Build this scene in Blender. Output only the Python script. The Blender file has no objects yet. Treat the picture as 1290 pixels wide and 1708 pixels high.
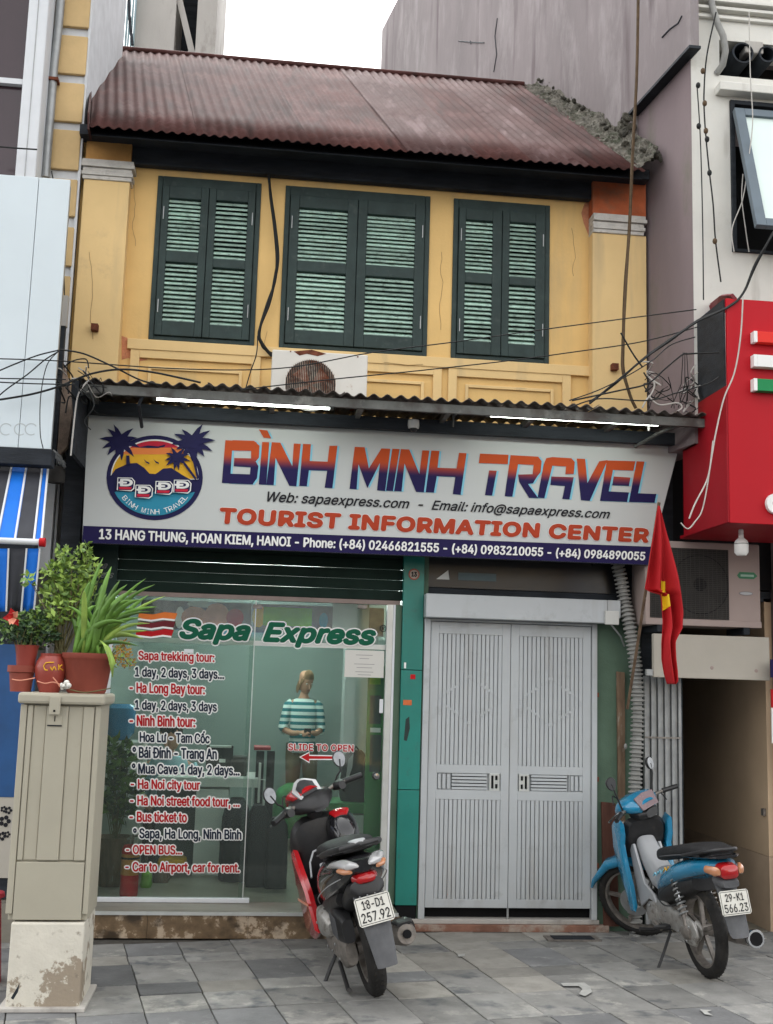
import bpy, bmesh, math, random
from mathutils import Vector, Matrix, noise as mnoise
R_ = math.radians
random.seed(7)
S = bpy.context.scene
COL = S.collection

# ------------------------------------------------------------------ camera
FOC, PITCH, YAW, ROLL = 1900.0, R_(8.56), R_(6.4), R_(1.66)
CAM = Vector((-.8, -7.5, 1.55))
FW = Vector((math.sin(YAW)*math.cos(PITCH), math.cos(YAW)*math.cos(PITCH), math.sin(PITCH)))
R0 = Vector((math.cos(YAW), -math.sin(YAW), 0)); U0 = R0.cross(FW)
RT = math.cos(ROLL)*R0 + math.sin(ROLL)*U0
UP = math.cos(ROLL)*U0 - math.sin(ROLL)*R0
cd = bpy.data.cameras.new('camera'); cam = bpy.data.objects.new('camera', cd); COL.objects.link(cam)
m = Matrix((RT, UP, -FW)).transposed().to_4x4(); m.translation = CAM
cam.matrix_world = m
cd.sensor_fit = 'HORIZONTAL'; cd.sensor_width = 36; cd.lens = 36*FOC/1290
cd.clip_start = .05; cd.clip_end = 500
S.camera = cam

# ------------------------------------------------------------------ world, sun, exposure
w = bpy.data.worlds.new('World'); S.world = w; w.use_nodes = True
nt = w.node_tree; nt.nodes.clear()
wo = nt.nodes.new('ShaderNodeOutputWorld'); bg = nt.nodes.new('ShaderNodeBackground')
sk = nt.nodes.new('ShaderNodeTexSky'); sk.sky_type = 'NISHITA'; sk.sun_disc = False
SUN_EL, SUN_AZ = 62, 350
sk.sun_elevation = R_(SUN_EL); sk.sun_rotation = R_(SUN_AZ); sk.air_density = 1.0; sk.dust_density = 3.0
hs = nt.nodes.new('ShaderNodeHueSaturation'); hs.inputs['Saturation'].default_value = .04
nt.links.new(sk.outputs[0], hs.inputs['Color'])
nt.links.new(hs.outputs[0], bg.inputs[0]); bg.inputs[1].default_value = .15
nt.links.new(bg.outputs[0], wo.inputs[0])
sd = bpy.data.lights.new('sun', 'SUN'); sun = bpy.data.objects.new('sun', sd); COL.objects.link(sun)
sd.energy = .5; sd.angle = R_(60); sd.color = (1, .97, .92)
a = R_(SUN_AZ)
sdir = Vector((math.sin(a)*math.cos(R_(SUN_EL)), math.cos(a)*math.cos(R_(SUN_EL)), math.sin(R_(SUN_EL))))
sun.rotation_euler = sdir.to_track_quat('Z', 'Y').to_euler(); sun.location = (0, -6, 12)
S.view_settings.view_transform = 'Standard'; S.view_settings.look = 'None'
S.view_settings.gamma = 1; S.view_settings.use_curve_mapping = False
S.view_settings.exposure = 2.1
S.render.engine = 'CYCLES'
S.cycles.max_bounces = 8; S.cycles.transparent_max_bounces = 16

# ------------------------------------------------------------------ measuring helpers: photo pixel to world
def ray(px, py): return FW + RT*((px-645)/FOC) + UP*((854-py)/FOC)
def P(px, py, Y=0.0):
    d = ray(px, py); return CAM + d*((Y-CAM.y)/d.y)
def PX(px, py, X):
    d = ray(px, py); return CAM + d*((X-CAM.x)/d.x)
def PZ(px, py, Z=0.0):
    d = ray(px, py); return CAM + d*((Z-CAM.z)/d.z)
def rect(x0, y0, x1, y1, Y):
    """average world rectangle of a pixel box given by its top-left and bottom-right"""
    a, b = P(x0, y0, Y), P(x1, y1, Y)
    return a.x, b.x, b.z, a.z
def rectq(TL, TR, BR, BL, Y):
    a, b, c, d = [P(q[0], q[1], Y) for q in (TL, TR, BR, BL)]
    return (a.x+d.x)/2, (b.x+c.x)/2, (c.z+d.z)/2, (a.z+b.z)/2

# ------------------------------------------------------------------ materials
MATS = {}
def mat(name, col, rough=.6, metal=0., var=.12, scale=5., bump=.1, bscale=60., stain=None, stretch=(1, 1, 1),
        rnd=0., coat=0., emis=None, spec=.5, detail=6, alpha=None, stain2=None):
    if name in MATS: return MATS[name]
    m = bpy.data.materials.new(name); m.use_nodes = True; MATS[name] = m
    t = m.node_tree; N = t.nodes; L = t.links; b = N['Principled BSDF']
    b.inputs['Roughness'].default_value = rough; b.inputs['Metallic'].default_value = metal
    if spec == .5 and (name.endswith('print') or 'outline' in name or name.startswith('logo_')): spec = .12
    elif spec == .5 and rough >= .5 and metal < .2: spec = .22
    b.inputs['Specular IOR Level'].default_value = spec
    if coat: b.inputs['Coat Weight'].default_value = coat; b.inputs['Coat Roughness'].default_value = .08
    if emis:
        b.inputs['Emission Color'].default_value = (*emis[0], 1); b.inputs['Emission Strength'].default_value = emis[1]
    if alpha is not None: b.inputs['Alpha'].default_value = alpha
    tc = N.new('ShaderNodeTexCoord'); mp = N.new('ShaderNodeMapping')
    L.new(tc.outputs['Object'], mp.inputs[0]); mp.inputs['Scale'].default_value = stretch
    vec = mp.outputs[0]
    if rnd:
        oi = N.new('ShaderNodeObjectInfo'); ad = N.new('ShaderNodeVectorMath'); ad.operation = 'ADD'
        ml = N.new('ShaderNodeMath'); ml.operation = 'MULTIPLY'; ml.inputs[1].default_value = 37
        L.new(oi.outputs['Random'], ml.inputs[0]); L.new(vec, ad.inputs[0]); L.new(ml.outputs[0], ad.inputs[1]); vec = ad.outputs[0]
    def nz(sc, det=detail, ro=.6):
        n = N.new('ShaderNodeTexNoise'); n.inputs['Scale'].default_value = sc; n.inputs['Detail'].default_value = det
        n.inputs['Roughness'].default_value = ro; L.new(vec, n.inputs['Vector']); return n.outputs['Fac']
    def ramp(f, p0, p1):
        r = N.new('ShaderNodeMapRange'); r.inputs['From Min'].default_value = p0; r.inputs['From Max'].default_value = p1
        L.new(f, r.inputs['Value']); return r.outputs[0]
    def mix(f, A, B):
        x = N.new('ShaderNodeMix'); x.data_type = 'RGBA'
        L.new(f, x.inputs[0])
        for s, v in ((x.inputs[6], A), (x.inputs[7], B)):
            if isinstance(v, tuple): s.default_value = (*v, 1)
            else: L.new(v, s)
        return x.outputs[2]
    lo = tuple(max(0, c*(1-var)) for c in col); hi = tuple(min(1, c*(1+var)) for c in col)
    c = mix(ramp(nz(scale), .3, .7), lo, hi)
    if stain: # (colour, scale, from, to)
        c = mix(ramp(nz(stain[1], 8, .7), stain[2], stain[3]), c, stain[0])
    if stain2:
        n2 = N.new('ShaderNodeTexNoise'); n2.inputs['Scale'].default_value = stain2[1]; n2.inputs['Detail'].default_value = 8
        mp2 = N.new('ShaderNodeMapping'); L.new(tc.outputs['Object'], mp2.inputs[0]); mp2.inputs['Scale'].default_value = stain2[4]
        mp2.inputs['Location'].default_value = (3.1, 1.7, 5.5)
        L.new(mp2.outputs[0], n2.inputs['Vector'])
        c = mix(ramp(n2.outputs['Fac'], stain2[2], stain2[3]), c, stain2[0])
    if rnd:
        h = N.new('ShaderNodeHueSaturation'); r = N.new('ShaderNodeMapRange')
        r.inputs['To Min'].default_value = 1-rnd; r.inputs['To Max'].default_value = 1+rnd
        L.new(oi.outputs['Random'], r.inputs['Value']); L.new(r.outputs[0], h.inputs['Value']); L.new(c, h.inputs['Color']); c = h.outputs[0]
    L.new(c, b.inputs['Base Color'])
    rr = N.new('ShaderNodeMapRange'); rr.inputs['To Min'].default_value = max(0, rough-.08); rr.inputs['To Max'].default_value = min(1, rough+.1)
    L.new(nz(scale*2.3), rr.inputs['Value']); L.new(rr.outputs[0], b.inputs['Roughness'])
    if bump:
        bp = N.new('ShaderNodeBump'); bp.inputs['Strength'].default_value = bump; bp.inputs['Distance'].default_value = .01
        L.new(nz(bscale, 5), bp.inputs['Height']); L.new(bp.outputs[0], b.inputs['Normal'])
    return m
def glass(name, tint, refl=1.0, ior=1.5, haze=None):
    m = bpy.data.materials.new(name); m.use_nodes = True; MATS[name] = m
    N = m.node_tree.nodes; L = m.node_tree.links; N.clear()
    o = N.new('ShaderNodeOutputMaterial'); tr = N.new('ShaderNodeBsdfTransparent'); tr.inputs[0].default_value = (*tint, 1)
    gl = N.new('ShaderNodeBsdfGlossy'); gl.inputs['Roughness'].default_value = .03
    fr = N.new('ShaderNodeFresnel'); fr.inputs[0].default_value = ior
    mx = N.new('ShaderNodeMixShader'); L.new(fr.outputs[0], mx.inputs[0]); L.new(tr.outputs[0], mx.inputs[1]); L.new(gl.outputs[0], mx.inputs[2])
    last = mx
    if haze:
        df = N.new('ShaderNodeBsdfDiffuse'); df.inputs[0].default_value = (*haze[0], 1)
        m2 = N.new('ShaderNodeMixShader'); m2.inputs[0].default_value = haze[1]
        L.new(mx.outputs[0], m2.inputs[1]); L.new(df.outputs[0], m2.inputs[2]); last = m2
    L.new(last.outputs[0], o.inputs[0]); return m

m_yellow = mat('yellow_plaster', (.69, .46, .185), .85, var=.07, scale=3, bump=.15, bscale=50, stain=((.52, .36, .17), 1.3, .55, .75), stain2=((.46, .34, .18), 5, .56, .82, (1, 1, .14)))
m_yellowp = mat('yellow_plaster_pale', (.71, .51, .245), .85, var=.06, scale=2.5, bump=.12, bscale=50, stain=((.5, .36, .2), 2, .6, .8), stain2=((.44, .34, .2), 6, .58, .84, (1, 1, .12)))
m_peel = mat('peeled_plaster', (.52, .22, .12), .9, var=.25, scale=12, bump=.5)
m_redor = mat('red_orange_paint', (.42, .11, .045), .85, var=.25, scale=6, bump=.2, stain=((.25, .12, .07), 5, .5, .7))
m_tan = mat('tan_paint', (.45, .24, .08), .85, var=.2, scale=5, bump=.2)
m_capw = mat('grey_white_moulding', (.52, .50, .46), .8, var=.15, scale=14, bump=.2, stain=((.28, .26, .23), 12, .55, .7))
m_dgreen = mat('dark_green_paint', (.028, .045, .042), .55, var=.2, scale=9, bump=.1, stain=((.06, .075, .07), 14, .58, .75))
m_slat = mat('mint_slat_paint', (.40, .56, .48), .6, var=.25, scale=14, bump=.15, rnd=.22, stain=((.10, .13, .11), 20, .52, .7))
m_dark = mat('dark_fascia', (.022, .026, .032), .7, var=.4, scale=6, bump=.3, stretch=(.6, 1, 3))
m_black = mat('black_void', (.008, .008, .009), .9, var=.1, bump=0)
m_roof = mat('rusty_red_sheet', (.058, .022, .019), .8, 0, var=.35, scale=2.2, bump=.25, bscale=60, rnd=.2, spec=.15, stain=((.105, .055, .052), 3.2, .5, .74), stain2=((.035, .018, .016), 7, .5, .72, (1.5, .35, .35)))
m_roof2 = mat('faded_pink_sheet', (.090, .050, .047), .8, 0, var=.3, scale=2.5, bump=.25, bscale=60, rnd=.18, spec=.15, stain=((.05, .02, .018), 5, .5, .66), stain2=((.17, .115, .115), 6, .55, .75, (1.5, .4, .4)))
m_purple = mat('purple_grey_render', (.215, .188, .19), .9, var=.16, scale=1.6, bump=.35, bscale=18, stretch=(1, 1, .35), stain=((.36, .33, .33), 2.2, .5, .78), stain2=((.11, .085, .09), 3.5, .55, .74, (1, 1.5, .18)))
m_purple2 = mat('purple_grey_render_low', (.22, .175, .18), .9, var=.1, scale=1.2, bump=.2, bscale=25, stretch=(1, 1, .4), stain=((.16, .15, .12), 3, .55, .75))
m_rubble = mat('mossy_mortar', (.13, .12, .10), .95, var=.55, scale=14, bump=1, bscale=60, rnd=.3, stain=((.05, .055, .035), 9, .48, .62))
m_whitew = mat('white_painted_wall', (.66, .65, .60), .85, var=.06, scale=3, bump=.12, stain=((.45, .43, .37), 2.5, .56, .8), stain2=((.30, .28, .24), 5, .62, .8, (1, 1, .15)))
m_brickred = mat('broken_brick', (.28, .10, .06), .95, var=.4, scale=20, bump=.8)
m_cream = mat('cream_stone_block', (.56, .40, .20), .85, var=.08, scale=6, bump=.15, rnd=.06)
m_joint = mat('pale_grey_joint', (.56, .58, .60), .85, var=.1, scale=8, bump=.15)
m_conc = mat('stained_concrete', (.42, .40, .37), .9, var=.15, scale=1.5, bump=.3, stain=((.20, .18, .16), 2.5, .52, .72), stretch=(1, 1, .35))
m_paleblue = mat('pale_sheet_steel', (.56, .63, .66), .35, var=.04, scale=1.5, bump=.02)
m_galv = mat('galvanised_steel', (.30, .31, .31), .45, .5, var=.2, scale=9, bump=.05)
m_alu = mat('aluminium_frame', (.55, .57, .55), .35, .4, var=.1, scale=9, bump=.03)
m_silver = mat('cast_aluminium', (.38, .37, .35), .42, .6, var=.25, scale=20, bump=.1, stain=((.12, .10, .08), 18, .52, .7))
m_teal = mat('teal_tile', (.012, .19, .155), .35, var=.14, scale=3, bump=.03, rnd=.12, stain=((.03, .13, .11), 9, .6, .75))
m_gwall = mat('grey_green_wall', (.085, .135, .095), .8, var=.18, scale=3, bump=.2, stain=((.16, .19, .14), 4, .6, .8))
m_shut = mat('dark_green_shutter', (.010, .022, .017), .85, var=.25, scale=6, bump=.05)
m_gate = mat('grey_white_gate_paint', (.42, .445, .455), .45, var=.06, scale=3, bump=.03, stain=((.29, .30, .30), 7, .56, .8), stain2=((.30, .29, .27), 7, .57, .85, (1, 1, .12)))
m_tile = None
m_marble = mat('brown_marble', (.17, .115, .065), .35, var=.5, scale=9, bump=.05, stain=((.46, .37, .27), 9, .52, .57), stain2=((.05, .035, .022), 6, .54, .66, (1, 1, 1.6)))
m_plat = mat('platform_stone', (.20, .185, .15), .4, var=.25, scale=10, bump=.05, stretch=(.3, 1, 1))
m_sill = mat('terracotta_step', (.20, .10, .07), .8, var=.3, scale=8, bump=.3, stain=((.35, .30, .25), 5, .5, .65))
m_purplebl = mat('navy_print', (.014, .010, .06), .45, var=.04, bump=0)
m_signw = mat('pearl_sign_face', (.47, .49, .48), .42, var=.02, scale=1, bump=0)
m_white = mat('white_print', (.78, .78, .76), .5, var=.03, bump=0)
m_pinkw = mat('white_outline_print', (.70, .68, .66), .5, var=.03, bump=0)
m_redp = mat('red_print', (.42, .012, .016), .5, var=.06, bump=0)
m_oran = mat('brick_orange_print', (.40, .05, .02), .5, var=.05, bump=0)
m_blackp = mat('black_print', (.02, .02, .024), .5, var=.05, bump=0)
m_navyp = mat('blue_black_print', (.02, .03, .05), .5, var=.05, bump=0)
m_greenp = mat('deep_green_print', (.008, .10, .055), .5, var=.06, bump=0)
m_cyanp = mat('sky_blue_print', (.22, .52, .66), .5, var=.04, bump=0)
m_redbox = mat('red_sign_face', (.42, .002, .010), .5, var=.07, scale=1.2, bump=.02)
m_redside = mat('red_sign_side', (.28, .003, .010), .55, var=.12, scale=2, bump=.05)
m_dkred = mat('dark_red_sheet', (.16, .018, .025), .5, var=.3, scale=4, bump=.1)
m_rust = mat('rust', (.14, .045, .025), .9, var=.5, scale=25, bump=.4)
m_acw = mat('ac_white', (.60, .58, .53), .55, var=.06, scale=3, bump=.03, stain=((.32, .16, .09), 7, .64, .74))
m_acb = mat('ac_beige', (.34, .27, .245), .55, var=.06, scale=3, bump=.03)
m_beige = mat('beige_board', (.42, .39, .335), .7, var=.08, scale=2, bump=.05, stain=((.30, .28, .24), 4, .6, .8))
m_tandoor = mat('tan_plywood', (.52, .385, .255), .75, var=.12, scale=1.5, bump=.08)
m_wood = mat('red_brown_wood', (.085, .036, .025), .75, var=.3, scale=5, bump=.2, stretch=(3, 3, .4))
m_woodp = mat('peeling_wood', (.15, .10, .065), .85, var=.4, scale=8, bump=.4, stretch=(3, 3, .5), stain=((.35, .33, .28), 12, .6, .7))
m_hose = mat('grey_plastic_hose', (.27, .27, .255), .5, var=.15, scale=10, bump=.05)
m_cab = mat('cabinet_paint', (.385, .36, .285), .55, var=.05, scale=3, bump=.04, stain=((.30, .27, .21), 4, .62, .8))
m_plinth = mat('peeling_white_plinth', (.60, .57, .49), .85, var=.08, scale=6, bump=.35, bscale=35, stain=((.30, .25, .19), 2.6, .53, .555), stain2=((.2, .17, .13), 16, .62, .72, (1, 1, 1)))
m_pot = mat('terracotta_pot', (.25, .062, .042), .6, var=.12, scale=7, bump=.08)
m_pot2 = mat('red_clay_vase', (.28, .05, .035), .35, var=.1, scale=7, bump=.03)
m_soil = mat('soil', (.05, .035, .025), .95, var=.4, scale=30, bump=1)
m_leaf = mat('strap_leaf', (.11, .23, .035), .45, var=.3, scale=6, bump=.05, rnd=.35, spec=.4)
m_leafd = mat('dark_leaf', (.025, .06, .02), .5, var=.4, scale=9, bump=.05, spec=.4)
m_leafl = mat('yellow_green_leaf', (.25, .37, .07), .5, var=.35, scale=8, bump=.05, spec=.4)
m_leafm = mat('shrub_leaf', (.11, .19, .045), .5, var=.45, scale=9, bump=.05, spec=.4)
m_dry = mat('orange_dry_flower', (.38, .19, .03), .7, var=.4, scale=20, bump=.1)
m_stem = mat('plant_stem', (.12, .11, .05), .8, var=.3, scale=20, bump=.2)
m_flower = mat('red_flower', (.45, .02, .02), .6, var=.3, scale=20)
m_blueaw = mat('blue_awning_cloth', (.012, .15, .60), .6, var=.12, scale=3, bump=.15, bscale=12)
m_greyaw = mat('charcoal_awning_cloth', (.045, .047, .055), .7, var=.2, scale=3, bump=.15, bscale=12)
m_whiteaw = mat('white_awning_line', (.6, .62, .64), .7, var=.1, bump=.05)
m_bluew = mat('blue_painted_panel', (.012, .075, .22), .45, var=.25, scale=3, bump=.05, stain=((.2, .3, .4), 3, .66, .72))
m_rub = mat('tyre_rubber', (.022, .021, .020), .85, var=.3, scale=14, bump=.3, bscale=90, stain=((.07, .06, .045), 9, .55, .75))
m_blkp = mat('black_plastic', (.014, .014, .015), .42, var=.3, scale=14, bump=.08, stain=((.05, .045, .04), 9, .58, .8))
m_gloss = mat('gloss_black_paint', (.010, .010, .012), .15, var=.2, scale=6, bump=0, coat=.6)
m_redpaint = mat('red_bike_paint', (.42, .008, .012), .22, var=.1, scale=5, bump=0, coat=.8)
m_bluepaint = mat('blue_bike_paint', (.012, .20, .36), .25, var=.12, scale=5, bump=0, coat=.8)
m_greyp = mat('dusty_grey_plastic', (.095, .097, .102), .6, var=.2, scale=10, bump=.08)
m_seat = mat('seat_vinyl', (.018, .018, .019), .6, var=.2, scale=15, bump=.2, bscale=200)
m_chrome = mat('chrome', (.42, .43, .44), .18, 1, var=.1, bump=0)
m_mirror = mat('mirror_glass_grey', (.15, .155, .16), .08, 1, var=.25, scale=30, bump=0)
m_steel = mat('dirty_steel', (.22, .20, .18), .5, .6, var=.35, scale=20, bump=.15)
m_plate = mat('plate_white', (.62, .61, .55), .45, var=.05, scale=10, bump=.02)
m_lensr = mat('red_lens', (.35, .008, .01), .15, var=.1, bump=0, coat=.6)
m_lenso = mat('amber_lens', (.45, .20, .10), .2, var=.15, bump=0, coat=.6)
m_lensc = mat('clear_lens', (.50, .50, .50), .15, .2, var=.15, bump=0, coat=.6)
m_innerg = mat('silver_grey_plastic', (.36, .37, .38), .4, .1, var=.08, bump=.02)
m_tube = mat('tube_light', (.9, .9, .9), .4, emis=((.92, 1, .93), 4.5), bump=0)
m_itube = mat('room_tube_light', (.9, .9, .9), .4, emis=((.9, 1, .95), 30), bump=0)
m_bulb = mat('bulb_white', (.78, .78, .75), .35, var=.02, bump=0)
m_roomw = mat('room_wall', (.24, .30, .285), .8, var=.05, scale=2, bump=.02)
m_roomd = mat('room_wall_dark', (.07, .09, .085), .8, var=.1, scale=2, bump=.02)
m_roomc = mat('room_ceiling', (.6, .62, .6), .8, var=.04, bump=.02)
m_roomf = mat('room_floor_tile', (.26, .24, .20), .3, var=.12, scale=3, bump=.02)
m_desk = mat('white_desk', (.52, .55, .52), .4, var=.04, bump=.01)
m_grncnt = mat('green_counter', (.03, .20, .05), .4, var=.12, bump=.02)
m_lime = mat('lime_print', (.17, .42, .03), .5, var=.2, scale=5, bump=0)
m_bag = mat('black_bag_cloth', (.013, .014, .016), .7, var=.3, scale=12, bump=.3)
m_skin = mat('skin', (.50, .27, .18), .55, var=.06, scale=10, bump=.02)
m_hair = mat('light_brown_hair', (.24, .145, .075), .6, var=.35, scale=30, bump=.4, stretch=(3, 3, .5))
m_hairb = mat('black_hair', (.012, .010, .010), .5, var=.3, scale=30, bump=.3)
m_pants = mat('olive_trousers', (.13, .10, .06), .85, var=.15, scale=9, bump=.15)
m_shirtb = mat('pale_blue_shirt', (.22, .38, .43), .8, var=.1, scale=9, bump=.1)
m_paper = mat('paper_notice', (.58, .57, .53), .7, var=.02, bump=0)
m_cable = mat('black_cable', (.012, .013, .013), .6, var=.3, scale=20, bump=.1)
m_cablew = mat('white_cable', (.45, .43, .40), .6, var=.15, scale=20, bump=.05)
m_cableb = mat('brown_cable', (.085, .055, .03), .7, var=.3, scale=20, bump=.1)
m_flag = mat('red_flag_cloth', (.38, .012, .016), .75, var=.12, scale=6, bump=.1, bscale=200)
m_star = mat('yellow_star_cloth', (.72, .50, .02), .7, var=.05, bump=.05)
m_window = mat('dark_maroon_window', (.035, .018, .024), .15, var=.1, scale=2, bump=0)
m_whitef = mat('white_window_frame', (.62, .64, .66), .5, var=.05, bump=.03)
m_translu = mat('blue_grey_ribbed_sheet', (.25, .34, .36), .5, var=.15, scale=4, bump=.05)
m_skypane = mat('sky_reflection_pane', (.62, .72, .68), .12, var=.03, scale=2, bump=0)  # clear glass painted pale: the sky's reflection is put into the colour
m_road = mat('asphalt', (.05, .05, .052), .9, var=.2, scale=20, bump=.5)
m_kerb = mat('kerb_stone', (.22, .215, .205), .85, var=.15, scale=8, bump=.3)
m_mortar = mat('dark_joint_mortar', (.075, .07, .062), .95, var=.3, scale=10, bump=.5)
m_can = mat('canopy_sheet', (.10, .085, .075), .75, .2, var=.4, scale=5, bump=.3, stain=((.045, .03, .025), 8, .5, .7))
m_canu = mat('canopy_frame_grey', (.095, .098, .09), .6, .2, var=.45, scale=5, bump=.15, stain=((.22, .22, .20), 4, .55, .68), stain2=((.05, .04, .035), 8, .5, .7, (1, 1, 1)))
m_navy2 = mat('logo_navy', (.014, .013, .065), .5, var=.04, bump=0)
m_lred = mat('logo_red', (.50, .02, .045), .5, var=.04, bump=0)
m_lor = mat('logo_orange', (.75, .22, .06), .5, var=.04, bump=0)
m_lyel = mat('logo_yellow', (.72, .40, .03), .5, var=.04, bump=0)
m_lteal = mat('logo_teal', (.03, .24, .36), .5, var=.04, bump=0)
m_peach = mat('poster_peach', (.62, .26, .17), .5, var=.2, scale=10, bump=0)
m_glass = glass('shop_glass', (.90, .96, .93), ior=1.45, haze=((.35, .42, .38), .045))
m_fan = mat('fan_grille_dark', (.03, .028, .026), .7, var=.3, scale=8, bump=.1)
m_skirt = mat('red_chair_plastic', (.30, .02, .03), .5, var=.1, bump=.02)
m_monitor = mat('monitor_black', (.012, .013, .015), .3, var=.1, bump=0)
m_jug = mat('blue_water_bottle', (.05, .22, .42), .2, var=.2, scale=5, bump=0)

def gradient_mat(name, lo, hi, z0, z1):
    m = bpy.data.materials.new(name); m.use_nodes = True
    N = m.node_tree.nodes; L = m.node_tree.links; b = N['Principled BSDF']; b.inputs['Roughness'].default_value = .45; b.inputs['Specular IOR Level'].default_value = .1
    tc = N.new('ShaderNodeTexCoord'); sp = N.new('ShaderNodeSeparateXYZ'); mr = N.new('ShaderNodeMapRange')
    mx = N.new('ShaderNodeMix'); mx.data_type = 'RGBA'
    L.new(tc.outputs['Generated'], sp.inputs[0]); L.new(sp.outputs['Z'], mr.inputs['Value'])
    mr.inputs['From Min'].default_value = z0; mr.inputs['From Max'].default_value = z1; mr.interpolation_type = 'SMOOTHSTEP'
    L.new(mr.outputs[0], mx.inputs[0]); mx.inputs[6].default_value = (*lo, 1); mx.inputs[7].default_value = (*hi, 1)
    L.new(mx.outputs[2], b.inputs['Base Color']); return m

# ------------------------------------------------------------------ object helpers
def tag(o, label=None, cat=None, group=None, kind=None):
    if label: o['label'] = label
    if cat: o['category'] = cat
    if group: o['group'] = group
    if kind: o['kind'] = kind
    return o
def thing(name, label, cat, loc=(0, 0, 0), group=None, rot=None):
    o = bpy.data.objects.new(name, None); COL.objects.link(o); o.location = loc; o.empty_display_size = .1
    if rot is not None: o.rotation_euler = rot
    return tag(o, label, cat, group)
def wloc(par):
    v = Vector((0, 0, 0)); q = par
    while q is not None: v += q.location; q = q.parent
    return v
class MB:
    """collects faces in WORLD coordinates (or local ones with local=True at build)"""
    def __init__(s): s.v = []; s.f = []
    def add(s, vs, fs):
        n = len(s.v); s.v += [Vector(p) for p in vs]; s.f += [tuple(i+n for i in f) for f in fs]; return s
    def box(s, x0, x1, y0, y1, z0, z1):
        if x0 > x1: x0, x1 = x1, x0
        if y0 > y1: y0, y1 = y1, y0
        if z0 > z1: z0, z1 = z1, z0
        return s.add([(x0,y0,z0),(x1,y0,z0),(x1,y1,z0),(x0,y1,z0),(x0,y0,z1),(x1,y0,z1),(x1,y1,z1),(x0,y1,z1)],
                     [(0,1,5,4),(1,2,6,5),(2,3,7,6),(3,0,4,7),(4,5,6,7),(3,2,1,0)])
    def quad(s, *p): return s.add(p, [tuple(range(len(p)))])
    def prism(s, pts, d):
        pts = [Vector(p) for p in pts]; d = Vector(d); n = len(pts)
        nrm = (pts[1]-pts[0]).cross(pts[2]-pts[0])
        return s.add(pts+[p+d for p in pts], [tuple(range(n)), tuple(range(2*n-1, n-1, -1))]+[(i, i+n, (i+1) % n+n, (i+1) % n) for i in range(n)])
    def tube(s, pts, r, seg=8, cap=True):
        pts = [Vector(p) for p in pts]; n = len(pts); rs = r if isinstance(r, (list, tuple)) else [r]*n
        vs = []; prev = None
        for i, p in enumerate(pts):
            t = (pts[min(i+1, n-1)]-pts[max(i-1, 0)]).normalized()
            u = prev - t*prev.dot(t) if prev is not None else t.orthogonal()
            if u.length < 1e-6: u = t.orthogonal()
            u.normalize(); prev = u; v = t.cross(u)
            vs += [p+(u*math.cos(2*math.pi*k/seg)+v*math.sin(2*math.pi*k/seg))*rs[i] for k in range(seg)]
        fs = [(i*seg+k, i*seg+(k+1) % seg, (i+1)*seg+(k+1) % seg, (i+1)*seg+k) for i in range(n-1) for k in range(seg)]
        if cap: fs += [tuple(reversed(range(seg))), tuple((n-1)*seg+k for k in range(seg))]
        return s.add(vs, fs)
    def lathe(s, c, prof, seg=24, axis='Z', a0=0, a1=2*math.pi):
        """prof: list of (radius, height along the axis)"""
        c = Vector(c); vs = []; full = abs(a1-a0-2*math.pi) < 1e-4; k_ = seg if full else seg+1
        for r, h in prof:
            for k in range(k_):
                t = a0+(a1-a0)*k/seg; x, y = r*math.cos(t), r*math.sin(t)
                vs.append(c+Vector({'Z': (x, y, h), 'Y': (x, h, y), 'X': (h, x, y)}[axis]))
        fs = []
        for i in range(len(prof)-1):
            for k in range(seg):
                k2 = (k+1) % k_
                fs.append((i*k_+k, i*k_+k2, (i+1)*k_+k2, (i+1)*k_+k))
        return s.add(vs, fs)
    def loft(s, secs, seg=16, closed=True):
        """secs: list of rings (lists of Vector of the same length)"""
        n = len(secs[0]); vs = [p for r in secs for p in r]
        fs = [(i*n+k, i*n+(k+1) % n, (i+1)*n+(k+1) % n, (i+1)*n+k) for i in range(len(secs)-1) for k in range(n)]
        if closed: fs += [tuple(reversed(range(n))), tuple((len(secs)-1)*n+k for k in range(n))]
        return s.add(vs, fs)
    def sphere(s, c, r, seg=16, rings=10, sc=(1, 1, 1)):
        c = Vector(c); vs = []; fs = []
        for i in range(rings+1):
            t = math.pi*i/rings
            for k in range(seg):
                p = 2*math.pi*k/seg
                vs.append(c+Vector((r*sc[0]*math.sin(t)*math.cos(p), r*sc[1]*math.sin(t)*math.sin(p), r*sc[2]*math.cos(t))))
        for i in range(rings):
            for k in range(seg): fs.append((i*seg+k, (i+1)*seg+k, (i+1)*seg+(k+1) % seg, i*seg+(k+1) % seg))
        return s.add(vs, fs)
    def build(s, name, m, parent=None, smooth=False, bevel=0, local=False, solid=0, sub=0, origin=None):
        off = Vector((0, 0, 0))
        if not local:
            off = wloc(parent) if parent is not None else Vector((0, 0, 0))
        if origin is not None: off = off+Vector(origin) if local else Vector(origin)
        me = bpy.data.meshes.new(name); me.from_pydata([tuple(p-off) for p in s.v], [], s.f); me.update()
        bm = bmesh.new(); bm.from_mesh(me); bmesh.ops.recalc_face_normals(bm, faces=bm.faces)
        if smooth:
            for f in bm.faces: f.smooth = True
            for e in bm.edges:
                if len(e.link_faces) == 2 and e.calc_face_angle(0) > .7: e.smooth = False
        bm.to_mesh(me); bm.free()
        for q in (m if isinstance(m, (list, tuple)) else [m]): me.materials.append(q)
        o = bpy.data.objects.new(name, me); COL.objects.link(o)
        if origin is not None: o.location = off-(wloc(parent) if parent is not None and not local else Vector((0, 0, 0)))
        if parent is not None: o.parent = parent
        if solid: q = o.modifiers.new('solid', 'SOLIDIFY'); q.thickness = solid; q.offset = 0
        if sub: q = o.modifiers.new('sub', 'SUBSURF'); q.levels = sub; q.render_levels = sub
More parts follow.
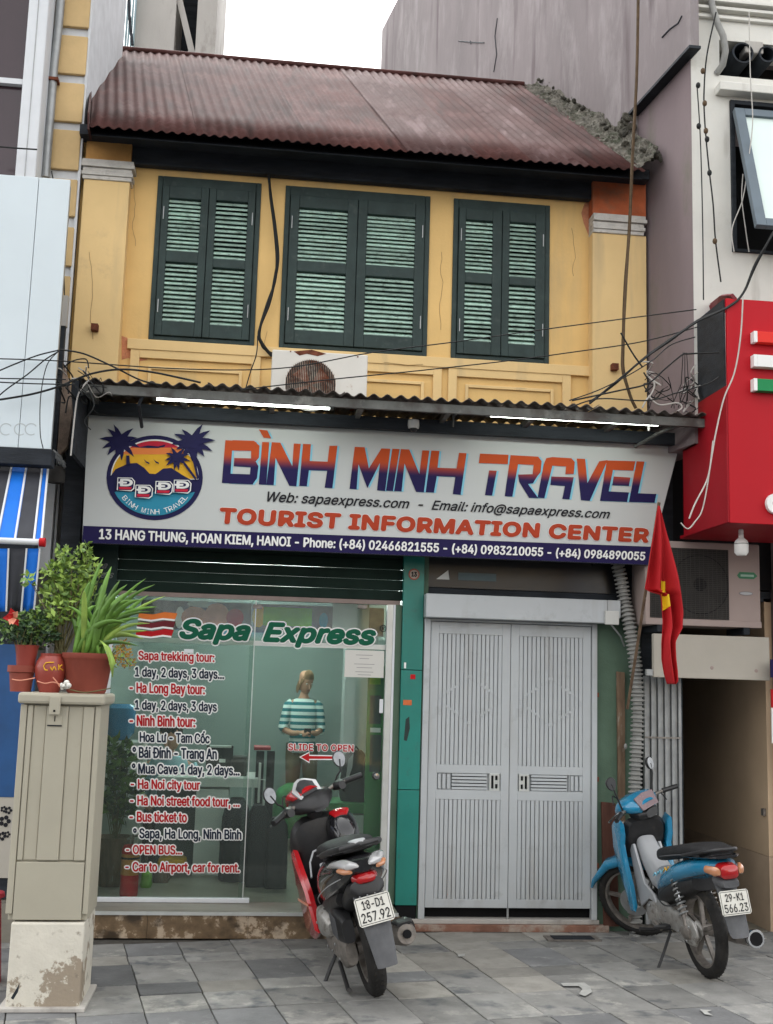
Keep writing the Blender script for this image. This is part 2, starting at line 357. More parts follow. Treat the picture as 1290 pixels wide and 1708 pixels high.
        if bevel:
            q = o.modifiers.new('bevel', 'BEVEL'); q.width = bevel; q.segments = 2; q.limit_method = 'ANGLE'; q.angle_limit = R_(40)
        return o
def boxo(name, m, parent, x0, x1, y0, y1, z0, z1, bevel=0): return MB().box(x0, x1, y0, y1, z0, z1).build(name, m, parent, bevel=bevel)
def cp(o, parent, loc=None):
    c = o.copy(); COL.objects.link(c); c.parent = parent
    if loc is not None: c.location = loc
    for k in list(c.keys()):
        if k in ('category',): del c[k]
    return c
import os
FONT = None
try:
    FONT = bpy.data.fonts.load(os.path.join(bpy.utils.system_resource('DATAFILES'), 'fonts', 'Inter.woff2'))
except Exception: FONT = None
from mathutils.geometry import tessellate_polygon
def text_mesh(s, bold=0., shear=0., res=3, sp=1.0):
    """glyph contours filled one by one, since this font's contours overlap"""
    c = bpy.data.curves.new('t', 'FONT'); c.body = s
    if FONT: c.font = FONT
    c.shear = shear; c.resolution_u = res; c.space_character = sp; c.fill_mode = 'NONE'
    o = bpy.data.objects.new('t', c); COL.objects.link(o)
    dg = bpy.context.evaluated_depsgraph_get(); me = bpy.data.meshes.new_from_object(o.evaluated_get(dg))
    bpy.data.objects.remove(o); vs = [v.co.copy() for v in me.vertices]; n = len(vs)
    loops = []; cur = []; nxt = set((min(e.vertices), max(e.vertices)) for e in me.edges)
    for k in range(n):
        cur.append(k)
        if k+1 >= n or (k, k+1) not in nxt: loops.append(cur); cur = []
    bpy.data.meshes.remove(me)
    def area(l): return .5*sum(vs[l[q]].x*vs[l[(q+1) % len(l)]].y-vs[l[(q+1) % len(l)]].x*vs[l[q]].y for q in range(len(l)))
    def inside(p, l):
        r = False
        for q in range(len(l)):
            u, v = vs[l[q]], vs[l[(q+1) % len(l)]]
            if (u.y > p.y) != (v.y > p.y) and p.x < (v.x-u.x)*(p.y-u.y)/(v.y-u.y)+u.x: r = not r
        return r
    loops = [l for l in loops if len(l) > 2]; ars = [area(l) for l in loops]
    if not loops: return [], []
    sg = 1 if ars[max(range(len(ars)), key=lambda q: abs(ars[q]))] > 0 else -1
    outs = [q for q in range(len(loops)) if ars[q]*sg > 0]; fs = []; holes = {q: [] for q in outs}
    for h in range(len(loops)):
        if ars[h]*sg > 0: continue
        own = [q for q in outs if inside(vs[loops[h][0]], loops[q])]
        if own: holes[min(own, key=lambda q: abs(ars[q]))].append(h)
    for q in outs:
        idx = list(loops[q])+[z for h in holes[q] for z in loops[h]]
        for t in tessellate_polygon([[vs[z] for z in loops[q]]]+[[vs[z] for z in loops[h]] for h in holes[q]]): fs.append(tuple(idx[z] for z in t))
    return vs, fs
def put_text(name, s, c, m, parent, bold=0., shear=0., outline=None, om=None, res=3, nrm=None, sp=1.0, lift=.002, local=False):
    """c: four world corners TL TR BR BL that the ink fills; weight and outline come from shifted copies in thin layers"""
    vs, fs = text_mesh(s, 0, shear, res, sp)
    if not vs: return None
    x0, x1 = min(v.x for v in vs), max(v.x for v in vs); y0, y1 = min(v.y for v in vs), max(v.y for v in vs)
    TL, TR, BR, BL = [Vector(q) for q in c]
    n = nrm or Vector((0, -1, 0))
    asp = ((TR-TL).length/(x1-x0))/((TL-BL).length/(y1-y0))      # horizontal squeeze of the drawn text
    x0 -= bold/asp; x1 += bold/asp; y0 -= bold; y1 += bold
    def layer(nm, mm, r, k_, l0):
        b = MB(); sh = [(0, 0)]+[(r*math.cos(2*math.pi*k/k_), r*math.sin(2*math.pi*k/k_)) for k in range(k_)] if r else [(0, 0)]
        for i, (dx, dy) in enumerate(sh):
            out = []
            for v in vs:
                u, t = (v.x+dx/asp-x0)/(x1-x0), (v.y+dy-y0)/(y1-y0)
                out.append((BL*(1-u)+BR*u)*(1-t)+(TL*(1-u)+TR*u)*t+n*(l0-(.0002 if k_ > 4 and not local else .00005)*i))
            for q_, f_ in enumerate(fs): b.add([out[z_]+n*(.00006*(q_*7 % 5)) for z_ in f_], [tuple(range(len(f_)))])   # faces of one glyph may overlap: keep them apart
        return b.build(nm, mm, parent, local=local)
    o = layer(name, m, bold, 8 if bold > .006 else 4, lift+.0012)
    if outline: layer('text_outline', om, bold+outline, 12, lift*.4)
    return o
def pxtext(name, s, q, Y, m, parent, **k):
    return put_text(name, s, [P(a, b, Y) for a, b in q], m, parent, **k)

#@@PARTS@@
# ================================================================== ground
XP = P(1072, 500, 0).x                       # plane of the tall party wall
_d = ray(187, -270); DXW = _d.x/_d.y           # the plots run back askew: sideways drift per metre of depth
def PW(px, py, X):
    d = ray(px, py); t = (X-(CAM.x-DXW*CAM.y))/(d.x-DXW*d.y); q = CAM+d*t; return Vector((X, q.y, q.z))
def shear(o):
    L0 = o.location if o.parent is None else o.parent.location+o.location
    for v in o.data.vertices: v.co.x += DXW*(v.co.y+L0.y)
YW = PW(1155, 300, XP).y                     # front plane of the white house
g = MB(); g.quad((-60, -90, -.17), (60, -90, -.17), (60, 60, -.17), (-60, 60, -.17))
tag(g.build('ground', m_road), kind='structure')
pav = MB().box(-9, 9, -2.25, .02, -.16, -.012).build('pavement', m_mortar); tag(pav, kind='structure')
kb = boxo('kerb', m_kerb, None, -9, 9, -2.42, -2.255, -.16, .0, bevel=.008); tag(kb, kind='structure')
def tile_mat():
    m = mat('paving_stone', (.205, .203, .192), .78, var=.22, scale=5, bump=.5, bscale=45, rnd=.2,
            stain=((.40, .39, .35), 4, .56, .74), stain2=((.10, .105, .11), 7, .55, .7, (1, 1, 1)))
    return m
m_tile = tile_mat(); m_tileb = mat('blue_grey_paving', (.145, .147, .148), .7, var=.2, scale=5, bump=.4, bscale=45, rnd=.25, stain=((.26, .26, .25), 6, .58, .72))
m_tilel = mat('pale_worn_paving', (.26, .25, .225), .8, var=.15, scale=6, bump=.4, bscale=40, rnd=.2, stain=((.20, .19, .17), 9, .5, .7))
ta = R_(10.3); tu = Vector((math.cos(ta), math.sin(ta), 0)); tv = Vector((-math.sin(ta), math.cos(ta), 0))
rt = random.Random(3)
def clip_poly(pts, inside, cut):
    out = []
    for i, p in enumerate(pts):
        q = pts[(i+1) % len(pts)]
        if inside(p): out.append(p)
        if inside(p) != inside(q): out.append(cut(p, q))
    return out
v = -3.0; row = 0
while v < 1.2:
    h = rt.choice([.2, .3, .3, .42]); u = -3.4+rt.random()*.02 + (0 if row % 2 else .0)
    while u < 3.4:
        wd = .31
        if rt.random() < .12: wd = .31
        pts = [tu*(u+.003)+tv*(v+.003), tu*(u+wd-.003)+tv*(v+.003), tu*(u+wd-.003)+tv*(v+h-.003), tu*(u+.003)+tv*(v+h-.003)]
        u += wd
        for lim, sgn in ((-.002, 1), (-2.25, -1)):
            pts = clip_poly(pts, lambda p: (p.y <= lim) if sgn > 0 else (p.y >= lim), lambda p, q: p.lerp(q, (lim-p.y)/(q.y-p.y))) if pts else pts
        if len(pts) < 3: continue
        c = sum(pts, Vector())/len(pts)
        if c.x < -3.0 or c.x > 3.3 or (c.y > -.27 and c.x < .12): continue
        dz = rt.uniform(-.003, .003); tx, ty = rt.uniform(-.006, .006), rt.uniform(-.006, .006)
        pts = [Vector((p.x, p.y, dz+(p.x-c.x)*tx+(p.y-c.y)*ty)) for p in pts]
        k = rt.random(); mm = m_tileb if k < .14 else (m_tilel if k > .87 else m_tile)
        b = MB(); b.prism(pts, (0, 0, -.02)); b.build('tile', mm, pav, bevel=.003)
    v += h; row += 1
# white paint splashes on the paving
def flat_blob(name, m, pts, z, par=None):
    w_ = [PZ(a, b, z) for a, b in pts]
    return MB().add(w_, [tuple(range(len(w_)))]).build(name, m, par)
m_splash = mat('dried_white_paint', (.36, .36, .34), .7, var=.15, scale=20, bump=.1)
flat_blob('paint_mark', m_splash, [(936, 1640), (975, 1639), (985, 1646), (988, 1655), (976, 1662), (966, 1658), (972, 1650), (966, 1645), (940, 1645)], .006, pav)
flat_blob('paint_mark', m_splash, [(763, 1592), (776, 1591), (775, 1595), (765, 1596)], .006, pav)
flat_blob('paint_mark', m_splash, [(1168, 1684), (1188, 1685), (1180, 1688), (1190, 1694), (1176, 1692)], .006, pav)
mh = thing('drain_cover', 'small iron drain cover set in the paving before the grey gate', 'drain cover', PZ(955, 1568, 0))
c_ = PZ(955, 1567, .0)
boxo('frame', m_steel, mh, c_.x-.17, c_.x+.17, c_.y-.07, c_.y+.07, .001, .009)
boxo('lid', m_dark, mh, c_.x-.13, c_.x+.13, c_.y-.05, c_.y+.05, .0095, .013)

# ================================================================== the yellow house
HX0, HX1 = P(133, 290, -.08).x, XP-.004
house = thing('yellow_house', 'narrow yellow two storey shophouse with rusty red tin roof and three green shuttered windows', 'house', (0, 0, 0))
# upper wall with window holes: built of piers, leaving recesses
wins = [((262, 290), (437, 305), (424, 577), (250, 565)), ((475, 310), (718, 327), (712, 595), (467, 580)), ((755, 333), (918, 347), (915, 608), (754, 600))]
wr = [rectq(*q, 0) for q in wins]
zb, zt = sum(r[2] for r in wr)/3, sum(r[3] for r in wr)/3
ZT = 5.20; ZB0 = 2.7
wb = MB()
xs = [HX0]+[q for r in wr for q in (r[0], r[1])]+[HX1]
for i in range(0, 8, 2): wb.box(xs[i], xs[i+1], 0, .25, zb, zt)
wb.box(HX0, HX1, 0, .25, zt, ZT); wb.box(HX0, HX1, 0, .25, ZB0, zb)
wb.build('wall', m_yellow, house)
# party walls and back to close the upper floor
MB().box(HX0, HX0+.2, .25, 2.6, 0, 5.4).box(HX0, HX1, 2.6, 2.8, 2.4, 5.7).box(HX0+.2, HX1, .25, 2.6, 2.5, 2.62).build('side_wall', m_conc, house)
for i, r in enumerate(wr):
    boxo('shutter_backing', m_dark, house, r[0], r[1], .1, .13, zb, zt)
    fr = MB(); t = .035
    fr.box(r[0], r[0]+t, -.012, .08, zb, zt).box(r[1]-t, r[1], -.012, .08, zb, zt).box(r[0]+t, r[1]-t, -.012, .08, zt-.07, zt).box(r[0]+t, r[1]-t, -.012, .08, zb, zb+.03)
    fr.build('window_frame', m_dgreen, house, bevel=.004)
slat_mesh = {}
def leaf(x0, x1, z0, z1, panels):
    """louvred shutter leaf: stiles and rails as one piece, every slat its own piece"""
    y0, y1 = -.028, .012
    f = MB(); px0 = panels[0][0]; px1 = panels[0][1]
    f.box(x0, px0, y0, y1, z0, z1).box(px1, x1, y0, y1, z0, z1)
    zz = sorted([z0, z1]+[q for p in panels for q in (p[2], p[3])])
    for k in range(0, len(zz), 2): f.box(px0, px1, y0, y1, zz[k], zz[k+1])
    lf = f.build('shutter_leaf', m_dgreen, house, bevel=.004)
    for p in panels:
        n = 13; dz = (p[3]-p[2])/n; wd = p[1]-p[0]
        key = round(wd, 2)
        for k in range(n):
            zc = p[2]+dz*(k+.5)
            if key not in slat_mesh:
                b = MB(); hw = wd/2-.001; c, s = math.cos(R_(38)), math.sin(R_(38)); L_ = .0235; T_ = .0035
                cs = [(-L_*c-T_*s, -L_*s+T_*c), (L_*c-T_*s, L_*s+T_*c), (L_*c+T_*s, L_*s-T_*c), (-L_*c+T_*s, -L_*s-T_*c)]
                b.add([(sx*hw, q[0], q[1]) for sx in (-1, 1) for q in cs], [(0, 1, 2, 3), (7, 6, 5, 4), (0, 4, 5, 1), (1, 5, 6, 2), (2, 6, 7, 3), (3, 7, 4, 0)])
                o = b.build('slat', m_slat, lf, local=True); slat_mesh[key] = o.data
            else:
                o = bpy.data.objects.new('slat', slat_mesh[key]); COL.objects.link(o); o.parent = lf
            o.location = ((p[0]+p[1])/2, -.006+random.uniform(-.001, .001), zc); o.rotation_euler = (random.uniform(-.07, .07), random.uniform(-.004, .004), 0)
    # hinges
    for zz_ in (z0+.2, z1-.2):
        side = x0+.012 if (x0+x1)/2 < xm_ else x1-.018
        boxo('hinge', m_galv, lf, side, side+.006, y0-.008, y0-.0005, zz_-.045, zz_+.045)
LP = [
 [[(282, 330, 329, 421), (277, 436, 326, 538)], [(361, 334, 409, 435), (355, 446, 404, 545)]],
 [[(500, 346, 577, 440), (495, 452, 574, 555)], [(614, 357, 691, 447), (609, 460, 688, 563)]],
 [[(777, 366, 820, 457), (776, 471, 820, 571)], [(851, 370, 893, 464), (849, 475, 892, 576)]]]
for r, lv in zip(wr, LP):
    xm_ = (r[0]+r[1])/2
    for k, pan in enumerate(lv):
        pr = [rect(*q, -.02) for q in pan]
        a0 = sum(q[0] for q in pr)/2; a1 = sum(q[1] for q in pr)/2
        x0 = r[0]+.038 if k == 0 else xm_+.002; x1 = xm_-.002 if k == 0 else r[1]-.038
        leaf(x0, x1, zb+.032, zt-.073, [(a0, a1, q[2], q[3]) for q in sorted(pr, key=lambda q: q[2])])
# pilasters with capitals
pl0, pl1 = P(133, 400, -.1).x, P(210, 400, -.1).x; pr0, pr1 = P(989, 450, -.1).x, XP-.006
for x0, x1 in ((pl0, pl1), (pr0, pr1)):
    boxo('pilaster', m_yellowp, house, x0, x1, -.1, -.001, 3.1, 4.829 if x0 < 0 else 4.719)
for (x0, x1, mm, nm) in ((pl0, pl1, m_tan, 'tan'), (pr0, pr1, m_redor, 'red')):
    zc0, zc1 = (4.83, 4.97) if nm == 'tan' else (4.72, 4.86)
    b = MB(); 
    for k in range(5):
        e = [.012, .02, .012, .03, .022][k]
        hh = (zc1-zc0)/5; b.box(x0-(e if nm == 'tan' else 0), x1+e-(.0 if nm == 'tan' else .03), -.1-e, -.0005, zc0+k*hh, zc0+(k+1)*hh-.002)
    b.build('capital', m_capw, house, bevel=.003)
    boxo('pilaster_top', mm, house, x0, x1, -.1, -.0005, zc1+.001, 5.20)
# ledge and raised panel frames beneath the windows
zl = P(600, 592, 0).z
boxo('sill_band', m_yellowp, house, P(212, 590, 0).x, P(988, 610, 0).x, -.03, -.0005, zb-.075, zb-.004, bevel=.004)
def frame4(x0, x1, z0, z1, t, y0, y1, m_, nm='panel_frame'):
    b = MB(); b.box(x0, x0+t, y0, y1, z0, z1).box(x1-t, x1, y0, y1, z0, z1).box(x0+t, x1-t, y0, y1, z1-t, z1).box(x0+t, x1-t, y0, y1, z0, z0+t)
    return b.build(nm, m_, house, bevel=.003)
for q in ((233, 598, 416, 690), (560, 600, 720, 720), (762, 622, 937, 730)):
    x0, x1, z0, z1 = rect(*q, 0); z1 = zb-.12; z0 = 3.22
    frame4(x0-.06, x1+.06, z0-.06, z1+.05, .06, -.022, -.0005, m_yellowp)
    frame4(x0+.06, x1-.06, z0+.04, z1-.06, .022, -.016, -.0005, m_yellowp, 'panel_moulding')
# patches of peeled plaster
def wallblob(name, m_, pts, Y, par): return MB().add([P(a, b, Y) for a, b in pts], [tuple(range(len(pts)))]).build(name, m_, par)
wallblob('peeled_patch', m_peel, [(203, 560), (212, 563), (216, 573), (232, 585), (246, 600), (230, 603), (214, 597), (203, 600)], -.0015, house)
wallblob('peeled_patch', m_peel, [(975, 340), (987, 330), (987, 385), (982, 392), (974, 372), (970, 355)], -.0015, house)
ck = [[(222, 300), (226, 340), (221, 380), (228, 420)], [(445, 600), (441, 575), (446, 545)], [(735, 420), (738, 470), (733, 520), (738, 560)], [(955, 380), (960, 430), (954, 470)], [(150, 420), (156, 470), (150, 520), (158, 580)], [(640, 604), (680, 609), (715, 607)]]
m_crack = mat('plaster_crack', (.30, .20, .10), .9, bump=0)
for k_, pts in enumerate(ck):
    Yk = -.101 if k_ == 4 else (-.031 if k_ == 5 else -.0008); r_ck = random.Random(k_)
    MB().tube([P(x+r_ck.uniform(-2, 2), y, Yk) for i_ in range(len(pts)-1) for x, y in [(pts[i_][0]*(1-t)+pts[i_+1][0]*t, pts[i_][1]*(1-t)+pts[i_+1][1]*t) for t in (0, .25, .5, .75)]], .0018, 4).build('crack', m_crack, house)
# fascia beam under the eave
f0, f1 = P(214, 255, 0).x, P(988, 300, 0).x
boxo('fascia_beam', m_dark, house, f0, f1, -.07, -.001, 4.98, 5.24, bevel=.01)
boxo('rafter_plate', m_dark, house, HX0, HX1-.01, -.2, -.072, 5.10, 5.17)
# corrugated roof: overlapping sheets
EY, RY = -.42, 1.7
e0 = P(150, 214, EY); e1 = P(1049, 280, EY); r0 = P(160, 72, RY)
zE = (e0.z+e1.z)/2; rr_ = P(640, 125, RY); zR = (P(300, 88, RY).z+rr_.z)/2
xe0, xe1 = e0.x, e1.x+.12
n_sh = 7; cuts = [xe0, P(340, 224, EY).x, P(520, 240, EY).x, P(690, 258, EY).x, P(800, 262, EY).x, P(900, 272, EY).x, P(985, 277, EY).x, xe1]
for i in range(len(cuts)-1):
    pieces = [(EY, RY)] if True else [(EY, .55+.15*(i % 3)), (.5+.15*(i % 3), RY)]
    for j, (ya, yb) in enumerate(pieces):
        x0, x1 = cuts[i]-(.04 if i else 0), cuts[i+1]; lift = .004*(i % 2)+.004*j+.004
        nx = int((x1-x0)/.0095); b = MB(); vs = []; rows = 5
        for rr in range(rows+1):
            y = ya+(yb-ya)*rr/rows
            for k in range(nx+1):
                x = x0+(x1-x0)*k/nx
                z = zE+(zR-zE)*(y-EY)/(RY-EY)+.009*math.sin(2*math.pi*x/.068)+lift+.006*mnoise.noise(Vector((x*1.3, y*1.5, i)))
                yy = y+(.012*mnoise.noise(Vector((x*3, 5, i))) if rr == 0 else 0)
                vs.append((x+DXW*(y-EY), yy, z))
        n_ = nx+1
        b.add(vs, [(q*n_+k, q*n_+k+1, (q+1)*n_+k+1, (q+1)*n_+k) for q in range(rows) for k in range(nx)])
        o = b.build('roof_sheet', m_roof2 if i in (3, 5) else m_roof, house, smooth=True, solid=.002)
RS = DXW*(RY-EY)
MB().tube([(xe0+RS, RY, zR+.01), (xe1+RS, RY, zR+.01)], .025, 10).build('ridge_cap', m_roof, house, smooth=True)
MB().quad((xe0, EY+.06, zE-.03), (xe1, EY+.06, zE-.03), (xe1+RS, RY, zR-.05), (xe0+RS, RY, zR-.05)).build('roof_underside', m_dark, house)
MB().prism([(xe0-.012, EY-.02, zE-.03), (xe0-.03, EY+.05, zE+.12), (xe0-.012+RS, RY, zR+.03), (xe0-.012+RS, RY, zR-.02), (xe0-.012, EY+.1, zE-.05)], (.012, 0, 0)).build('barge_board', m_roof, house)
# back slope
MB().quad((xe0+RS, RY, zR), (xe1+RS, RY, zR), (xe1+RS, RY+1.6, zR-1.2), (xe0+RS, RY+1.6, zR-1.2)).build('back_roof', m_roof, house)
for x, y in ((158, 546), (1026, 612)):
    c = P(x, y, -.13); MB().box(c.x-.022, c.x+.022, -.15, -.1, c.z-.022, c.z+.022).build('iron_peg', m_rust, house)

# ---- rubble flashing where the roof meets the tall wall
rub = thing('mortar_flashing', 'mossy crumbling mortar strip along the right edge of the tin roof', 'mortar strip', (XP-.05, 0, zE))
rb = random.Random(5)
me_r = None
for k in range(90):
    t = rb.random(); y = EY+.05+(RY-EY-.1)*t; z = zE+(zR-zE)*(y-EY)/(RY-EY)+.02
    s_ = rb.uniform(.010, .024)*(1.25-.5*t)
    if me_r is None:
        b = MB(); b.sphere((0, 0, 0), 1, 6, 4)
        for q in b.v: q *= 1+.35*mnoise.noise(q*1.9)
        o = b.build('mortar_lump', m_rubble, rub, local=True); me_r = o.data
    else: o = bpy.data.objects.new('mortar_lump', me_r); COL.objects.link(o); o.parent = rub
    o.location = Vector((XP+DXW*y-rb.uniform(.02, .16-.06*t), y, z+rb.uniform(0, .10)))-rub.location
    o.scale = (s_, s_*rb.uniform(.7, 1.6), s_*rb.uniform(.6, 1.3)); o.rotation_euler = (rb.random()*6, rb.random()*6, rb.random()*6)
nu_, nv_ = 150, 16; vs = []
for i in range(nu_+1):
    t = i/nu_; y = EY+.06+(RY-EY-.04)*t; z = zE+(zR-zE)*(y-EY)/(RY-EY)
    wd_ = (XP+DXW*EY-.062-xe1+.03)+.03*mnoise.noise(Vector((t*14, 3, 0))); hh_ = .15*(1.15-.8*t)+.05*mnoise.noise(Vector((t*11, 8, 0)))
    for k in range(nv_+1):
        u = k/nv_; p = Vector((XP+DXW*y-.062-wd_*(1-u)**1.3, y, z+.0+hh_*u**1.4)); q = p*22
        p += Vector((-1, -.3, .8))*(.022*mnoise.noise(q)+.014*mnoise.noise(q*2.6))*(1 if 0 < k < nv_ else .4); vs.append(p)
MB().add(vs, [(i*(nv_+1)+k, i*(nv_+1)+k+1, (i+1)*(nv_+1)+k+1, (i+1)*(nv_+1)+k) for i in range(nu_) for k in range(nv_)]).build('mortar_bed', m_rubble, rub)
for k in range(26):
    q = PW(1048+rb.uniform(-14, 6), rb.uniform(195, 275), XP-.06); q.x += DXW*q.y; s_ = rb.uniform(.02, .05); o = bpy.data.objects.new('mortar_lump', me_r); COL.objects.link(o); o.parent = rub
    o.location = q-rub.location; o.scale = (s_*.6, s_, s_*1.4); o.rotation_euler = (rb.random()*6, rb.random()*6, rb.random()*6)

# ================================================================== tall purple party wall building on the right
tall = thing('tall_building', 'tall windowless building with streaked purple grey rendered side wall', 'building', (XP+.3, 2, 0))
pa = PW(1155, 76, XP-.05); pb = PW(1054, 188, XP-.05); YB = PW(637, 60, XP-.06).y
ztop = 10.5
boxo('lower_wall', m_purple2, tall, XP, XP+.2, YW+.004, YB, 3.12, pa.z+.4)
boxo('base_wall', m_dark, tall, XP, XP+.2, -.02, YB, 2.25, 3.119)
MB().prism([(XP-.06, pa.y, pa.z), (XP-.06, pb.y, pb.z), (XP-.06, pb.y+.02, 4.2), (XP-.06, YB, 4.2), (XP-.06, YB, ztop), (XP-.06, pa.y, ztop)], (.058, 0, 0)).build('upper_wall', m_purple, tall)
MB().prism([(XP-.075, pa.y-.01, pa.z-.02), (XP-.075, pb.y, pb.z-.02), (XP-.075, pb.y, pb.z-.0), (XP-.075, pa.y-.01, pa.z+.0)], (.08, 0, 0)).build('ledge_shadow', m_dark, tall)  # dark strip stands in for the shadow under the upper wall's overhang
MB().prism([(XP+.36, YW+.3, 6), (XP+.36, YB, 6), (XP+.36, YB, ztop), (XP+.36, YW+.3, ztop)], (3, 0, 0)).build('core', m_purple, tall)
cr = MB()
for pts in ([(765, 68), (785, 70), (808, 71)], [(785, 68), (786, 73)], [(830, 30), (826, 60), (829, 90), (824, 120)], [(1105, 62), (1118, 48), (1132, 38), (1138, 26)]):
    cr.tube([PW(a, b, XP-.062) for a, b in pts], .006, 5)
cr.build('crack', m_dark, tall)

for o in [q for q in bpy.data.objects if q.parent is tall]: shear(o)

# ================================================================== distant concrete block top-left
bk = thing('grey_apartment_block', 'pale weathered concrete block with dark open bay rising behind the tin roof', 'building', P(290, 100, 5))
x0, x1, z0, z1 = rect(225, -60, 290, 110, 5.0)
def bkbox(nm, mm, a, b, ya, yb): 
    q0 = P(a, 60, 5.0).x; q1 = P(b, 60, 5.0).x; return boxo(nm, mm, bk, q0, q1, ya, yb, 4, 11)
bkbox('wall', m_conc, 222, 291, 5.0, 7); bkbox('wall', m_conc, 327, 360, 5.0, 7); bkbox('recess_wall', m_dark, 291, 327, 5.9, 6.2)
MB().tube([P(297, -10, 5.1), P(322, 95, 5.1)], .05, 4).build('brace', m_conc, bk)
for k in range(9):
    q0 = P(186+4.4*k, 60, 4.9).x; boxo('ribbed_sheet', m_translu if k > 1 else m_galv, bk, q0, q0+.022, 4.9, 4.92+.02*(k % 2), 5, 11)
for k in range(7):
    q0 = P(158+4.2*k, 60, 4.8).x; boxo('board', m_conc if k % 2 else m_galv, bk, q0, q0+.02, 4.8, 4.86+.01*(k % 3), 5, 11)
bc = MB(); bc.tube([P(214, -10, 4.7), P(217, 40, 4.7), P(221, 75, 4.7)], .018, 6); bc.build('pipe', m_dark, bk)

# ================================================================== cream quoined house at left
cream = thing('cream_house', 'cream block building with pale grey joints left of the yellow house', 'building', (HX0-.3, 0, 0))
cx0, cx1 = P(60, 400, -.12).x, HX0-.004
boxo('wall', m_joint, cream, cx0-.5, cx1+.0, -.12, 1.5, 2.2, 8.5)
bx0, bx1 = P(72, 200, -.14).x, P(137, 200, -.14).x
zz = [P(100, y, -.14).z for y in (-70, -6)]
ys = [(-60, -22), (-20, 43), (58, 122), (137, 202), (216, 282), (298, 360), (378, 443), (460, 523)]
for a_, b_ in ys:
    z1_, z0_ = P(100, a_, -.14).z, P(100, b_, -.14).z
    boxo('block', m_cream, cream, bx0, bx1, -.15, -.1205, z0_, z1_, bevel=.006)
boxo('edge_pilaster', m_joint, cream, P(142, 200, -.16).x-.01, cx1, -.135, -.1205, 2.9, 8.5)
dp = MB(); dp.tube([P(103, -20, -.2), P(98, 40, -.2), P(90, 110, -.2), P(76, 296, -.2)], .028, 10); dp.build('downpipe', m_galv, cream, smooth=True)
for y in (134,):
    c = P(88, y, -.2); MB().box(c.x-.04, c.x+.04, -.235, -.16, c.z-.01, c.z+.01).build('pipe_clamp', m_rust, cream)

# ================================================================== modern building far left: white frame and maroon glass
mod = thing('modern_building', 'building with dark maroon windows and white frames at the left edge', 'building', P(20, 200, -.4))
c0, c1 = P(36, 150, -.4).x, P(70, 150, -.4).x
boxo('corner_column', m_whitef, mod, c0, c1, -.4, .2, 2.5, 8.5, bevel=.01)
boxo('column_groove', m_galv, mod, c0+.06, c0+.066, -.403, -.398, 3, 8.5)
xl = c0-2.0
for (za, zb_) in ((130, -90), (292, 138)):
    boxo('window_pane', m_window, mod, xl, c0-.001, -.33, -.31, P(20, za, -.33).z, P(20, zb_, -.33).z)
boxo('transom', m_whitef, mod, xl, c0-.001, -.37, -.3, P(20, 138, -.37).z-.004, P(20, 131, -.37).z+.004)
boxo('wall', m_whitef, mod, xl, c0-.001, -.36, -.2, 2.5, P(20, 294, -.36).z)

# ---- blank white sign box at left
SBY = -.95
sx1 = P(103, 500, SBY).x; zt_, zb_ = P(60, 295, SBY).z, P(60, 748, SBY).z
sb = thing('blank_sign_box', 'large pale blank sheet steel sign box at left above striped awning', 'sign', (sx1-.9, -.6, zb_))
px_ = [sx1, P(57, 400, SBY).x, P(57, 400, SBY).x-.75, P(57, 400, SBY).x-1.5]
for k in range(3): boxo('panel', m_paleblue, sb, px_[k+1]+.0015, px_[k]-.0015, SBY, SBY+.02, zb_, zt_, bevel=.003)
boxo('carcass', m_galv, sb, px_[3], sx1-.012, SBY+.022, SBY+.10, zb_+.005, zt_-.005)
boxo('bottom_trim', m_dark, sb, px_[3], sx1+.01, SBY-.01, SBY+.10, P(60, 776, SBY).z, zb_-.001, bevel=.004)
ghost = MB()
for cxp in (10, 34, 52):
    c = P(cxp, 716, SBY); ghost.lathe((c.x, SBY-.001, c.z), [(.030, 0), (.036, 0)], 16, 'Y', .6, 5.4)
ghost.build('faded_letters', mat('faded_letter_mark', (.42, .46, .47), .5, bump=0), sb)

# ---- striped awning
AWY0, AWY1 = -.75, -1.35
aw = thing('striped_awning', 'blue and charcoal striped awning with hanging valance at left edge', 'awning', P(40, 780, AWY0))
tp = P(82, 768, AWY0); bt = P(70, 905, AWY1); zt2, zb2 = tp.z, bt.z
b_edges = [(82, 70), (74, 59), (48, 27), (24, -3), (0, -32), (-24, -60), (-50, -90)]
cols = [m_blueaw, m_greyaw, m_blueaw, m_greyaw, m_blueaw, m_greyaw]
for k in range(len(b_edges)-1):
    (a0, a1), (c0_, c1_) = b_edges[k], b_edges[k+1]
    A = P(a0, 768, AWY0); B = P(a1, 905, AWY1); C_ = P(c1_, 905, AWY1); D = P(c0_, 768, AWY0)
    for q in (A, D): q.z = zt2
    for q in (B, C_): q.z = zb2
    MB().quad(D, A, B, C_).build('stripe', cols[k], aw, solid=.004)
    n = Vector((0, -.4, .6)).normalized()*.005
    MB().tube([A.lerp(D, .08)+n, B.lerp(C_, .08)+n], .007, 4).build('white_piping', m_whiteaw, aw)
vb = [(64, 54), (42, 33), (12, 8), (-18, -16), (-48, -42)]
zv1 = P(60, 1020, AWY1).z
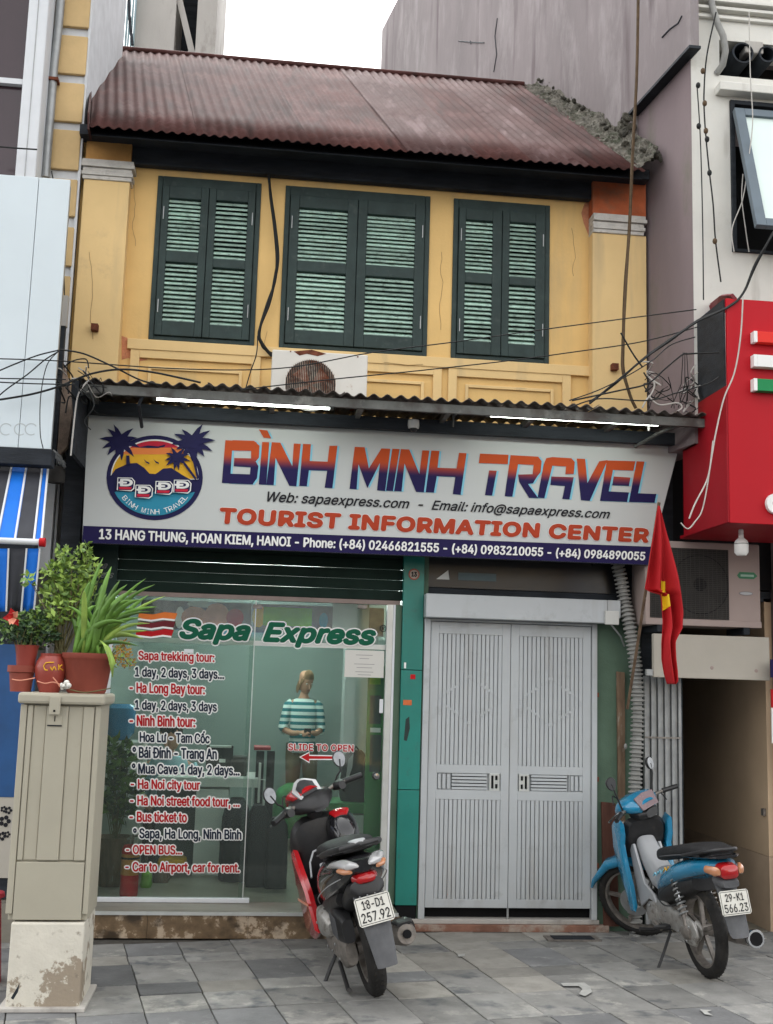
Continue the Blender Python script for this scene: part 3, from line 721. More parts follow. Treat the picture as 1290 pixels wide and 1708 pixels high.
for k in range(len(vb)-1):
    A = P(vb[k][0]+3, 915, AWY1+.01); D = P(vb[k+1][0]+3, 915, AWY1+.01); B = P(vb[k][1]+3, 1020, AWY1+.04); C_ = P(vb[k+1][1]+3, 1020, AWY1+.04)
    vs = []; nx, nz_ = 6, 8
    for j in range(nz_+1):
        for i in range(nx+1):
            p = D.lerp(A, i/nx).lerp(C_.lerp(B, i/nx), j/nz_); p.y += .012*math.sin(i*1.3+k*2)*j/nz_; vs.append(p)
    MB().add(vs, [(j*(nx+1)+i, j*(nx+1)+i+1, (j+1)*(nx+1)+i+1, (j+1)*(nx+1)+i) for j in range(nz_) for i in range(nx)]).build('valance_panel', m_blueaw if k % 2 == 0 else m_greyaw, aw, smooth=True, solid=.003)
    MB().tube([A+Vector((0, -.008, 0)), B+Vector((0, -.008, 0))], .006, 4).build('white_piping', m_whiteaw, aw)
A = P(-20, 904, AWY1-.01); B = P(66, 904, AWY1-.01); B.z = A.z = bt.z
MB().tube([A, B], .017, 12).build('front_bar', m_whiteaw, aw, smooth=True)
MB().tube([B, B+Vector((.03, 0, 0))], .024, 12).build('end_cap', m_redp, aw, smooth=True)

# ---- grimy gap wall, blue panel and shop bits at far left bottom
gap = thing('grimy_party_wall', 'stained grey pier with old cable clutter between the striped awning and the white sign', 'wall', (P(105, 900, -.06).x, 0, 0))
gx0, gx1 = P(62, 900, -.06).x, P(142, 900, -.06).x
boxo('wall', mat('grimy_concrete', (.15, .145, .135), .9, var=.3, scale=3, bump=.4, stain=((.06, .055, .05), 4, .5, .7), stretch=(1, 1, .4)), gap, gx0, gx1, -.06, .3, 0, 3.42)
boxo('dark_post', m_dark, gap, P(108, 800, -.2).x, P(140, 800, -.2).x, -.2, -.062, 1.9, 3.42)
boxo('metal_strip', m_galv, gap, P(97, 800, -.1).x, P(101, 800, -.1).x, -.1, -.062, 1.4, 3.0)
pl = MB(); pts = [(104, 600), (116, 640), (120, 690), (112, 745), (98, 760), (92, 730), (88, 690), (92, 650)]
pl.prism([P(a, b, -.28) for a, b in pts], (0, .05, 0)); pl.build('broken_render', mat('brown_render', (.25, .19, .15), .95, var=.35, scale=12, bump=.8), gap)
post = thing('cable_post', 'dark steel cable post rising beside the pale sign box', 'post', P(102, 640, -.35))
p0, p1 = P(102, 545, -.35), P(98, 780, -.35)
boxo('post', m_dark, post, p0.x-.022, p0.x+.028, -.37, -.33, p1.z, p0.z); boxo('post_top', m_conc, post, p0.x-.03, p0.x+.035, -.375, -.325, p0.z+.001, p0.z+.2)
mt = MB()
c = P(97, 660, -.4); 
for k in range(3): mt.tube([P(88+k*5, 752+k*9, -.4), P(100, 762+k*6, -.4), P(108, 780-k*5, -.4)], .012, 6)
mt.build('junction_bracket', m_galv, post, smooth=True); c = P(94, 792, -.42); MB().lathe((c.x, c.y, c.z), [(0, -.05), (.05, -.05), (.055, .0), (.04, .05), (0, .05)], 14).build('lamp_bowl', m_fan, post, smooth=True)
bp_ = thing('painted_hoarding', 'blue painted shop panel behind the pots at the left edge', 'panel', P(20, 1480, -.3))
zq = P(20, 1330, -.3).z
boxo('blue_board', m_bluew, bp_, -3.4, P(52, 1200, -.3).x, -.3, -.25, zq, P(20, 1075, -.3).z)
boxo('back_wall', m_dark, bp_, -3.6, gx0+.02, -.24, -.1, 0, 3.2)
boxo('lower_board', m_beige, bp_, -3.4, P(52, 1420, -.3).x, -.3, -.25, P(20, 1465, -.3).z, zq-.002)
boxo('dark_base', m_dark, bp_, -3.4, P(52, 1420, -.3).x, -.29, -.25, P(20, 1500, -.3).z, P(20, 1467, -.3).z)
pt = MB()
for (a, b, s_) in ((8, 1370, 9), (3, 1395, 7), (14, 1352, 6), (12, 1392, 5), (6, 1350, 5)):
    c = P(a, b, -.303)
    for k in range(5):
        t = k*1.256; pt.lathe((c.x+math.cos(t)*s_*.0025, -.303-.0002*k, c.z+math.sin(t)*s_*.0025), [(0, 0), (s_*.0015, 0)], 8, 'Y')
pt.build('flower_print', m_blackp, bp_)
boxo('base_step', m_plat, bp_, -3.4, P(40, 1550, -.35).x, -.4, -.24, 0, P(20, 1505, -.35).z)
cs_ = thing('red_step_stool', 'dark red stool edge at the lower left corner', 'stool', PZ(-40, 1640, 0))
c = PZ(-33, 1640, 0); b = MB(); b.tube([c, c+Vector((0, 0, .42))], [.10, .07], 14); b.build('body', m_skirt, cs_, smooth=True); b = MB(); b.lathe(c, [(0, .44), (.085, .44), (.09, .42), (.08, .415)], 18); b.build('seat', m_skirt, cs_, smooth=True)

# ================================================================== white house at the right
XPW = XP+DXW*YW
wh = thing('white_house', 'white painted house front with tilted open window at upper right', 'house', (XP+1, YW, 0))
wx0, wx1, wz0, wz1 = rect(1217, 166, 1400, 420, YW)
wx1 = wx0+1.05; wz1 = P(1220, 168, YW).z; wz0 = P(1220, 420, YW).z
b = MB(); ZW = 8.6
hx0, hx1, hz0, hz1 = rect(1200, 66, 1300, 134, YW)
b.box(XPW+.002, wx0, YW, YW+.25, 3.3, hz0).box(wx0, wx1, YW, YW+.25, 3.3, wz0).box(wx0, wx1, YW, YW+.25, wz1, hz0).box(wx1, 4.5, YW, YW+.25, 3.3, ZW)
b.box(XPW+.002, hx0, YW, YW+.25, hz0, ZW).box(hx0, wx1, YW, YW+.25, hz1, ZW)
b.build('wall', m_whitew, wh)
boxo('room_back', m_black, wh, wx0-.1, wx1+.1, YW+.8, YW+.85, wz0-.1, wz1+.1)
boxo('hole_back', m_fan, wh, hx0-.1, wx1+.2, YW+.45, YW+.5, hz0-.1, hz1+.1)
# dark outer frame
fr = MB(); t = .03
fr.box(wx0, wx0+t, YW-.02, YW+.1, wz0, wz1).box(wx0+t, wx1, YW-.02, YW+.1, wz1-t, wz1).box(wx0+t, wx1, YW-.02, YW+.1, wz0, wz0+.02)
fr.build('window_frame', m_galv if False else m_dark, wh, bevel=.003)
# tilted sash hinged at the top
s0 = P(1222, 186, YW-.03); X_ = s0.x; sb0 = PX(1259, 381, X_)
dirv = (sb0-s0); wS = .95
def sashp(u, v_, d=0):
    n = Vector((0, dirv.z, -dirv.y)).normalized()
    if n.y > 0: n = -n
    q = s0+dirv*v_+Vector((wS*u, 0, 0))+n*d; return q
def sashbar(u0, u1, v0, v1, d0, d1, nm, mm):
    vs = [sashp(u, v_, d) for d in (d0, d1) for (u, v_) in ((u0, v0), (u1, v0), (u1, v1), (u0, v1))]
    MB().add(vs, [(0, 1, 2, 3), (7, 6, 5, 4), (0, 4, 5, 1), (1, 5, 6, 2), (2, 6, 7, 3), (3, 7, 4, 0)]).build(nm, mm, wh, bevel=.003)
m_sash = mat('slate_sash', (.10, .13, .155), .45, .2, var=.12, bump=.02)
sashbar(0, .07, 0, 1, 0, .04, 'sash_stile', m_sash); sashbar(.93, 1, 0, 1, 0, .04, 'sash_stile', m_sash)
sashbar(.07, .93, 0, .06, 0, .04, 'sash_rail', m_sash); sashbar(.07, .93, .94, 1, 0, .04, 'sash_rail', m_sash)
sashbar(.065, .935, .055, .945, .012, .02, 'pane', m_skypane)
# ledge over the window, cornices at the top, hole edge
boxo('window_hood', m_whitew, wh, wx0-.10, wx1+.2, YW-.09, YW-.001, P(1200, 160, YW).z, P(1200, 146, YW).z, bevel=.006)
for k, (a_, e) in enumerate(((30, .03), (18, .05), (8, .07))):
    zc = P(1160, a_, YW).z; boxo('cornice', m_whitew, wh, XPW+.004, wx1+1, YW-e, YW-.0015*k-.001, zc, zc+.022, bevel=.003)
rq = random.Random(9)
for k in range(26):
    x = hx0+rq.random()*.36; c = Vector((x, YW+.04*rq.random(), hz0+rq.uniform(-.02, .035))); s_ = rq.uniform(.015, .04)
    MB().sphere((0, 0, 0), s_, 6, 4, (1.6, 1, .7)).build('brick_rubble', m_brickred if k % 2 else m_rubble, wh, origin=c, local=True)
for (a_, b_, r_) in ((1232, 98, .075), (1272, 100, .06)):
    c = P(a_, b_, YW+.06); MB().lathe(c, [(r_, -.08), (r_, .3), (r_-.012, .3), (r_-.012, -.08), (r_, -.08)], 20, 'Y').build('duct', m_dark, wh, smooth=True)
c = P(1250, 77, YW); MB().box(c.x-.03, c.x+.10, YW-.01, YW+.1, c.z-.05, c.z+.04).build('mortar_plug', m_conc, wh, bevel=.01)
pp = MB(); pp.tube([P(1182, -20, YW-.06), P(1190, 15, YW-.06), P(1197, 38, YW-.07), P(1207, 60, YW-.08), P(1211, 85, YW-.08), P(1206, 108, YW-.05), P(1196, 122, YW+.0)], .022, 12)
pp.build('drain_pipe', m_hose, wh, smooth=True)
c = P(1203, 476, YW); 
for k in range(7):
    q = P(1196+rq.uniform(0, 16), 470+rq.uniform(0, 22), YW-.02); MB().sphere((0, 0, 0), rq.uniform(.012, .03), 6, 4).build('mortar_lump', m_rubble if k % 2 else m_whitew, wh, origin=q, local=True)
# purple grey lower wall below the white paint, beside the red sign
boxo('lower_wall', m_purple2, wh, XPW+.001, 4.5, YW+.01, YW+.25, 3.12, 3.299)

# ================================================================== red sign box at the right
rx = P(1212, 700, -1.1).x; RYF = -1.1
zt_ = P(1225, 498, RYF).z; zb_ = P(1225, 872, RYF).z
rs = thing('red_shop_sign', 'bright red shop sign box with red, white and green raised bars at right edge', 'sign', (rx+.7, -.9, zb_))
farp = PX(1140, 800, rx)
boxo('face', m_redbox, rs, rx+.012, rx+2.0, RYF, RYF+.02, zb_, zt_, bevel=.002)
boxo('side_panel', m_redside, rs, rx, rx+.011, RYF+.001, farp.y, zb_+.002, zt_-.55, bevel=.002)
boxo('side_panel', m_dark, rs, rx+.001, rx+.011, RYF+.02, farp.y, zt_-.549, zt_-.001)
boxo('bottom_panel', m_redside, rs, rx+.012, rx+2, RYF+.021, -.3, zb_-.0, zb_+.02)
MB().prism([P(1160, 528, -.45), P(1178, 512, -.55), P(1200, 494, -.9), P(1218, 492, RYF), P(1225, 500, RYF), P(1214, 520, -1.0), P(1190, 530, -.7)], (.02, 0, .012)).build('top_flap', m_dkred, rs)
for (a_, b_, mm) in ((552, 570, mat('bar_red', (.70, .03, .02), .5, var=.03, bump=0)), (591, 611, m_white), (631, 651, mat('bar_green', (.01, .22, .07), .5, var=.03, bump=0))):
    q = P(1264, a_, RYF-.05); q2 = P(1264, b_, RYF-.05)
    o = boxo('raised_bar', mm, rs, q.x, q.x+.6, RYF-.05, RYF-.0005, q2.z, q.z, bevel=.002)
    boxo('bar_end', m_white, rs, q.x-.022, q.x-.0005, RYF-.05, RYF-.0005, q2.z, q.z)
c = P(1296, 840, RYF-.025)
MB().lathe((c.x, RYF-.03, c.z), [(.026, 0), (.062, 0), (.062, .029), (.026, .029), (.026, 0)], 28, 'Y').build('letter_ring', m_white, rs, smooth=True)
# bulb hanging below the sign
bu = P(1237, 905, -.85)
bulb = thing('light_bulb', 'white hanging bulb under the red sign', 'light bulb', bu)
s_ = .0034
MB().lathe(bu, [(0, -.083), (.028, -.08), (.042, -.062), (.043, -.01), (.041, .0), (.036, .012), (.020, .026), (.016, .03), (.016, .05), (.012, .055), (0, .055)], 24).build('globe', m_bulb, bulb, smooth=True)
MB().lathe(bu, [(0, .056), (.015, .056), (.015, .075), (.008, .09), (.003, .11), (.003, .135), (0, .135)], 14).build('socket', m_white, bulb, smooth=True)
MB().lathe(bu, [(.0435, -.012), (.0445, -.010), (.0435, -.006)], 24).build('collar', m_hose, bulb, smooth=True)
MB().tube([bu+Vector((0, 0, .13)), Vector((bu.x, bu.y, zb_))], .002, 5).build('wire', m_cable, bulb)
# ================================================================== canopy over the shop
CY = -.8
ca, cb = P(128, 634, CY), P(1205, 690, CY)
cz = (ca.z+cb.z)/2
can = thing('tin_canopy', 'shallow corrugated tin canopy with grey frame over the long shop sign', 'canopy', ((ca.x+cb.x)/2, 0, cz))
cutx = [ca.x+(cb.x-ca.x)*k/5 for k in range(6)]
for i in range(5):
    x0, x1 = cutx[i]-(.03 if i else 0), cutx[i+1]; nx = int((x1-x0)/.011); b = MB(); vs = []
    for r in range(4):
        y = CY+(-.02-CY)*r/3
        for k in range(nx+1):
            x = x0+(x1-x0)*k/nx
            vs.append((x, y+(.012*mnoise.noise(Vector((x*4, 2, 0))) if r == 0 else 0), cz+.012*math.sin(2*math.pi*x/.083)+.012*mnoise.noise(Vector((x*1.1, 9, 0)))+.05*r/3+.009*(i % 2)))
    n_ = nx+1
    b.add(vs, [(q*n_+k, q*n_+k+1, (q+1)*n_+k+1, (q+1)*n_+k) for q in range(3) for k in range(nx)])
    b.build('canopy_sheet', m_can, can, smooth=True, solid=.004)
boxo('front_rail', m_canu, can, ca.x+.02, cb.x-.06, CY+.03, CY+.06, cz-.075, cz-.022)
boxo('rear_rail', m_dark, can, ca.x+.02, cb.x-.06, -.42, -.37, cz-.12, cz-.04)
for k in range(8):
    x = ca.x+.05+(cb.x-ca.x-.15)*k/7; boxo('cross_rail', m_canu, can, x, x+.03, CY+.062, -.05, cz-.06, cz-.022)
boxo('side_skirt', m_dark, can, ca.x-.01, ca.x+.012, CY+.02, -.03, cz-.45, cz-.005)
b = MB(); q = P(240, 660, -.75); b.tube([q+Vector((.0, 0, .02)), q+Vector((-.03, .03, -.05)), q+Vector((-.03, .28, -.13))], .011, 6); b.build('bracket', m_dark, can)
b = MB(); b.tube([P(757, 694, -.62), P(766, 686, -.6), P(792, 676, -.5)], .011, 6); b.tube([P(757, 694, -.62), P(756, 712, -.6)], .006, 6); b.build('bracket', m_canu, can)
b = MB(); b.tube([P(1060, 745, -.4), P(1100, 722, -.6), P(1160, 700, -.76)], .012, 6); b.build('bracket', m_canu, can)
# tube lights
for (xa, ya, xb, yb, lab) in ((262, 664, 550, 681, 'lit fluorescent tube under the canopy above the palm tree logo'), (818, 692, 1098, 708, 'lit fluorescent tube under the canopy above the word TRAVEL')):
    A, B = P(xa, ya, -.70), P(xb, yb, -.70); z = (A.z+B.z)/2
    t = thing('tube_light', lab, 'tube light', ((A.x+B.x)/2, -.7, z+.035), 'tube lights under the canopy')
    boxo('fitting', m_canu, t, A.x-.04, B.x+.05, -.715, -.68, z+.016, z+.045)
    MB().tube([(A.x, -.7, z), (B.x, -.7, z)], .011, 10).build('tube', m_tube, t, smooth=True)
    for xx in (A.x-.012, B.x+.012): MB().tube([(xx-.012, -.7, z), (xx+.012, -.7, z)], .014, 10).build('end_socket', m_canu, t)
    if xa > 600: MB().tube([(B.x-.06, -.7, z-.01), (B.x-.06, -.7, z-.045)], .006, 6).build('pull_switch', m_white, t)
# security camera
q = P(690, 712, -.42)
sc = thing('security_camera', 'small white dome security camera above the sign lettering', 'camera', q)
MB().lathe(q, [(0, .045), (.036, .043), (.038, .01), (.034, -.012), (0, -.012)], 18).build('housing', m_bulb, sc, smooth=True)
MB().sphere(q+Vector((0, -.01, -.014)), .024, 14, 8).build('lens', m_monitor, sc, smooth=True)

# ================================================================== main shop sign
SY = -.33
sg = thing('shop_sign', 'long white sign reading BÌNH MINH TRAVEL with palm sunset logo and address band', 'sign', P(620, 820, SY))
Q = [P(147, 685, SY), P(1135, 738, SY), P(1082, 942, SY), P(137, 905, SY)]
MB().prism([Q[0], Q[1], Q[2], Q[3]], (0, .05, 0)).build('board', m_signw, sg)
A_, B_ = P(139, 877, SY-.002), P(1091, 912, SY-.002)
MB().quad(A_, B_, P(1082, 942, SY-.002), P(137, 905, SY-.002)).build('address_band', m_purplebl, sg)
edge = MB()
for i in range(4): edge.tube([Q[i]+Vector((0, .01, 0)), Q[(i+1) % 4]+Vector((0, .01, 0))], .006, 4)
edge.build('edge_trim', m_dark, sg)
def slq(x0, x1, y0, y1, lean=0):
    """pixel quad of a level line of print, following the facade's slope"""
    s0 = .029-5.9e-5*(y0-1133); s1 = .029-5.9e-5*(y1-1133); d = x1-x0
    return [(x0+lean, y0), (x1+lean, y0+s0*d), (x1, y1+s1*d), (x0, y1)]
TY = SY-.0035
pxtext('address_text', '13 HANG THUNG, HOAN KIEM, HANOI - Phone: (+84) 02466821555 - (+84) 0983210055 - (+84) 0984890055',
       [(165, 881), (1077, 920), (1076, 938), (165, 903)], TY, m_white, sg, bold=.022, shear=.05, res=3)
pxtext('web_text', 'Web: sapaexpress.com  -  Email: info@sapaexpress.com', [(447, 819), (1019, 850), (1016, 869), (445, 841)], TY, m_blackp, sg, bold=.014, shear=.25)
pxtext('tourist_text', 'TOURIST INFORMATION CENTER', [(367, 846), (1084, 881), (1082, 906), (365, 874)], TY, m_oran, sg, bold=.05, outline=.02, om=m_pinkw, shear=.03, sp=1.06)
# --- big gradient lettering, drawn as strokes (crop coordinates of two enlargements)
c5 = lambda u, v: (360+u/3.225, 700+v/3.225)
c6 = lambda u, v: (740+u/3.146, 740+v/3.146)
G5 = [
 # B
 [(52,110),(92,112),(76,342),(33,340)], [(90,110),(205,113),(222,124),(196,168),(88,166)], [(205,113),(236,140),(232,205),(214,226),(190,207),(190,166)],
 [(100,206),(192,208),(216,228),(188,256),(97,250)], [(216,226),(230,250),(222,315),(198,348),(184,292),(188,255)], [(76,290),(186,294),(200,348),(72,343)],
 # I with grave
 [(232,52),(278,58),(298,100),(258,97)], [(250,120),(288,121),(272,350),(232,348)],
 # N
 [(302,121),(348,123),(412,250),(420,128),(458,130),(434,358),(396,355),(322,205),(312,352),(272,350)],
 # H
 [(470,130),(512,132),(506,222),(602,226),(612,140),(655,140),(628,368),(586,366),(600,275),(502,272),(490,358),(450,356)],
 # M
 [(748,146),(802,148),(824,262),(892,154),(940,156),(912,384),(868,380),(884,232),(816,368),(768,240),(758,374),(720,372)],
 # I
 [(950,156),(990,158),(954,384),(916,382)],
 # N
 [(996,158),(1042,160),(1096,292),(1112,165),(1150,166),(1120,390),(1078,388),(1016,236),(1000,386),(960,384)],
 # H
 [(1160,166),(1204,168),(1194,258),(1296,262),(1310,178),(1350,180),(1318,404),(1276,400),(1290,308),(1190,304),(1174,392),(1130,390)]]
G6 = [
 # T
 [(192,52),(342,58),(338,108),(186,102)], [(240,140),(280,142),(256,272),(218,270)],
 # R
 [(352,60),(498,68),(516,92),(510,150),(492,172),(468,160),(474,112),(392,108),(362,278),(322,276)], [(392,162),(468,160),(492,172),(470,208),(444,212),(498,286),(450,284),(398,200)],
 # A
 [(540,76),(572,70),(672,76),(690,96),(684,160),(640,160),(644,120),(572,116),(530,286),(494,284),(526,110)], [(566,172),(684,176),(662,292),(624,290),(638,222),(562,216)],
 # V
 [(700,78),(744,80),(756,206),(818,92),(862,86),(768,300),(722,296)],
 # E
 [(858,88),(1008,92),(998,142),(890,138),(868,250),(974,256),(964,306),(822,300)], [(894,172),(982,178),(974,222),(886,218)],
 # L
 [(1014,92),(1056,94),(1022,260),(1118,264),(1108,310),(974,306)]]
polys = [[c5(*p) for p in g_] for g_ in G5]+[[c6(*p) for p in g_] for g_ in G6]
bA = MB(); bB = MB()
for k, pg in enumerate(polys):
    bA.add([P(x, y, TY-.0006-.0001*(k % 7)) for x, y in pg], [tuple(range(len(pg)))])
    for j, (dx, dy) in enumerate(((3.4, .2),)):
        bB.add([P(x+dx, y+dy+.4, TY+.0008-.0001*(k % 7)) for x, y in pg], [tuple(range(len(pg)))])
def tri_build(b, name, m_, par):
    o = b.build(name, m_, par); bm = bmesh.new(); bm.from_mesh(o.data); bmesh.ops.triangulate(bm, faces=bm.faces, ngon_method='EAR_CLIP'); bm.to_mesh(o.data); bm.free(); return o
m_grad = gradient_mat('orange_to_navy_print', (.016, .012, .07), (.50, .075, .018), .30, .56)
tri_build(bB, 'lettering_shadow', m_cyanp, sg); tri_build(bA, 'lettering', m_grad, sg)
# --- logo (enlargement crop 130,680 x 4.778)
c7 = lambda u, v: (130+u/4.778, 680+v/4.778)
_l = [0]
def lp(name, pts, m_, par=None):
    _l[0] += 1; b = MB(); b.add([P(*c7(u, v), TY-.0004*_l[0]) for u, v in pts], [tuple(range(len(pts)))]); return tri_build(b, name, m_, par or sg)
def circ(cx_, cy_, rx_, ry_, a0=0, a1=360, n=48): return [(cx_+rx_*math.cos(R_(a0+(a1-a0)*k/n)), cy_+ry_*math.sin(R_(a0+(a1-a0)*k/n))) for k in range(n+(0 if abs(a1-a0) == 360 else 1))]
lp('logo_disc', circ(612, 558, 384, 338), m_navy2)
lp('logo_sky', circ(612, 552, 350, 300, 176, 364), m_white)
lp('logo_yellow_sky', circ(612, 556, 342, 292, 178, 362), m_lyel)
def band(y0, y1, cx_=612, cy_=556, rx_=342, ry_=292, n=14):
    L1 = []; R1 = []
    for k in range(n+1):
        y = y0+(y1-y0)*k/n; h = max(0, 1-((y-cy_)/ry_)**2)**.5*rx_; L1.append((cx_-h, y)); R1.append((cx_+h, y))
    return L1+R1[::-1]
lp('logo_red_sky', band(266, 318), m_lred); lp('logo_orange_sky', band(318, 372), m_lor)
lp('logo_cloud', [(470, 318), (560, 300), (640, 308), (700, 292), (690, 312), (640, 322), (560, 322)], m_navy2)
lp('logo_hills', [(250, 560), (300, 490), (400, 445), (470, 440), (530, 480), (570, 525), (620, 528), (680, 485), (745, 480), (840, 540), (930, 590), (990, 560), (985, 620), (960, 700), (260, 700), (238, 620)], m_navy2)
lp('logo_water', [(308, 668)]+[(908, 676)]+circ(612, 560, 345, 300, 22, 158, 24)[0:], m_lteal)
def palm(cx_, cy_, r, n, rot=0, sq=.92):
    """ring of tapering curved fronds"""
    rr = random.Random(int(cx_)); 
    for k in range(n):
        t = R_(rot+360*k/n+rr.uniform(-6, 6)); L = r*rr.uniform(.86, 1.08); w_ = r*.14; pts = []
        for s_ in (0, .35, .7, 1):
            tt = t+.25*s_*(1 if math.cos(t) > 0 else -1)*(1 if math.sin(t) < .2 else .6)
            pts.append((cx_+L*s_*math.cos(tt), cy_+L*s_*math.sin(tt)*sq, w_*(.75+1.0*s_ if s_ < .5 else 2.0*(1-s_)), tt))
        up_ = [(x-w2*math.sin(a2), y+w2*math.cos(a2)) for x, y, w2, a2 in pts]; dn = [(x+w2*math.sin(a2), y-w2*math.cos(a2)) for x, y, w2, a2 in pts[:-1]]
        lp('palm_frond', up_+dn[::-1], m_navy2)
    lp('palm_heart', circ(cx_, cy_, r*.3, r*.27, n=16), m_navy2)
palm(335, 270, 165, 11, 8); palm(918, 280, 172, 12, 12); palm(788, 400, 108, 10, 0)
lp('palm_trunk', [(385, 380), (410, 380), (416, 450), (385, 455)], m_navy2)
lp('palm_trunk', [(905, 380), (930, 380), (965, 560), (950, 572)], m_navy2); lp('palm_trunk', [(840, 450), (862, 445), (945, 560), (938, 580)], m_navy2)
for cx_ in (548, 625): lp('logo_bird', [(cx_-25, 408), (cx_, 428), (cx_+20, 436), (cx_+22, 450), (cx_-4, 438)], m_navy2)
for k, (cx_, cy_) in enumerate(((382, 606), (526, 664), (686, 634), (832, 624))):
    lp('badge_outline', [(cx_-72, cy_+50), (cx_-66, cy_-50), (cx_+50, cy_-48), (cx_+74, cy_-20), (cx_+68, cy_+40), (cx_+44, cy_+60)], m_white)
    lp('badge_shadow', [(cx_-64, cy_+50), (cx_-60, cy_-44), (cx_+46, cy_-42), (cx_+66, cy_-18), (cx_+60, cy_+36), (cx_+40, cy_+52)], m_navy2)
    lp('badge_red_bar', [(cx_-56, cy_+36), (cx_-56, cy_+24), (cx_+48, cy_+26), (cx_+40, cy_+46), (cx_-52, cy_+44)], m_lred)
    q = [P(*c7(a_, b_), TY-.0004*(_l[0]+1)) for a_, b_ in ((cx_-60, cy_-40), (cx_+58, cy_-38), (cx_+54, cy_+22), (cx_-62, cy_+20))]; _l[0] += 2
    put_text('badge_letter', 'Đ', q, m_white, sg, bold=.05, lift=0)
for k, ch in enumerate('BINH MINH TRAVEL'):
    if ch == ' ': continue
    t = R_(142-105*k/15); cx_, cy_ = 612+300*math.cos(t), 545+285*math.sin(t); tx = Vector((math.sin(t), -math.cos(t))); ty = Vector((math.cos(t), math.sin(t)))
    c_ = Vector((cx_, cy_)); hw, hh = (6 if ch == 'I' else 17), 20
    q = [c_-tx*hw-ty*hh, c_+tx*hw-ty*hh, c_+tx*hw+ty*hh, c_-tx*hw+ty*hh]
    put_text('ring_letter', ch, [P(*c7(p.x, p.y), TY-.0004*(_l[0]+1)) for p in q], m_white, sg, bold=.0, lift=0)

# ================================================================== rusty air conditioner above the canopy
AY = -.5
x0, x1, z0, z1 = rectq((454, 583), (613, 591), (613, 665), (452, 655), AY)
ac = thing('rusty_air_conditioner', 'white outdoor air conditioner with rusted round fan opening above the canopy', 'air conditioner', ((x0+x1)/2, AY+.13, cz+.06))
z0 = cz+.06
boxo('casing', m_acw, ac, x0, x1, AY, AY+.26, z0, z1, bevel=.008)
fc = P(518, 642, AY); fr_ = .165
ms = MB(); ms.lathe((fc.x, AY-.003, fc.z), [(0, 0), (fr_, 0)], 36, 'Y'); o = ms.build('fan_opening', m_fan, ac)
ms = MB(); ms.lathe((fc.x, AY-.012, fc.z), [(fr_-.006, 0), (fr_+.006, 0), (fr_+.006, .01)], 36, 'Y'); ms.build('fan_ring', m_acw, ac, smooth=True)
ms = MB()
for k in range(-14, 15):
    x = fc.x+k*.0112; h = math.sqrt(max(0, fr_**2-(k*.0112)**2)); ms.box(x-.0016, x+.0016, AY-.013, AY-.009, max(fc.z-h, z0+.005), fc.z+h)
o = ms.build('fan_guard', mat('rusty_wire', (.42, .36, .30), .8, .1, var=.4, scale=14, bump=.2, stain=((.16, .06, .03), 9, .45, .6)), ac)
ms = MB()
for k in range(4): ms.prism([(fc.x, AY-.006, fc.z), (fc.x+.13*math.cos(k*1.57+.3), AY-.006, fc.z+.13*math.sin(k*1.57+.3)), (fc.x+.13*math.cos(k*1.57+1.1), AY-.006, fc.z+.13*math.sin(k*1.57+1.1))], (0, .002, 0))
ms.build('fan_blade', m_rust, ac)
for (a_, b_) in ((485, 582), (597, 591), (560, 650), (464, 650)): c = P(a_, b_+4, AY-.002); boxo('screw', m_rust, ac, c.x-.004, c.x+.004, AY-.004, AY-.0005, c.z-.004, c.z+.004)
wb_ = MB(); wb_.add([P(a_, b_, AY-.0012) for a_, b_ in ((490, 586), (520, 583), (545, 590), (530, 594), (512, 590), (500, 593))], [(0, 1, 2, 3, 4, 5)]); wb_.build('rust_patch', m_rust, ac)
for xx in (x0+.06, x1-.1): boxo('foot', m_rust, ac, xx, xx+.04, AY, AY+.26, cz+.03, cz+.059)

# ================================================================== ground floor shop front
ZS = P(400, 1000, .03).z; GX0 = P(172, 1300, .03).x; GX1 = P(640, 1300, .03).x; ZP = .155
shop = thing('travel_shop', 'glazed shop front with sliding glass doors, half raised dark green shutter and teal pillar', 'shop front', ((GX0+GX1)/2, 0, 0))
n = 0; z = ZS+.03
while z < 2.66:
    boxo('shutter_slat', m_shut, shop, P(150, 950, .03).x, P(672, 960, .03).x, .02+(.0 if n % 2 else .004), .045, z, z+.066, bevel=.004); z += .069; n += 1
boxo('shutter_bottom_bar', mat('pinkish_bar', (.22, .17, .15), .5, .2, var=.2, bump=.05), shop, GX0, P(668, 1003, .02).x, .015, .05, ZS, ZS+.028)
boxo('lintel', m_shut, shop, HX0, XP-.02, .05, .25, 2.35, 2.68)
# platform
px0, px1 = -1.98, P(664, 1530, -.27).x
boxo('platform', m_plat, shop, px0, px1, -.25, 4.4, .0, ZP-.012)
boxo('platform_slab', m_plat, shop, px0, px1, -.268, .6, ZP-.0115, ZP, bevel=.002)
boxo('nosing', m_alu, shop, px0, px1+.003, -.275, -.2685, ZP-.02, ZP+.001)
xx = px0
for k, wd in enumerate((.62, .6, .6, .6)):
    xe_ = min(xx+wd, px1)
    if xe_-xx > .05: boxo('marble_riser', m_marble, shop, xx+.001, xe_-.001, -.264, -.2505, .0, ZP-.021)
    xx += wd
boxo('marble_riser', m_marble, shop, px1+.0005, px1+.012, -.26, -.0, 0, ZP-.02)
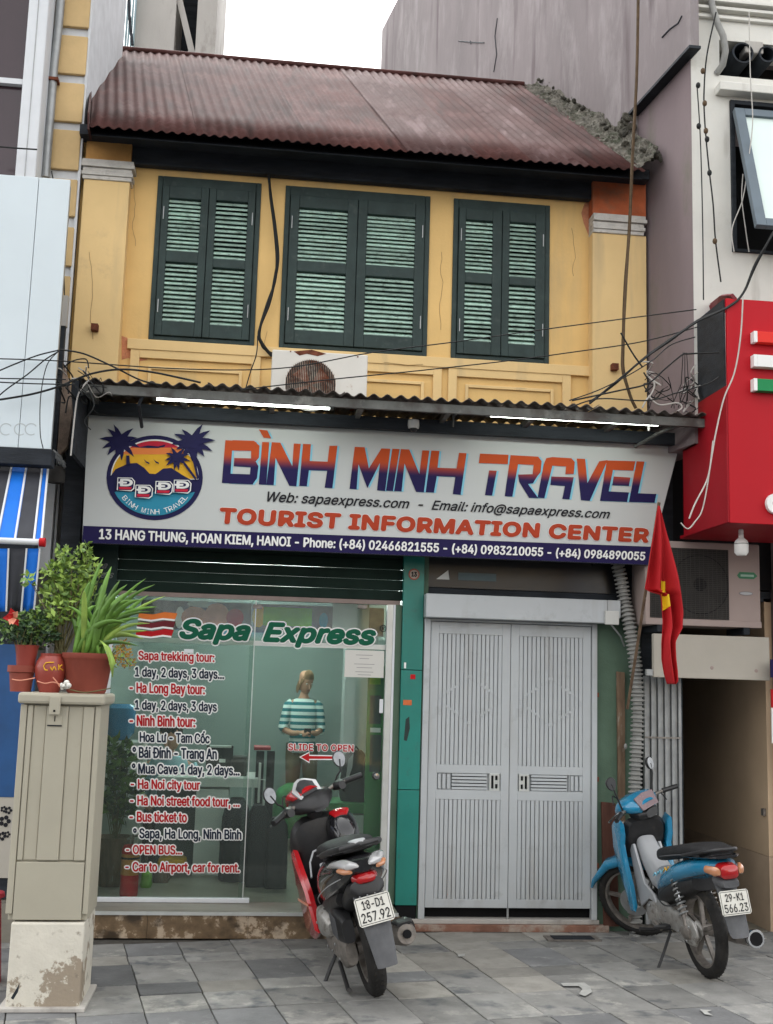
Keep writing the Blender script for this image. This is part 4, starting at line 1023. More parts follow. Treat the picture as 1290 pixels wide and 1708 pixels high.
# teal pillar in three tiles
tx0, tx1 = P(668, 1200, -.03).x-.012, P(702, 1200, -.03).x
zs_ = [ZP, P(690, 1318, -.03).z, P(690, 1118, -.03).z, 2.6]
tx1 = P(703, 1200, -.03).x; tx0 = P(667, 1200, -.03).x
for k in range(3): boxo('pillar_tile', m_teal, shop, tx0+.002, tx1-.002, -.03, .22, zs_[k]+.002, zs_[k+1]-.002, bevel=.003)
boxo('pillar_core', m_black, shop, tx0+.006, tx1-.006, -.022, .2, 0, 2.62)
boxo('pillar_side', m_gwall, shop, tx1-.0, tx1+.03, -.01, .22, 0, 2.6)
q = P(691, 958, -.034); b = MB(); 
b.lathe((q.x, -.034, q.z), [(0, 0), (.038, 0)], 12, 'Y'); b.build('number_plate', mat('plate_rim_red', (.35, .09, .06), .6, bump=0), shop)
b = MB(); b.lathe((q.x, -.0355, q.z), [(0, 0), (.030, 0)], 12, 'Y'); b.build('number_plate_face', mat('plate_face', (.42, .36, .30), .6, bump=0), shop)
put_text('house_number', '13', [(q.x-.019, -.037, q.z+.017), (q.x+.019, -.037, q.z+.017), (q.x+.019, -.037, q.z-.017), (q.x-.019, -.037, q.z-.017)], m_blackp, shop, bold=.04, lift=.0)
for (a_, b_, w_, h_, mm) in ((689, 1129, 8, 8, m_redp), (680, 1172, 14, 9, mat('orange_sticker', (.6, .15, .05), .5, bump=0)), (676, 1110, 3, 10, m_white)):
    x0, x1, z0, z1 = rect(a_-w_/2, b_-h_/2, a_+w_/2, b_+h_/2, -.0325); boxo('sticker', mm, shop, x0, x1, -.0325, -.0305, z0, z1)
b = MB(); b.add([P(a_, b_, -.0315) for a_, b_ in ((674, 1235), (677, 1200), (683, 1195), (684, 1215), (679, 1236))], [(0, 1, 2, 3, 4)]); b.build('scuff_mark', m_dgreen, shop)
# left column and the green picture strip
lx0, lx1 = P(143, 1000, .0).x, P(186, 1000, .0).x
boxo('left_column', m_shut, shop, HX0-.02, lx0+.03, -.04, .2, 0, 2.62)
boxo('left_board', mat('dark_green_board', (.012, .028, .024), .5, bump=.02), shop, lx0+.03, P(196, 950, .0).x, -.02, .015, P(170, 1050, 0).z, 2.45)
pxtext('board_text', 'Sapa', slq(143, 178, 936, 950, 3), -.0225, mat('dim_print', (.14, .15, .15), .6, bump=0), shop, shear=.3, bold=.02)
pxtext('board_text', 'Express', slq(139, 188, 951, 966, 3), -.0225, MATS['dim_print'], shop, shear=.3, bold=.02)
ps0, ps1 = P(155, 1300, -.0).x, P(172, 1300, -.0).x
boxo('picture_strip', m_greenp, shop, ps0-.05, GX0-.012, -.012, .02, ZP+.03, P(170, 1100, 0).z)
for (a_, b_) in ((1150, 1185), (1205, 1265), (1275, 1320), (1330, 1370)):
    z1, z0 = P(170, a_, -.015).z, P(170, b_, -.015).z
    boxo('picture', m_white, shop, ps0-.04, ps1-.012, -.015, -.0125, z0, z1); boxo('picture_print', m_blackp if b_ != 1370 else m_lteal, shop, ps0-.034, ps1-.02, -.017, -.0152, z0+.012, z1-.012)
# frames and glass
boxo('left_frame', m_whitef, shop, GX0-.012, GX0+.008, .0, .05, ZP+.001, ZS)
boxo('bottom_rail', m_whitef, shop, GX0+.009, P(416, 1500, .02).x, .005, .045, ZP+.001, ZP+.03, bevel=.004)
fx = P(646, 1300, .0).x; boxo('right_frame', m_alu, shop, GX1-.01, GX1+.03, .0, .05, ZP+.001, ZS)
boxo('right_frame_strip', m_whitef, shop, GX1+.031, GX1+.045, -.004, .05, ZP+.001, ZS)
boxo('side_jamb', m_gwall, shop, GX1+.046, tx0-.001, .0, .2, ZP+.001, ZS)
gm = P(414, 1300, .03).x
tz = P(400, 1073, .03).z
boxo('transom', m_alu, shop, GX0+.03, GX1-.011, .030, .046, tz-.012, tz+.020)
boxo('glass_pane', m_glass, shop, GX0+.009, gm-.004, .026, .0275, ZP+.03, ZS-.001)
boxo('glass_door', m_glass, shop, gm-.03, GX1-.012, .048, .0495, ZP+.002, ZS-.001)
boxo('glass_edge', m_alu, shop, gm-.003, gm+.003, .024, .046, ZP+.03, ZS-.002)
for xx in (315, 430, 605):
    q = P(xx, 1012 if xx > 400 else 1086, .02); boxo('glass_clamp', m_steel if xx > 400 else m_whitef, shop, q.x-.03, q.x+.03, .0205, .052, q.z-.012, q.z+.012)
q = P(627, 1294, .03)
b = MB(); b.lathe((q.x, .02, q.z), [(0, -.04), (.018, -.038), (.024, -.025), (.018, -.01), (.024, .0), (.026, .01), (0, .01)], 20, 'Y'); b.build('door_knob', m_chrome, shop, smooth=True)
q = P(636, 1178, .0); boxo('door_latch', m_whitef, shop, q.x-.012, q.x+.012, -.012, -.0005, q.z-.045, q.z+.045, bevel=.003)
q = P(405, 1298, -.0); boxo('pull_handle', m_alu, shop, P(433, 1300, .04).x-.008, P(433, 1300, .04).x+.008, .0505, .075, P(433, 1340, .04).z, P(433, 1273, .04).z, bevel=.003)
# lettering on the glass
GYT = .0225
lst = [('Sapa trekking tour:', 231, 358, 1085, 1105, 'r'), ('1 day, 2 days, 3 days...', 225, 374, 1112, 1133, 'k'), ('- Ha Long Bay tour:', 216, 342, 1138, 1160, 'r'), ('1 day, 2 days, 3 days', 225, 362, 1167, 1188, 'k'),
 ('- Ninh Binh tour:', 216, 326, 1192, 1211, 'r'), ('Hoa Lư - Tam Cốc', 233, 350, 1217, 1238, 'k'), ('° Bái Đính - Trang An', 221, 362, 1245, 1269, 'k'), ('° Mua Cave 1 day, 2 days...', 220, 400, 1273, 1295, 'k'),
 ('- Ha Noi city tour', 218, 334, 1299, 1320, 'r'), ('- Ha Noi street food tour, ...', 217, 400, 1326, 1347, 'r'), ('- Bus ticket to', 216, 312, 1353, 1371, 'r'), ('° Sapa, Ha Long, Ninh Binh', 222, 403, 1381, 1403, 'k'),
 ('- OPEN BUS...', 210, 304, 1409, 1425, 'r'), ('- Car to Airport, car for rent.', 209, 400, 1437, 1458, 'r')]
for s_, x0, x1, y0, y1, cc in lst:
    pxtext('tour_list_line', s_, slq(x0, x1, y0, y1), GYT, m_redp if cc == 'r' else m_navyp, shop, bold=.022, outline=.065, om=m_white)
pxtext('shop_name', 'Sapa', slq(299, 419, 1031, 1074, 0), GYT, m_greenp, shop, bold=.045, shear=.3, outline=.035, om=m_white)
pxtext('shop_name', 'Express', slq(438, 628, 1037, 1079, 0), GYT, m_greenp, shop, bold=.045, shear=.3, outline=.035, om=m_white)
pxtext('registered_mark', '®', slq(634, 645, 1042, 1054, 0), GYT, m_blackp, shop)
for k, mm in enumerate((mat('sticker_orange', (.62, .16, .03), .5, bump=0), m_dkred, m_redp)):
    y = 1020+14*k; b = MB(); top = [(232-2*k, y+3), (255, y+5), (275, y+1), (296-3*k, y+3)]; bot = [(292-3*k, y+14), (272, y+12), (252, y+15), (230-2*k, y+12)]
    b.add([P(a_, c_, GYT) for a_, c_ in top+bot], [tuple(range(8))]); tri_build(b, 'logo_stripe', mm, shop)
    b = MB(); b.add([P(a_, c_, GYT-.0005) for a_, c_ in [(bot[3][0], bot[3][1]-1), (bot[2][0], bot[2][1]-1), (bot[1][0], bot[1][1]-1), (bot[0][0], bot[0][1]-1), (bot[0][0], bot[0][1]+2), (bot[1][0], bot[1][1]+2), (bot[2][0], bot[2][1]+2), (bot[3][0], bot[3][1]+2)]], [tuple(range(8))]); tri_build(b, 'logo_stripe_line', m_white, shop)
pxtext('slide_text', 'SLIDE TO OPEN', slq(481, 590, 1240, 1252), .044, m_redp, shop, bold=.02, outline=.05, om=m_white, sp=1.05)
for dl, mm, yy in ((1.8, m_white, .0445), (0, m_redp, .0435)):
    b = MB(); pts = [(502-dl*1.5, 1263), (516+dl*.3, 1256-dl*1.2), (516+dl*.3, 1261-dl), (569+dl, 1262-dl), (569+dl, 1266+dl), (516+dl*.3, 1266+dl), (516+dl*.3, 1271+dl*1.2)]
    b.add([P(a_, c_, yy) for a_, c_ in pts], [tuple(range(7))]); tri_build(b, 'arrow', mm, shop)
x0, x1, z0, z1 = rect(576, 1084, 640, 1131, .018)
nt_ = thing('paper_notice', 'white paper notice taped on the glass door near the right frame', 'notice', ((x0+x1)/2, .02, z0))
boxo('sheet', m_paper, nt_, x0, x1, .016, .0185, z0, z1)
for k, (a_, w_) in enumerate(((8, 28), (14, 16), (23, 34), (29, 26), (36, 30), (41, 22))):
    y_ = 1084+a_; q0, q1 = P(608-w_/2, y_, .0155), P(608+w_/2, y_+1, .0155); boxo('print_line', mat('grey_print', (.25, .25, .25), .6, bump=0), nt_, q0.x, q1.x, .0152, .0158, q0.z-.0035, q0.z)

# ---- the room behind the glass
room = thing('shop_interior', 'plain grey green room behind the shop glass', 'room', ((GX0+GX1)/2, 2, ZP))
rX0, rX1, rY = HX0+.21, tx1-.01, 4.2
boxo('room_floor', m_roomf, room, rX0, rX1, .61, rY, ZP-.011, ZP+.001); boxo('room_floor_front', m_roomf, room, rX0, rX1, .051, .609, ZP+.0005, ZP+.001)
boxo('back_wall', m_roomw, room, rX0, rX1, rY, rY+.1, 0, 2.5); boxo('left_wall', m_roomw, room, rX0-.02, rX0, .06, rY, 0, 2.5)
boxo('right_wall', m_roomw, room, rX1, rX1+.02, .221, rY, 0, 2.5); boxo('ceiling', m_roomc, room, rX0, rX1, .26, rY, 2.42, 2.5)
for k, yy in enumerate((1.3, 2.9)):
    t = thing('ceiling_tube', ['lit tube lamp on the room ceiling near the glass', 'lit tube lamp on the room ceiling at the back'][k], 'tube light', (-.8, yy, 2.4), 'tube lamps on the room ceiling')
    boxo('fitting', m_white, t, -1.3, -.3, yy-.03, yy+.03, 2.39, 2.418); MB().tube([(-1.28, yy, 2.37), (-.32, yy, 2.37)], .014, 10).build('tube', m_itube, t, smooth=True)
def wrect(nm, mm, par, x0, y0, x1, y1, Y, th=.03, bevel=0):
    a_, b_, c_, d_ = rect(x0, y0, x1, y1, Y); return boxo(nm, mm, par, a_, b_, Y, Y+th, c_, d_, bevel)
wrect('grey_column', mat('pale_grey_column', (.34, .40, .39), .7, var=.05, bump=.02), room, 579, 1050, 619, 1470, 1.7, .3)
for o_ in ():
    pass
bn = thing('feet_poster', 'blurred colourful picture banner high behind the shop name on the glass', 'poster', P(430, 1060, .35))
wrect('sheet', mat('poster_grey', (.20, .17, .17), .6, var=.35, scale=9, bump=0), bn, 236, 1000, 640, 1062, .35, .01)
for (a_, b_, r1, r2, mm) in ((325, 1030, 24, 20, m_peach), (362, 1026, 22, 22, m_peach), (392, 1030, 16, 16, m_redp), (340, 1008, 30, 6, m_white), (432, 1028, 12, 20, m_lyel), (300, 1030, 8, 20, m_pinkw), (540, 1035, 8, 14, m_lteal), (380, 1050, 22, 10, m_cyanp)):
    c = P(a_, b_, .347); b = MB(); b.add([(c.x+r1/265*math.cos(t*.4), .347-.0003*a_/100, c.z+r2/265*math.sin(t*.4)) for t in range(16)], [tuple(range(16))]); b.build('print_shape', mm, bn)
wrect('lime_print', m_lime, bn, 440, 1012, 520, 1046, .345, .002); wrect('pale_print', m_roomc, bn, 556, 1005, 615, 1060, .345, .002)
# desk and things on it
dk = thing('white_desk', 'white office desk behind the left glass pane', 'desk', P(370, 1490, 1.0))
wrect('top', m_desk, dk, 262, 1296, 430, 1314, 1.0, .6); wrect('side_panel', m_desk, dk, 328, 1316, 374, 1478, 1.02, .5); wrect('front_panel', m_roomd, dk, 262, 1316, 327, 1470, 1.3, .03)
mo = thing('computer_monitor', 'black computer monitor on the white desk', 'monitor', P(370, 1296, 1.25))
wrect('screen', m_monitor, mo, 345, 1243, 388, 1284, 1.25, .03, .004); wrect('stand', m_monitor, mo, 362, 1284, 371, 1296, 1.26, .02); wrect('label', m_white, mo, 366, 1266, 376, 1272, 1.247, .002)
pr = thing('desk_printer', 'white desk printer beside the monitor', 'printer', P(352, 1246, 1.4)); wrect('body', m_desk, pr, 350, 1243, 386, 1248, 1.2, .04, .004); wrect('box', m_fan, pr, 388, 1262, 412, 1296, 1.2, .2, .01)
# fire extinguisher
q = P(214, 1498, .22); fe = thing('fire_extinguisher', 'red fire extinguisher with orange label inside the left pane', 'fire extinguisher', (q.x, q.y, ZP))
H_ = P(214, 1408, .22).z-ZP
b = MB(); b.lathe((q.x, q.y, ZP), [(0, .002), (.055, .002), (.058, .02), (.058, H_*.9), (.045, H_*.98), (.018, H_), (0, H_)], 24); b.build('cylinder', m_redp, fe, smooth=True)
b = MB(); b.lathe((q.x, q.y, ZP), [(.0588, H_*.42), (.0588, H_*.82)], 24); b.build('label', mat('amber_label', (.42, .17, .03), .5, bump=0), fe, smooth=True)
b = MB(); b.lathe((q.x, q.y, ZP), [(.0592, H_*.72), (.0592, H_*.76)], 24); b.build('label_stripe', m_blackp, fe)
b = MB(); b.tube([(q.x, q.y, ZP+H_), (q.x, q.y, ZP+H_+.06)], .012, 8); b.tube([(q.x-.03, q.y, ZP+H_+.03), (q.x+.05, q.y, ZP+H_+.06)], .007, 6); b.build('valve', m_steel, fe)
# bags and luggage
def blobbag(name, lab, cat, x0, y0, x1, y1, Y, m_, dep=.28, pw=3.5, top=.8):
    a_, b_, c_, d_ = rect(x0, y0, x1, y1, Y); cx_ = (a_+b_)/2; hw = (b_-a_)/2; t = thing(name, lab, cat, (cx_, Y+dep/2, c_))
    secs = []
    for k in range(11):
        u = k/10; z = c_+(d_-c_)*u; s_ = 1-(1-top)*u**2 if 0 < k < 10 else (.88 if k == 0 else top*.55)
        if k == 9: s_ = top*.93
        ring = []
        for j in range(20):
            t_ = 2*math.pi*j/20; c1, s1 = math.cos(t_), math.sin(t_); e = 2/pw
            ring.append(Vector((cx_+hw*s_*abs(c1)**e*(1 if c1 > 0 else -1)+.006*mnoise.noise(Vector((j, k*.7, x0))), Y+dep/2+dep/2*s_*abs(s1)**e*(1 if s1 > 0 else -1), z)))
        secs.append(ring)
    MB().loft(secs).build('body', m_, t, smooth=True); return t
blobbag('black_armchair', 'rounded black chair beside the white desk', 'chair', 368, 1338, 416, 1484, .75, m_bag, .5)
s1 = blobbag('black_suitcase', 'tall black suitcase with raised handle by the door pull', 'suitcase', 414, 1345, 446, 1490, .55, m_bag, .2, 6, .95)
s2 = blobbag('black_suitcase', 'squat black suitcase nearest the red scooter', 'suitcase', 446, 1366, 478, 1494, .5, m_bag, .2, 6, .95)
c = P(430, 1345, .62); b = MB(); b.tube([c+Vector((-.04, 0, 0)), c+Vector((-.04, 0, .18)), c+Vector((.04, 0, .18)), c+Vector((.04, 0, 0))], .007, 6); b.build('handle', m_alu, s1)
rc = thing('red_stool', 'small red plastic stool behind the suitcases', 'stool', P(437, 1340, 1.1)); wrect('seat', m_skirt, rc, 424, 1246, 452, 1252, 1.1, .25, .005)
for xx in (428, 446): wrect('leg', m_bag, rc, xx, 1253, xx+4, 1465, 1.12, .03)
wj = thing('water_cooler', 'pale water cooler with blue bottle in the left corner of the room', 'water cooler', P(200, 1480, 1.1))
wrect('body', m_desk, wj, 172, 1236, 228, 1470, 1.1, .25, .01); q = P(200, 1236, 1.22); b = MB(); b.lathe((q.x, 1.22, q.z), [(0, 0), (.06, .01), (.10, .06), (.105, .24), (.07, .27), (0, .27)], 20); b.build('bottle', m_jug, wj, smooth=True)
gb = blobbag('lime_bag', 'small lime green bag on the room floor', 'bag', 234, 1456, 252, 1482, .5, m_lime, .12)
blobbag('brown_box', 'brown cardboard box on the room floor behind the lime bag', 'box', 255, 1450, 280, 1480, .7, m_woodp, .2, 8, 1.0)
blobbag('yellow_bag', 'flat yellow package lying behind the fire extinguisher', 'package', 262, 1432, 310, 1446, .9, m_lyel, .2, 6, .9)
# green counter and backpack
ct = thing('green_counter', 'low counter with green top and pale front inside the right pane', 'counter', P(595, 1480, .8))
wrect('top', m_grncnt, ct, 548, 1340, 634, 1358, .8, .45); wrect('front', m_desk, ct, 556, 1359, 628, 1470, .82, .4); 
gp_ = thing('green_display', 'narrow green display board with prints beside the door knob', 'display board', P(628, 1460, .3))
wrect('board', m_grncnt, gp_, 615, 1110, 638, 1456, .3, .02)
for (a_, b_, mm) in ((1120, 1142, m_lime), (1160, 1208, m_roomd), (1214, 1222, m_white), (1226, 1288, m_roomd)): wrect('print', mm, gp_, 618, a_, 635, b_, .296, .003)
bpk = blobbag('backpack', 'black backpack with pale side stripe on the green counter', 'backpack', 570, 1252, 619, 1339, .9, m_bag, .22, 3, .75)
b = MB(); b.add([P(a_, b_, .885) for a_, b_ in ((577, 1300), (581, 1268), (590, 1256), (588, 1280), (580, 1303))], [(0, 1, 2, 3, 4)]); b.build('side_stripe', m_innerg, bpk)
b = MB(); b.tube([P(590, 1253, .95), P(594, 1245, .95), P(600, 1253, .95)], .006, 6); b.build('carry_loop', m_bag, bpk)
blobbag('green_sack', 'green sack on the floor behind the scooter mirror', 'sack', 455, 1310, 540, 1400, 2.2, m_lime if False else mat('sack_green', (.04, .17, .06), .7, var=.3, scale=5, bump=.2), .4)

# ================================================================== grey double gate
gt = thing('grey_gate', 'pair of grey white steel gate leaves with vertical grooves and diamond pattern', 'gate', (P(848, 1527, 0).x, 0, .1))
x0, x1 = P(716, 1200, -.02).x, P(986, 1200, -.02).x; za, zbm = P(850, 1515, -.02).z, P(850, 1041, -.02).z
fz = P(850, 1036, -.03).z; ft = .035
boxo('frame_jamb', m_gate, gt, x0-.045, x0-.004, -.035, .02, .075, fz, bevel=.003); boxo('frame_jamb', m_gate, gt, x1+.004, x1+.04, -.035, .02, .075, fz, bevel=.003)
boxo('frame_head', m_gate, gt, x0-.0035, x1+.0035, -.034, .02, zbm+.004, fz, bevel=.003)
boxo('gate_void', m_black, gt, x0-.03, x1+.03, .05, .06, .06, fz)
xm = P(851, 1200, -.02).x
def zpx(y, x=780): return P(x, y, -.02).z
for L0, L1, sgn in ((x0, xm-.002, 1), (xm+.002, x1, -1)):
    lf = thing('gate_leaf', None, None); lf.parent = gt; lf.location = (0, 0, 0); lf.location = Vector((L0, -.02, za))-gt.location
    u0, u1 = zpx(1058), zpx(1276); m0, m1 = zpx(1290), zpx(1318); d0, d1 = zpx(1334), zpx(1500)
    ga, gb2 = L0+.055, L1-.055
    f = MB()
    f.box(L0, ga, -.02, .012, za, zbm).box(gb2, L1, -.02, .012, za, zbm).box(ga, gb2, -.02, .012, u0, zbm).box(ga, gb2, -.02, .012, m0, u1).box(ga, gb2, -.02, .012, d0, m1).box(ga, gb2, -.02, .012, za, d1)
    f.build('leaf_frame', m_gate, lf, bevel=.0015)
    boxo('groove_back', m_steel if False else m_gate, lf, ga, gb2, .0, .012, d1, u0)
    nr = 15; wv = (gb2-ga)/nr
    for (zA, zB, nm) in ((u1, u0, 'upper_ribs'), (d1, d0, 'lower_ribs')):
        rbm = MB()
        for k in range(nr):
            rbm.box(ga+wv*k+.003, ga+wv*(k+1)-.003, -.019, -.0005, zA+.001, zB-.001)
        tag(rbm.build(nm, m_gate, lf), kind='stuff')
    # diamond of small raised ticks
    cxm, czm = (ga+gb2)/2, zpx(1167)
    dm = MB(); hw_, hh_ = (gb2-ga)*.5, .155
    for sx, sz in ((1, 1), (1, -1), (-1, 1), (-1, -1)):
        for k in range(9):
            u = (k+.3)/9; x_ = cxm+sx*hw_*u; z_ = czm+sz*hh_*(1-u); dm.box(x_-.009, x_+.007, -.0215, -.0192, z_-.010, z_+.008)
    dm.build('diamond_ticks', m_gate, lf, bevel=.001)
    # middle band: short slots, louvres, lock plate
    mb = MB(); lk0, lk1 = (gb2-.075, gb2-.008) if sgn > 0 else (ga+.008, ga+.075)
    lv0, lv1 = (ga+.105, lk0-.016) if sgn > 0 else (lk1+.016, gb2-.105)
    vs0 = ga if sgn > 0 else lv1+.012
    for k in range(3):
        xx = vs0+.012+k*.03; mb.box(xx, xx+.02, -.0195, -.0005, m1+.006, m0-.006)
    mb.box(min(vs0, vs0), vs0+.006, -.0195, -.0005, m1, m0)
    for k in range(5):
        zc = m1+(m0-m1)*(k+.5)/5; mb.box(lv0, lv1, -.0195, -.0005, zc-.0075, zc+.0075)
    mb.build('handle_band', m_gate, lf, bevel=.001)
    boxo('band_shadow', m_black, lf, lv0-.001, lv1+.001, -.001, -.0003, m1, m0)
    lb = MB(); lb.box(lk0, lk1, -.023, -.0005, m1-.002, m1+.012).box(lk0, lk1, -.023, -.0005, m0-.012, m0+.002).box(lk0, lk0+.012, -.023, -.0005, m1+.012, m0-.012).box(lk1-.012, lk1, -.023, -.0005, m1+.012, m0-.012).box((lk0+lk1)/2-.005, (lk0+lk1)/2+.005, -.022, -.0005, m1+.012, m0-.012)
    q_ = (lk0+.012, (lk0+lk1)/2-.005) if sgn < 0 else ((lk0+lk1)/2+.005, lk1-.012)
    zc = (m0+m1)/2; lb.box(q_[0], q_[1], -.022, -.0005, zc-.012, zc+.012); lb.build('lock_plate', m_alu, lf, bevel=.001)
    boxo('lock_void', m_black, lf, lk0+.001, lk1-.001, -.0015, -.0002, m1+.001, m0-.001)
boxo('gate_bolt', m_galv, gt, xm-.006, xm+.006, -.025, -.015, .075, za)
for z_ in (.4, .95, 1.5): boxo('hinge', m_rust, gt, x1+.0405, x1+.052, -.03, -.01, z_, z_+.03)
# threshold under the gate
th = thing('gate_threshold', 'worn pale step with terracotta edge beneath the grey gate', 'step', ((x0+x1)/2, 0, 0))
boxo('edge', m_sill, th, px1+.02, P(1016, 1545, -.05).x, -.06, .25, .002, .045, bevel=.004); boxo('slab', m_conc, th, px1+.04, P(1000, 1540, -.03).x, -.035, .25, .0455, .074, bevel=.004)
# roller box above the gate
x0_, x1_, z0_, z1_ = rectq((711, 988), (1030, 1003), (1012, 1045), (711, 1030), -.14)
rbx = thing('roller_box', 'long grey roller housing above the grey gate', 'roller housing', ((x0_+x1_)/2, -.07, z0_))
boxo('cover', m_gate, rbx, x0_, P(1014, 1020, -.14).x, -.14, -.04, z0_+.012, z1_, bevel=.006); boxo('end_box', mat('pale_box', (.5, .5, .47), .5, bump=.02), rbx, P(1010, 1020, -.16).x, P(1033, 1020, -.16).x, -.165, -.142, P(1020, 1042, -.16).z, P(1020, 1019, -.16).z, bevel=.004)
boxo('end_cover', m_gate, rbx, P(1014, 1020, -.14).x+.001, P(1036, 1020, -.14).x, -.139, -.04, z0_+.05, z1_, bevel=.004)
MB().tube([P(1020, 1042, -.15), P(1036, 1062, -.1), P(1042, 1078, -.05)], .006, 6).build('stay', m_galv, rbx)
# wall around the gate
gw = thing('gate_wall', 'dull green wall strip and dark transom around the grey gate', 'wall', (P(1015, 1300, 0).x, 0, 0))
boxo('green_wall', m_gwall, gw, P(992, 1200, 0).x, XP-.03, -.002, .2, 0, P(1000, 1030, 0).z); boxo('back_wall', m_dark, gw, tx1+.031, XP-.004, .02, .22, P(850, 1036, 0).z, 2.64)
boxo('transom_glass', m_monitor, gw, P(712, 960, .01).x, P(1030, 960, .01).x, .005, .018, P(850, 984, .01).z, P(850, 925, .01).z)
wrect('reflected_label', mat('dim_label', (.10, .14, .15), .5, bump=0), gw, 765, 955, 828, 970, .0, .002); 
b = MB(); b.add([P(a_, b_, .001) for a_, b_ in ((728, 966), (748, 951), (750, 967))], [(0, 1, 2)]); b.build('pale_mark', m_roomc, gw)
# ---- hose
hs_ = [(1028, 930), (1036, 965), (1042, 1000), (1050, 1040), (1058, 1090), (1063, 1140), (1064, 1200), (1062, 1260), (1060, 1320), (1063, 1380), (1061, 1440), (1058, 1500), (1062, 1560)]
def smooth_path(pts, n):
    out = []
    for i in range(len(pts)-1):
        p0, p1, p2, p3 = pts[max(i-1, 0)], pts[i], pts[i+1], pts[min(i+2, len(pts)-1)]
        for k in range(n):
            t = k/n; out.append(.5*((2*p1)+(p2-p0)*t+(2*p0-5*p1+4*p2-p3)*t*t+(3*p1-p0-3*p2+p3)*t*t*t))
    out.append(pts[-1]); return out
pw_ = smooth_path([P(a_, b_, -.1-.03*(i > 2)) for i, (a_, b_) in enumerate(hs_)], 30)
L_ = [0]
for i in range(1, len(pw_)): L_.append(L_[-1]+(pw_[i]-pw_[i-1]).length)
rr = [.038+.0085*(1 if (l % .028) < .014 else -1) for l in L_]
hose = MB().tube(pw_, rr, 14).build('corrugated_hose', m_hose, None, origin=P(1062, 1560, -.13)); tag(hose, 'thick ribbed grey hose running down beside the flag and green wall', 'hose')
# ---- timber leaning
pk = MB().prism([P(1004, 1338, -.03), P(1027, 1340, -.03), P(1034, 1546, -.055), P(1008, 1546, -.055)], (0, .022, 0)).build('wooden_plank', m_wood, None, origin=P(1018, 1546, -.055), bevel=.003); tag(pk, 'short red brown plank leaning beside the grey gate', 'plank')
pk2 = MB().prism([P(1030, 1120, -.035), P(1043, 1122, -.035), P(1044, 1420, -.04), P(1034, 1420, -.04)], (0, .03, 0)).build('peeling_post', m_woodp, None, origin=P(1040, 1420, -.08), bevel=.003); tag(pk2, 'tall peeling brown timber post against the green wall', 'post')
for (a_, b_) in ((1044, 1245), (1040, 1375), (1048, 1382)): 
    c = P(a_, b_, -.09); MB().sphere(c, .012, 8, 5, (1, 1, 1.6)).build('pipe_clip', m_hose, pk2)

# ================================================================== alley at the right
al = thing('alley_passage', 'narrow dark alley with tan side wall behind the blue motorbike', 'passage', (2.3, 0, 0))
ax1 = P(1283, 1400, 0).x; axs = P(1131, 1300, -.0).x
boxo('tan_wall', m_tandoor, al, ax1-.0, ax1+.05, .0, 3.2, P(1285, 1430, 0).z+.003, 2.2); boxo('tan_wall_base', mat('tan_wall_low', (.44, .33, .23), .75, var=.1, bump=.08), al, ax1, ax1+.05, .0, 3.2, 0, P(1285, 1430, 0).z)
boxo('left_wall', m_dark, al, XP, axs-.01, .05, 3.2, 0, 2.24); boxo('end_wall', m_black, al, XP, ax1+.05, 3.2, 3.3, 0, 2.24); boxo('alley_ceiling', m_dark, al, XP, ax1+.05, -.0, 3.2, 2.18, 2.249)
boxo('floor', m_plat, al, XP, ax1, .022, 3.2, -.01, .0)
boxo('right_pier', m_purple2, al, ax1+.051, ax1+.6, -.05, .5, 0, 3.0)
boxo('upper_back', m_black, al, XP+.201, 4.4, -.015, .1, 2.26, 3.4)
boxo('door_latch', m_steel, al, ax1-.02, ax1-.001, .03, .07, P(1278, 1362, 0).z, P(1278, 1350, 0).z)
x0, x1, z0, z1 = rectq((1091, 1056), (1286, 1064), (1283, 1136), (1091, 1129), -.34)
bb_ = thing('beige_lintel_board', 'plain beige board across the alley mouth under the air conditioner', 'board', ((x0+x1)/2, -.3, z0)); boxo('board', m_beige, bb_, x0, x1, -.34, -.3, z0, z1, bevel=.004)
boxo('support_rail', m_galv, bb_, XP-.1, x0-.002, -.33, -.3, z0+.01, z0+.05)
for (a_, b_) in ((1262, 1119), (1188, 1114)): c = P(a_, b_, -.341); MB().sphere(c, .012, 8, 5, (1, .15, 1)).build('dent', m_acb, bb_)
# folded ribbed shutter
rs_ = thing('folding_gate', 'folded grey ribbed steel gate at the left of the alley mouth', 'gate', (P(1100, 1500, -.04).x, -.04, 0))
k = 0; xx = P(1076, 1300, -.06).x
while xx < axs:
    boxo('ribbed_slat', m_galv, rs_, xx, xx+.021, -.06+(.018 if k % 2 else 0), -.03, .02, P(1100, 1128, -.06).z, bevel=.003); xx += .0235; k += 1
for y_ in (1232, 1440): z_ = P(1100, y_, -.065).z; boxo('cross_brace', m_steel, rs_, P(1076, 1300, -.06).x, axs, -.066, -.0615, z_, z_+.012)
boxo('edge_post', m_dark, rs_, axs+.001, axs+.02, -.05, -.01, 0, P(1100, 1128, -.06).z)
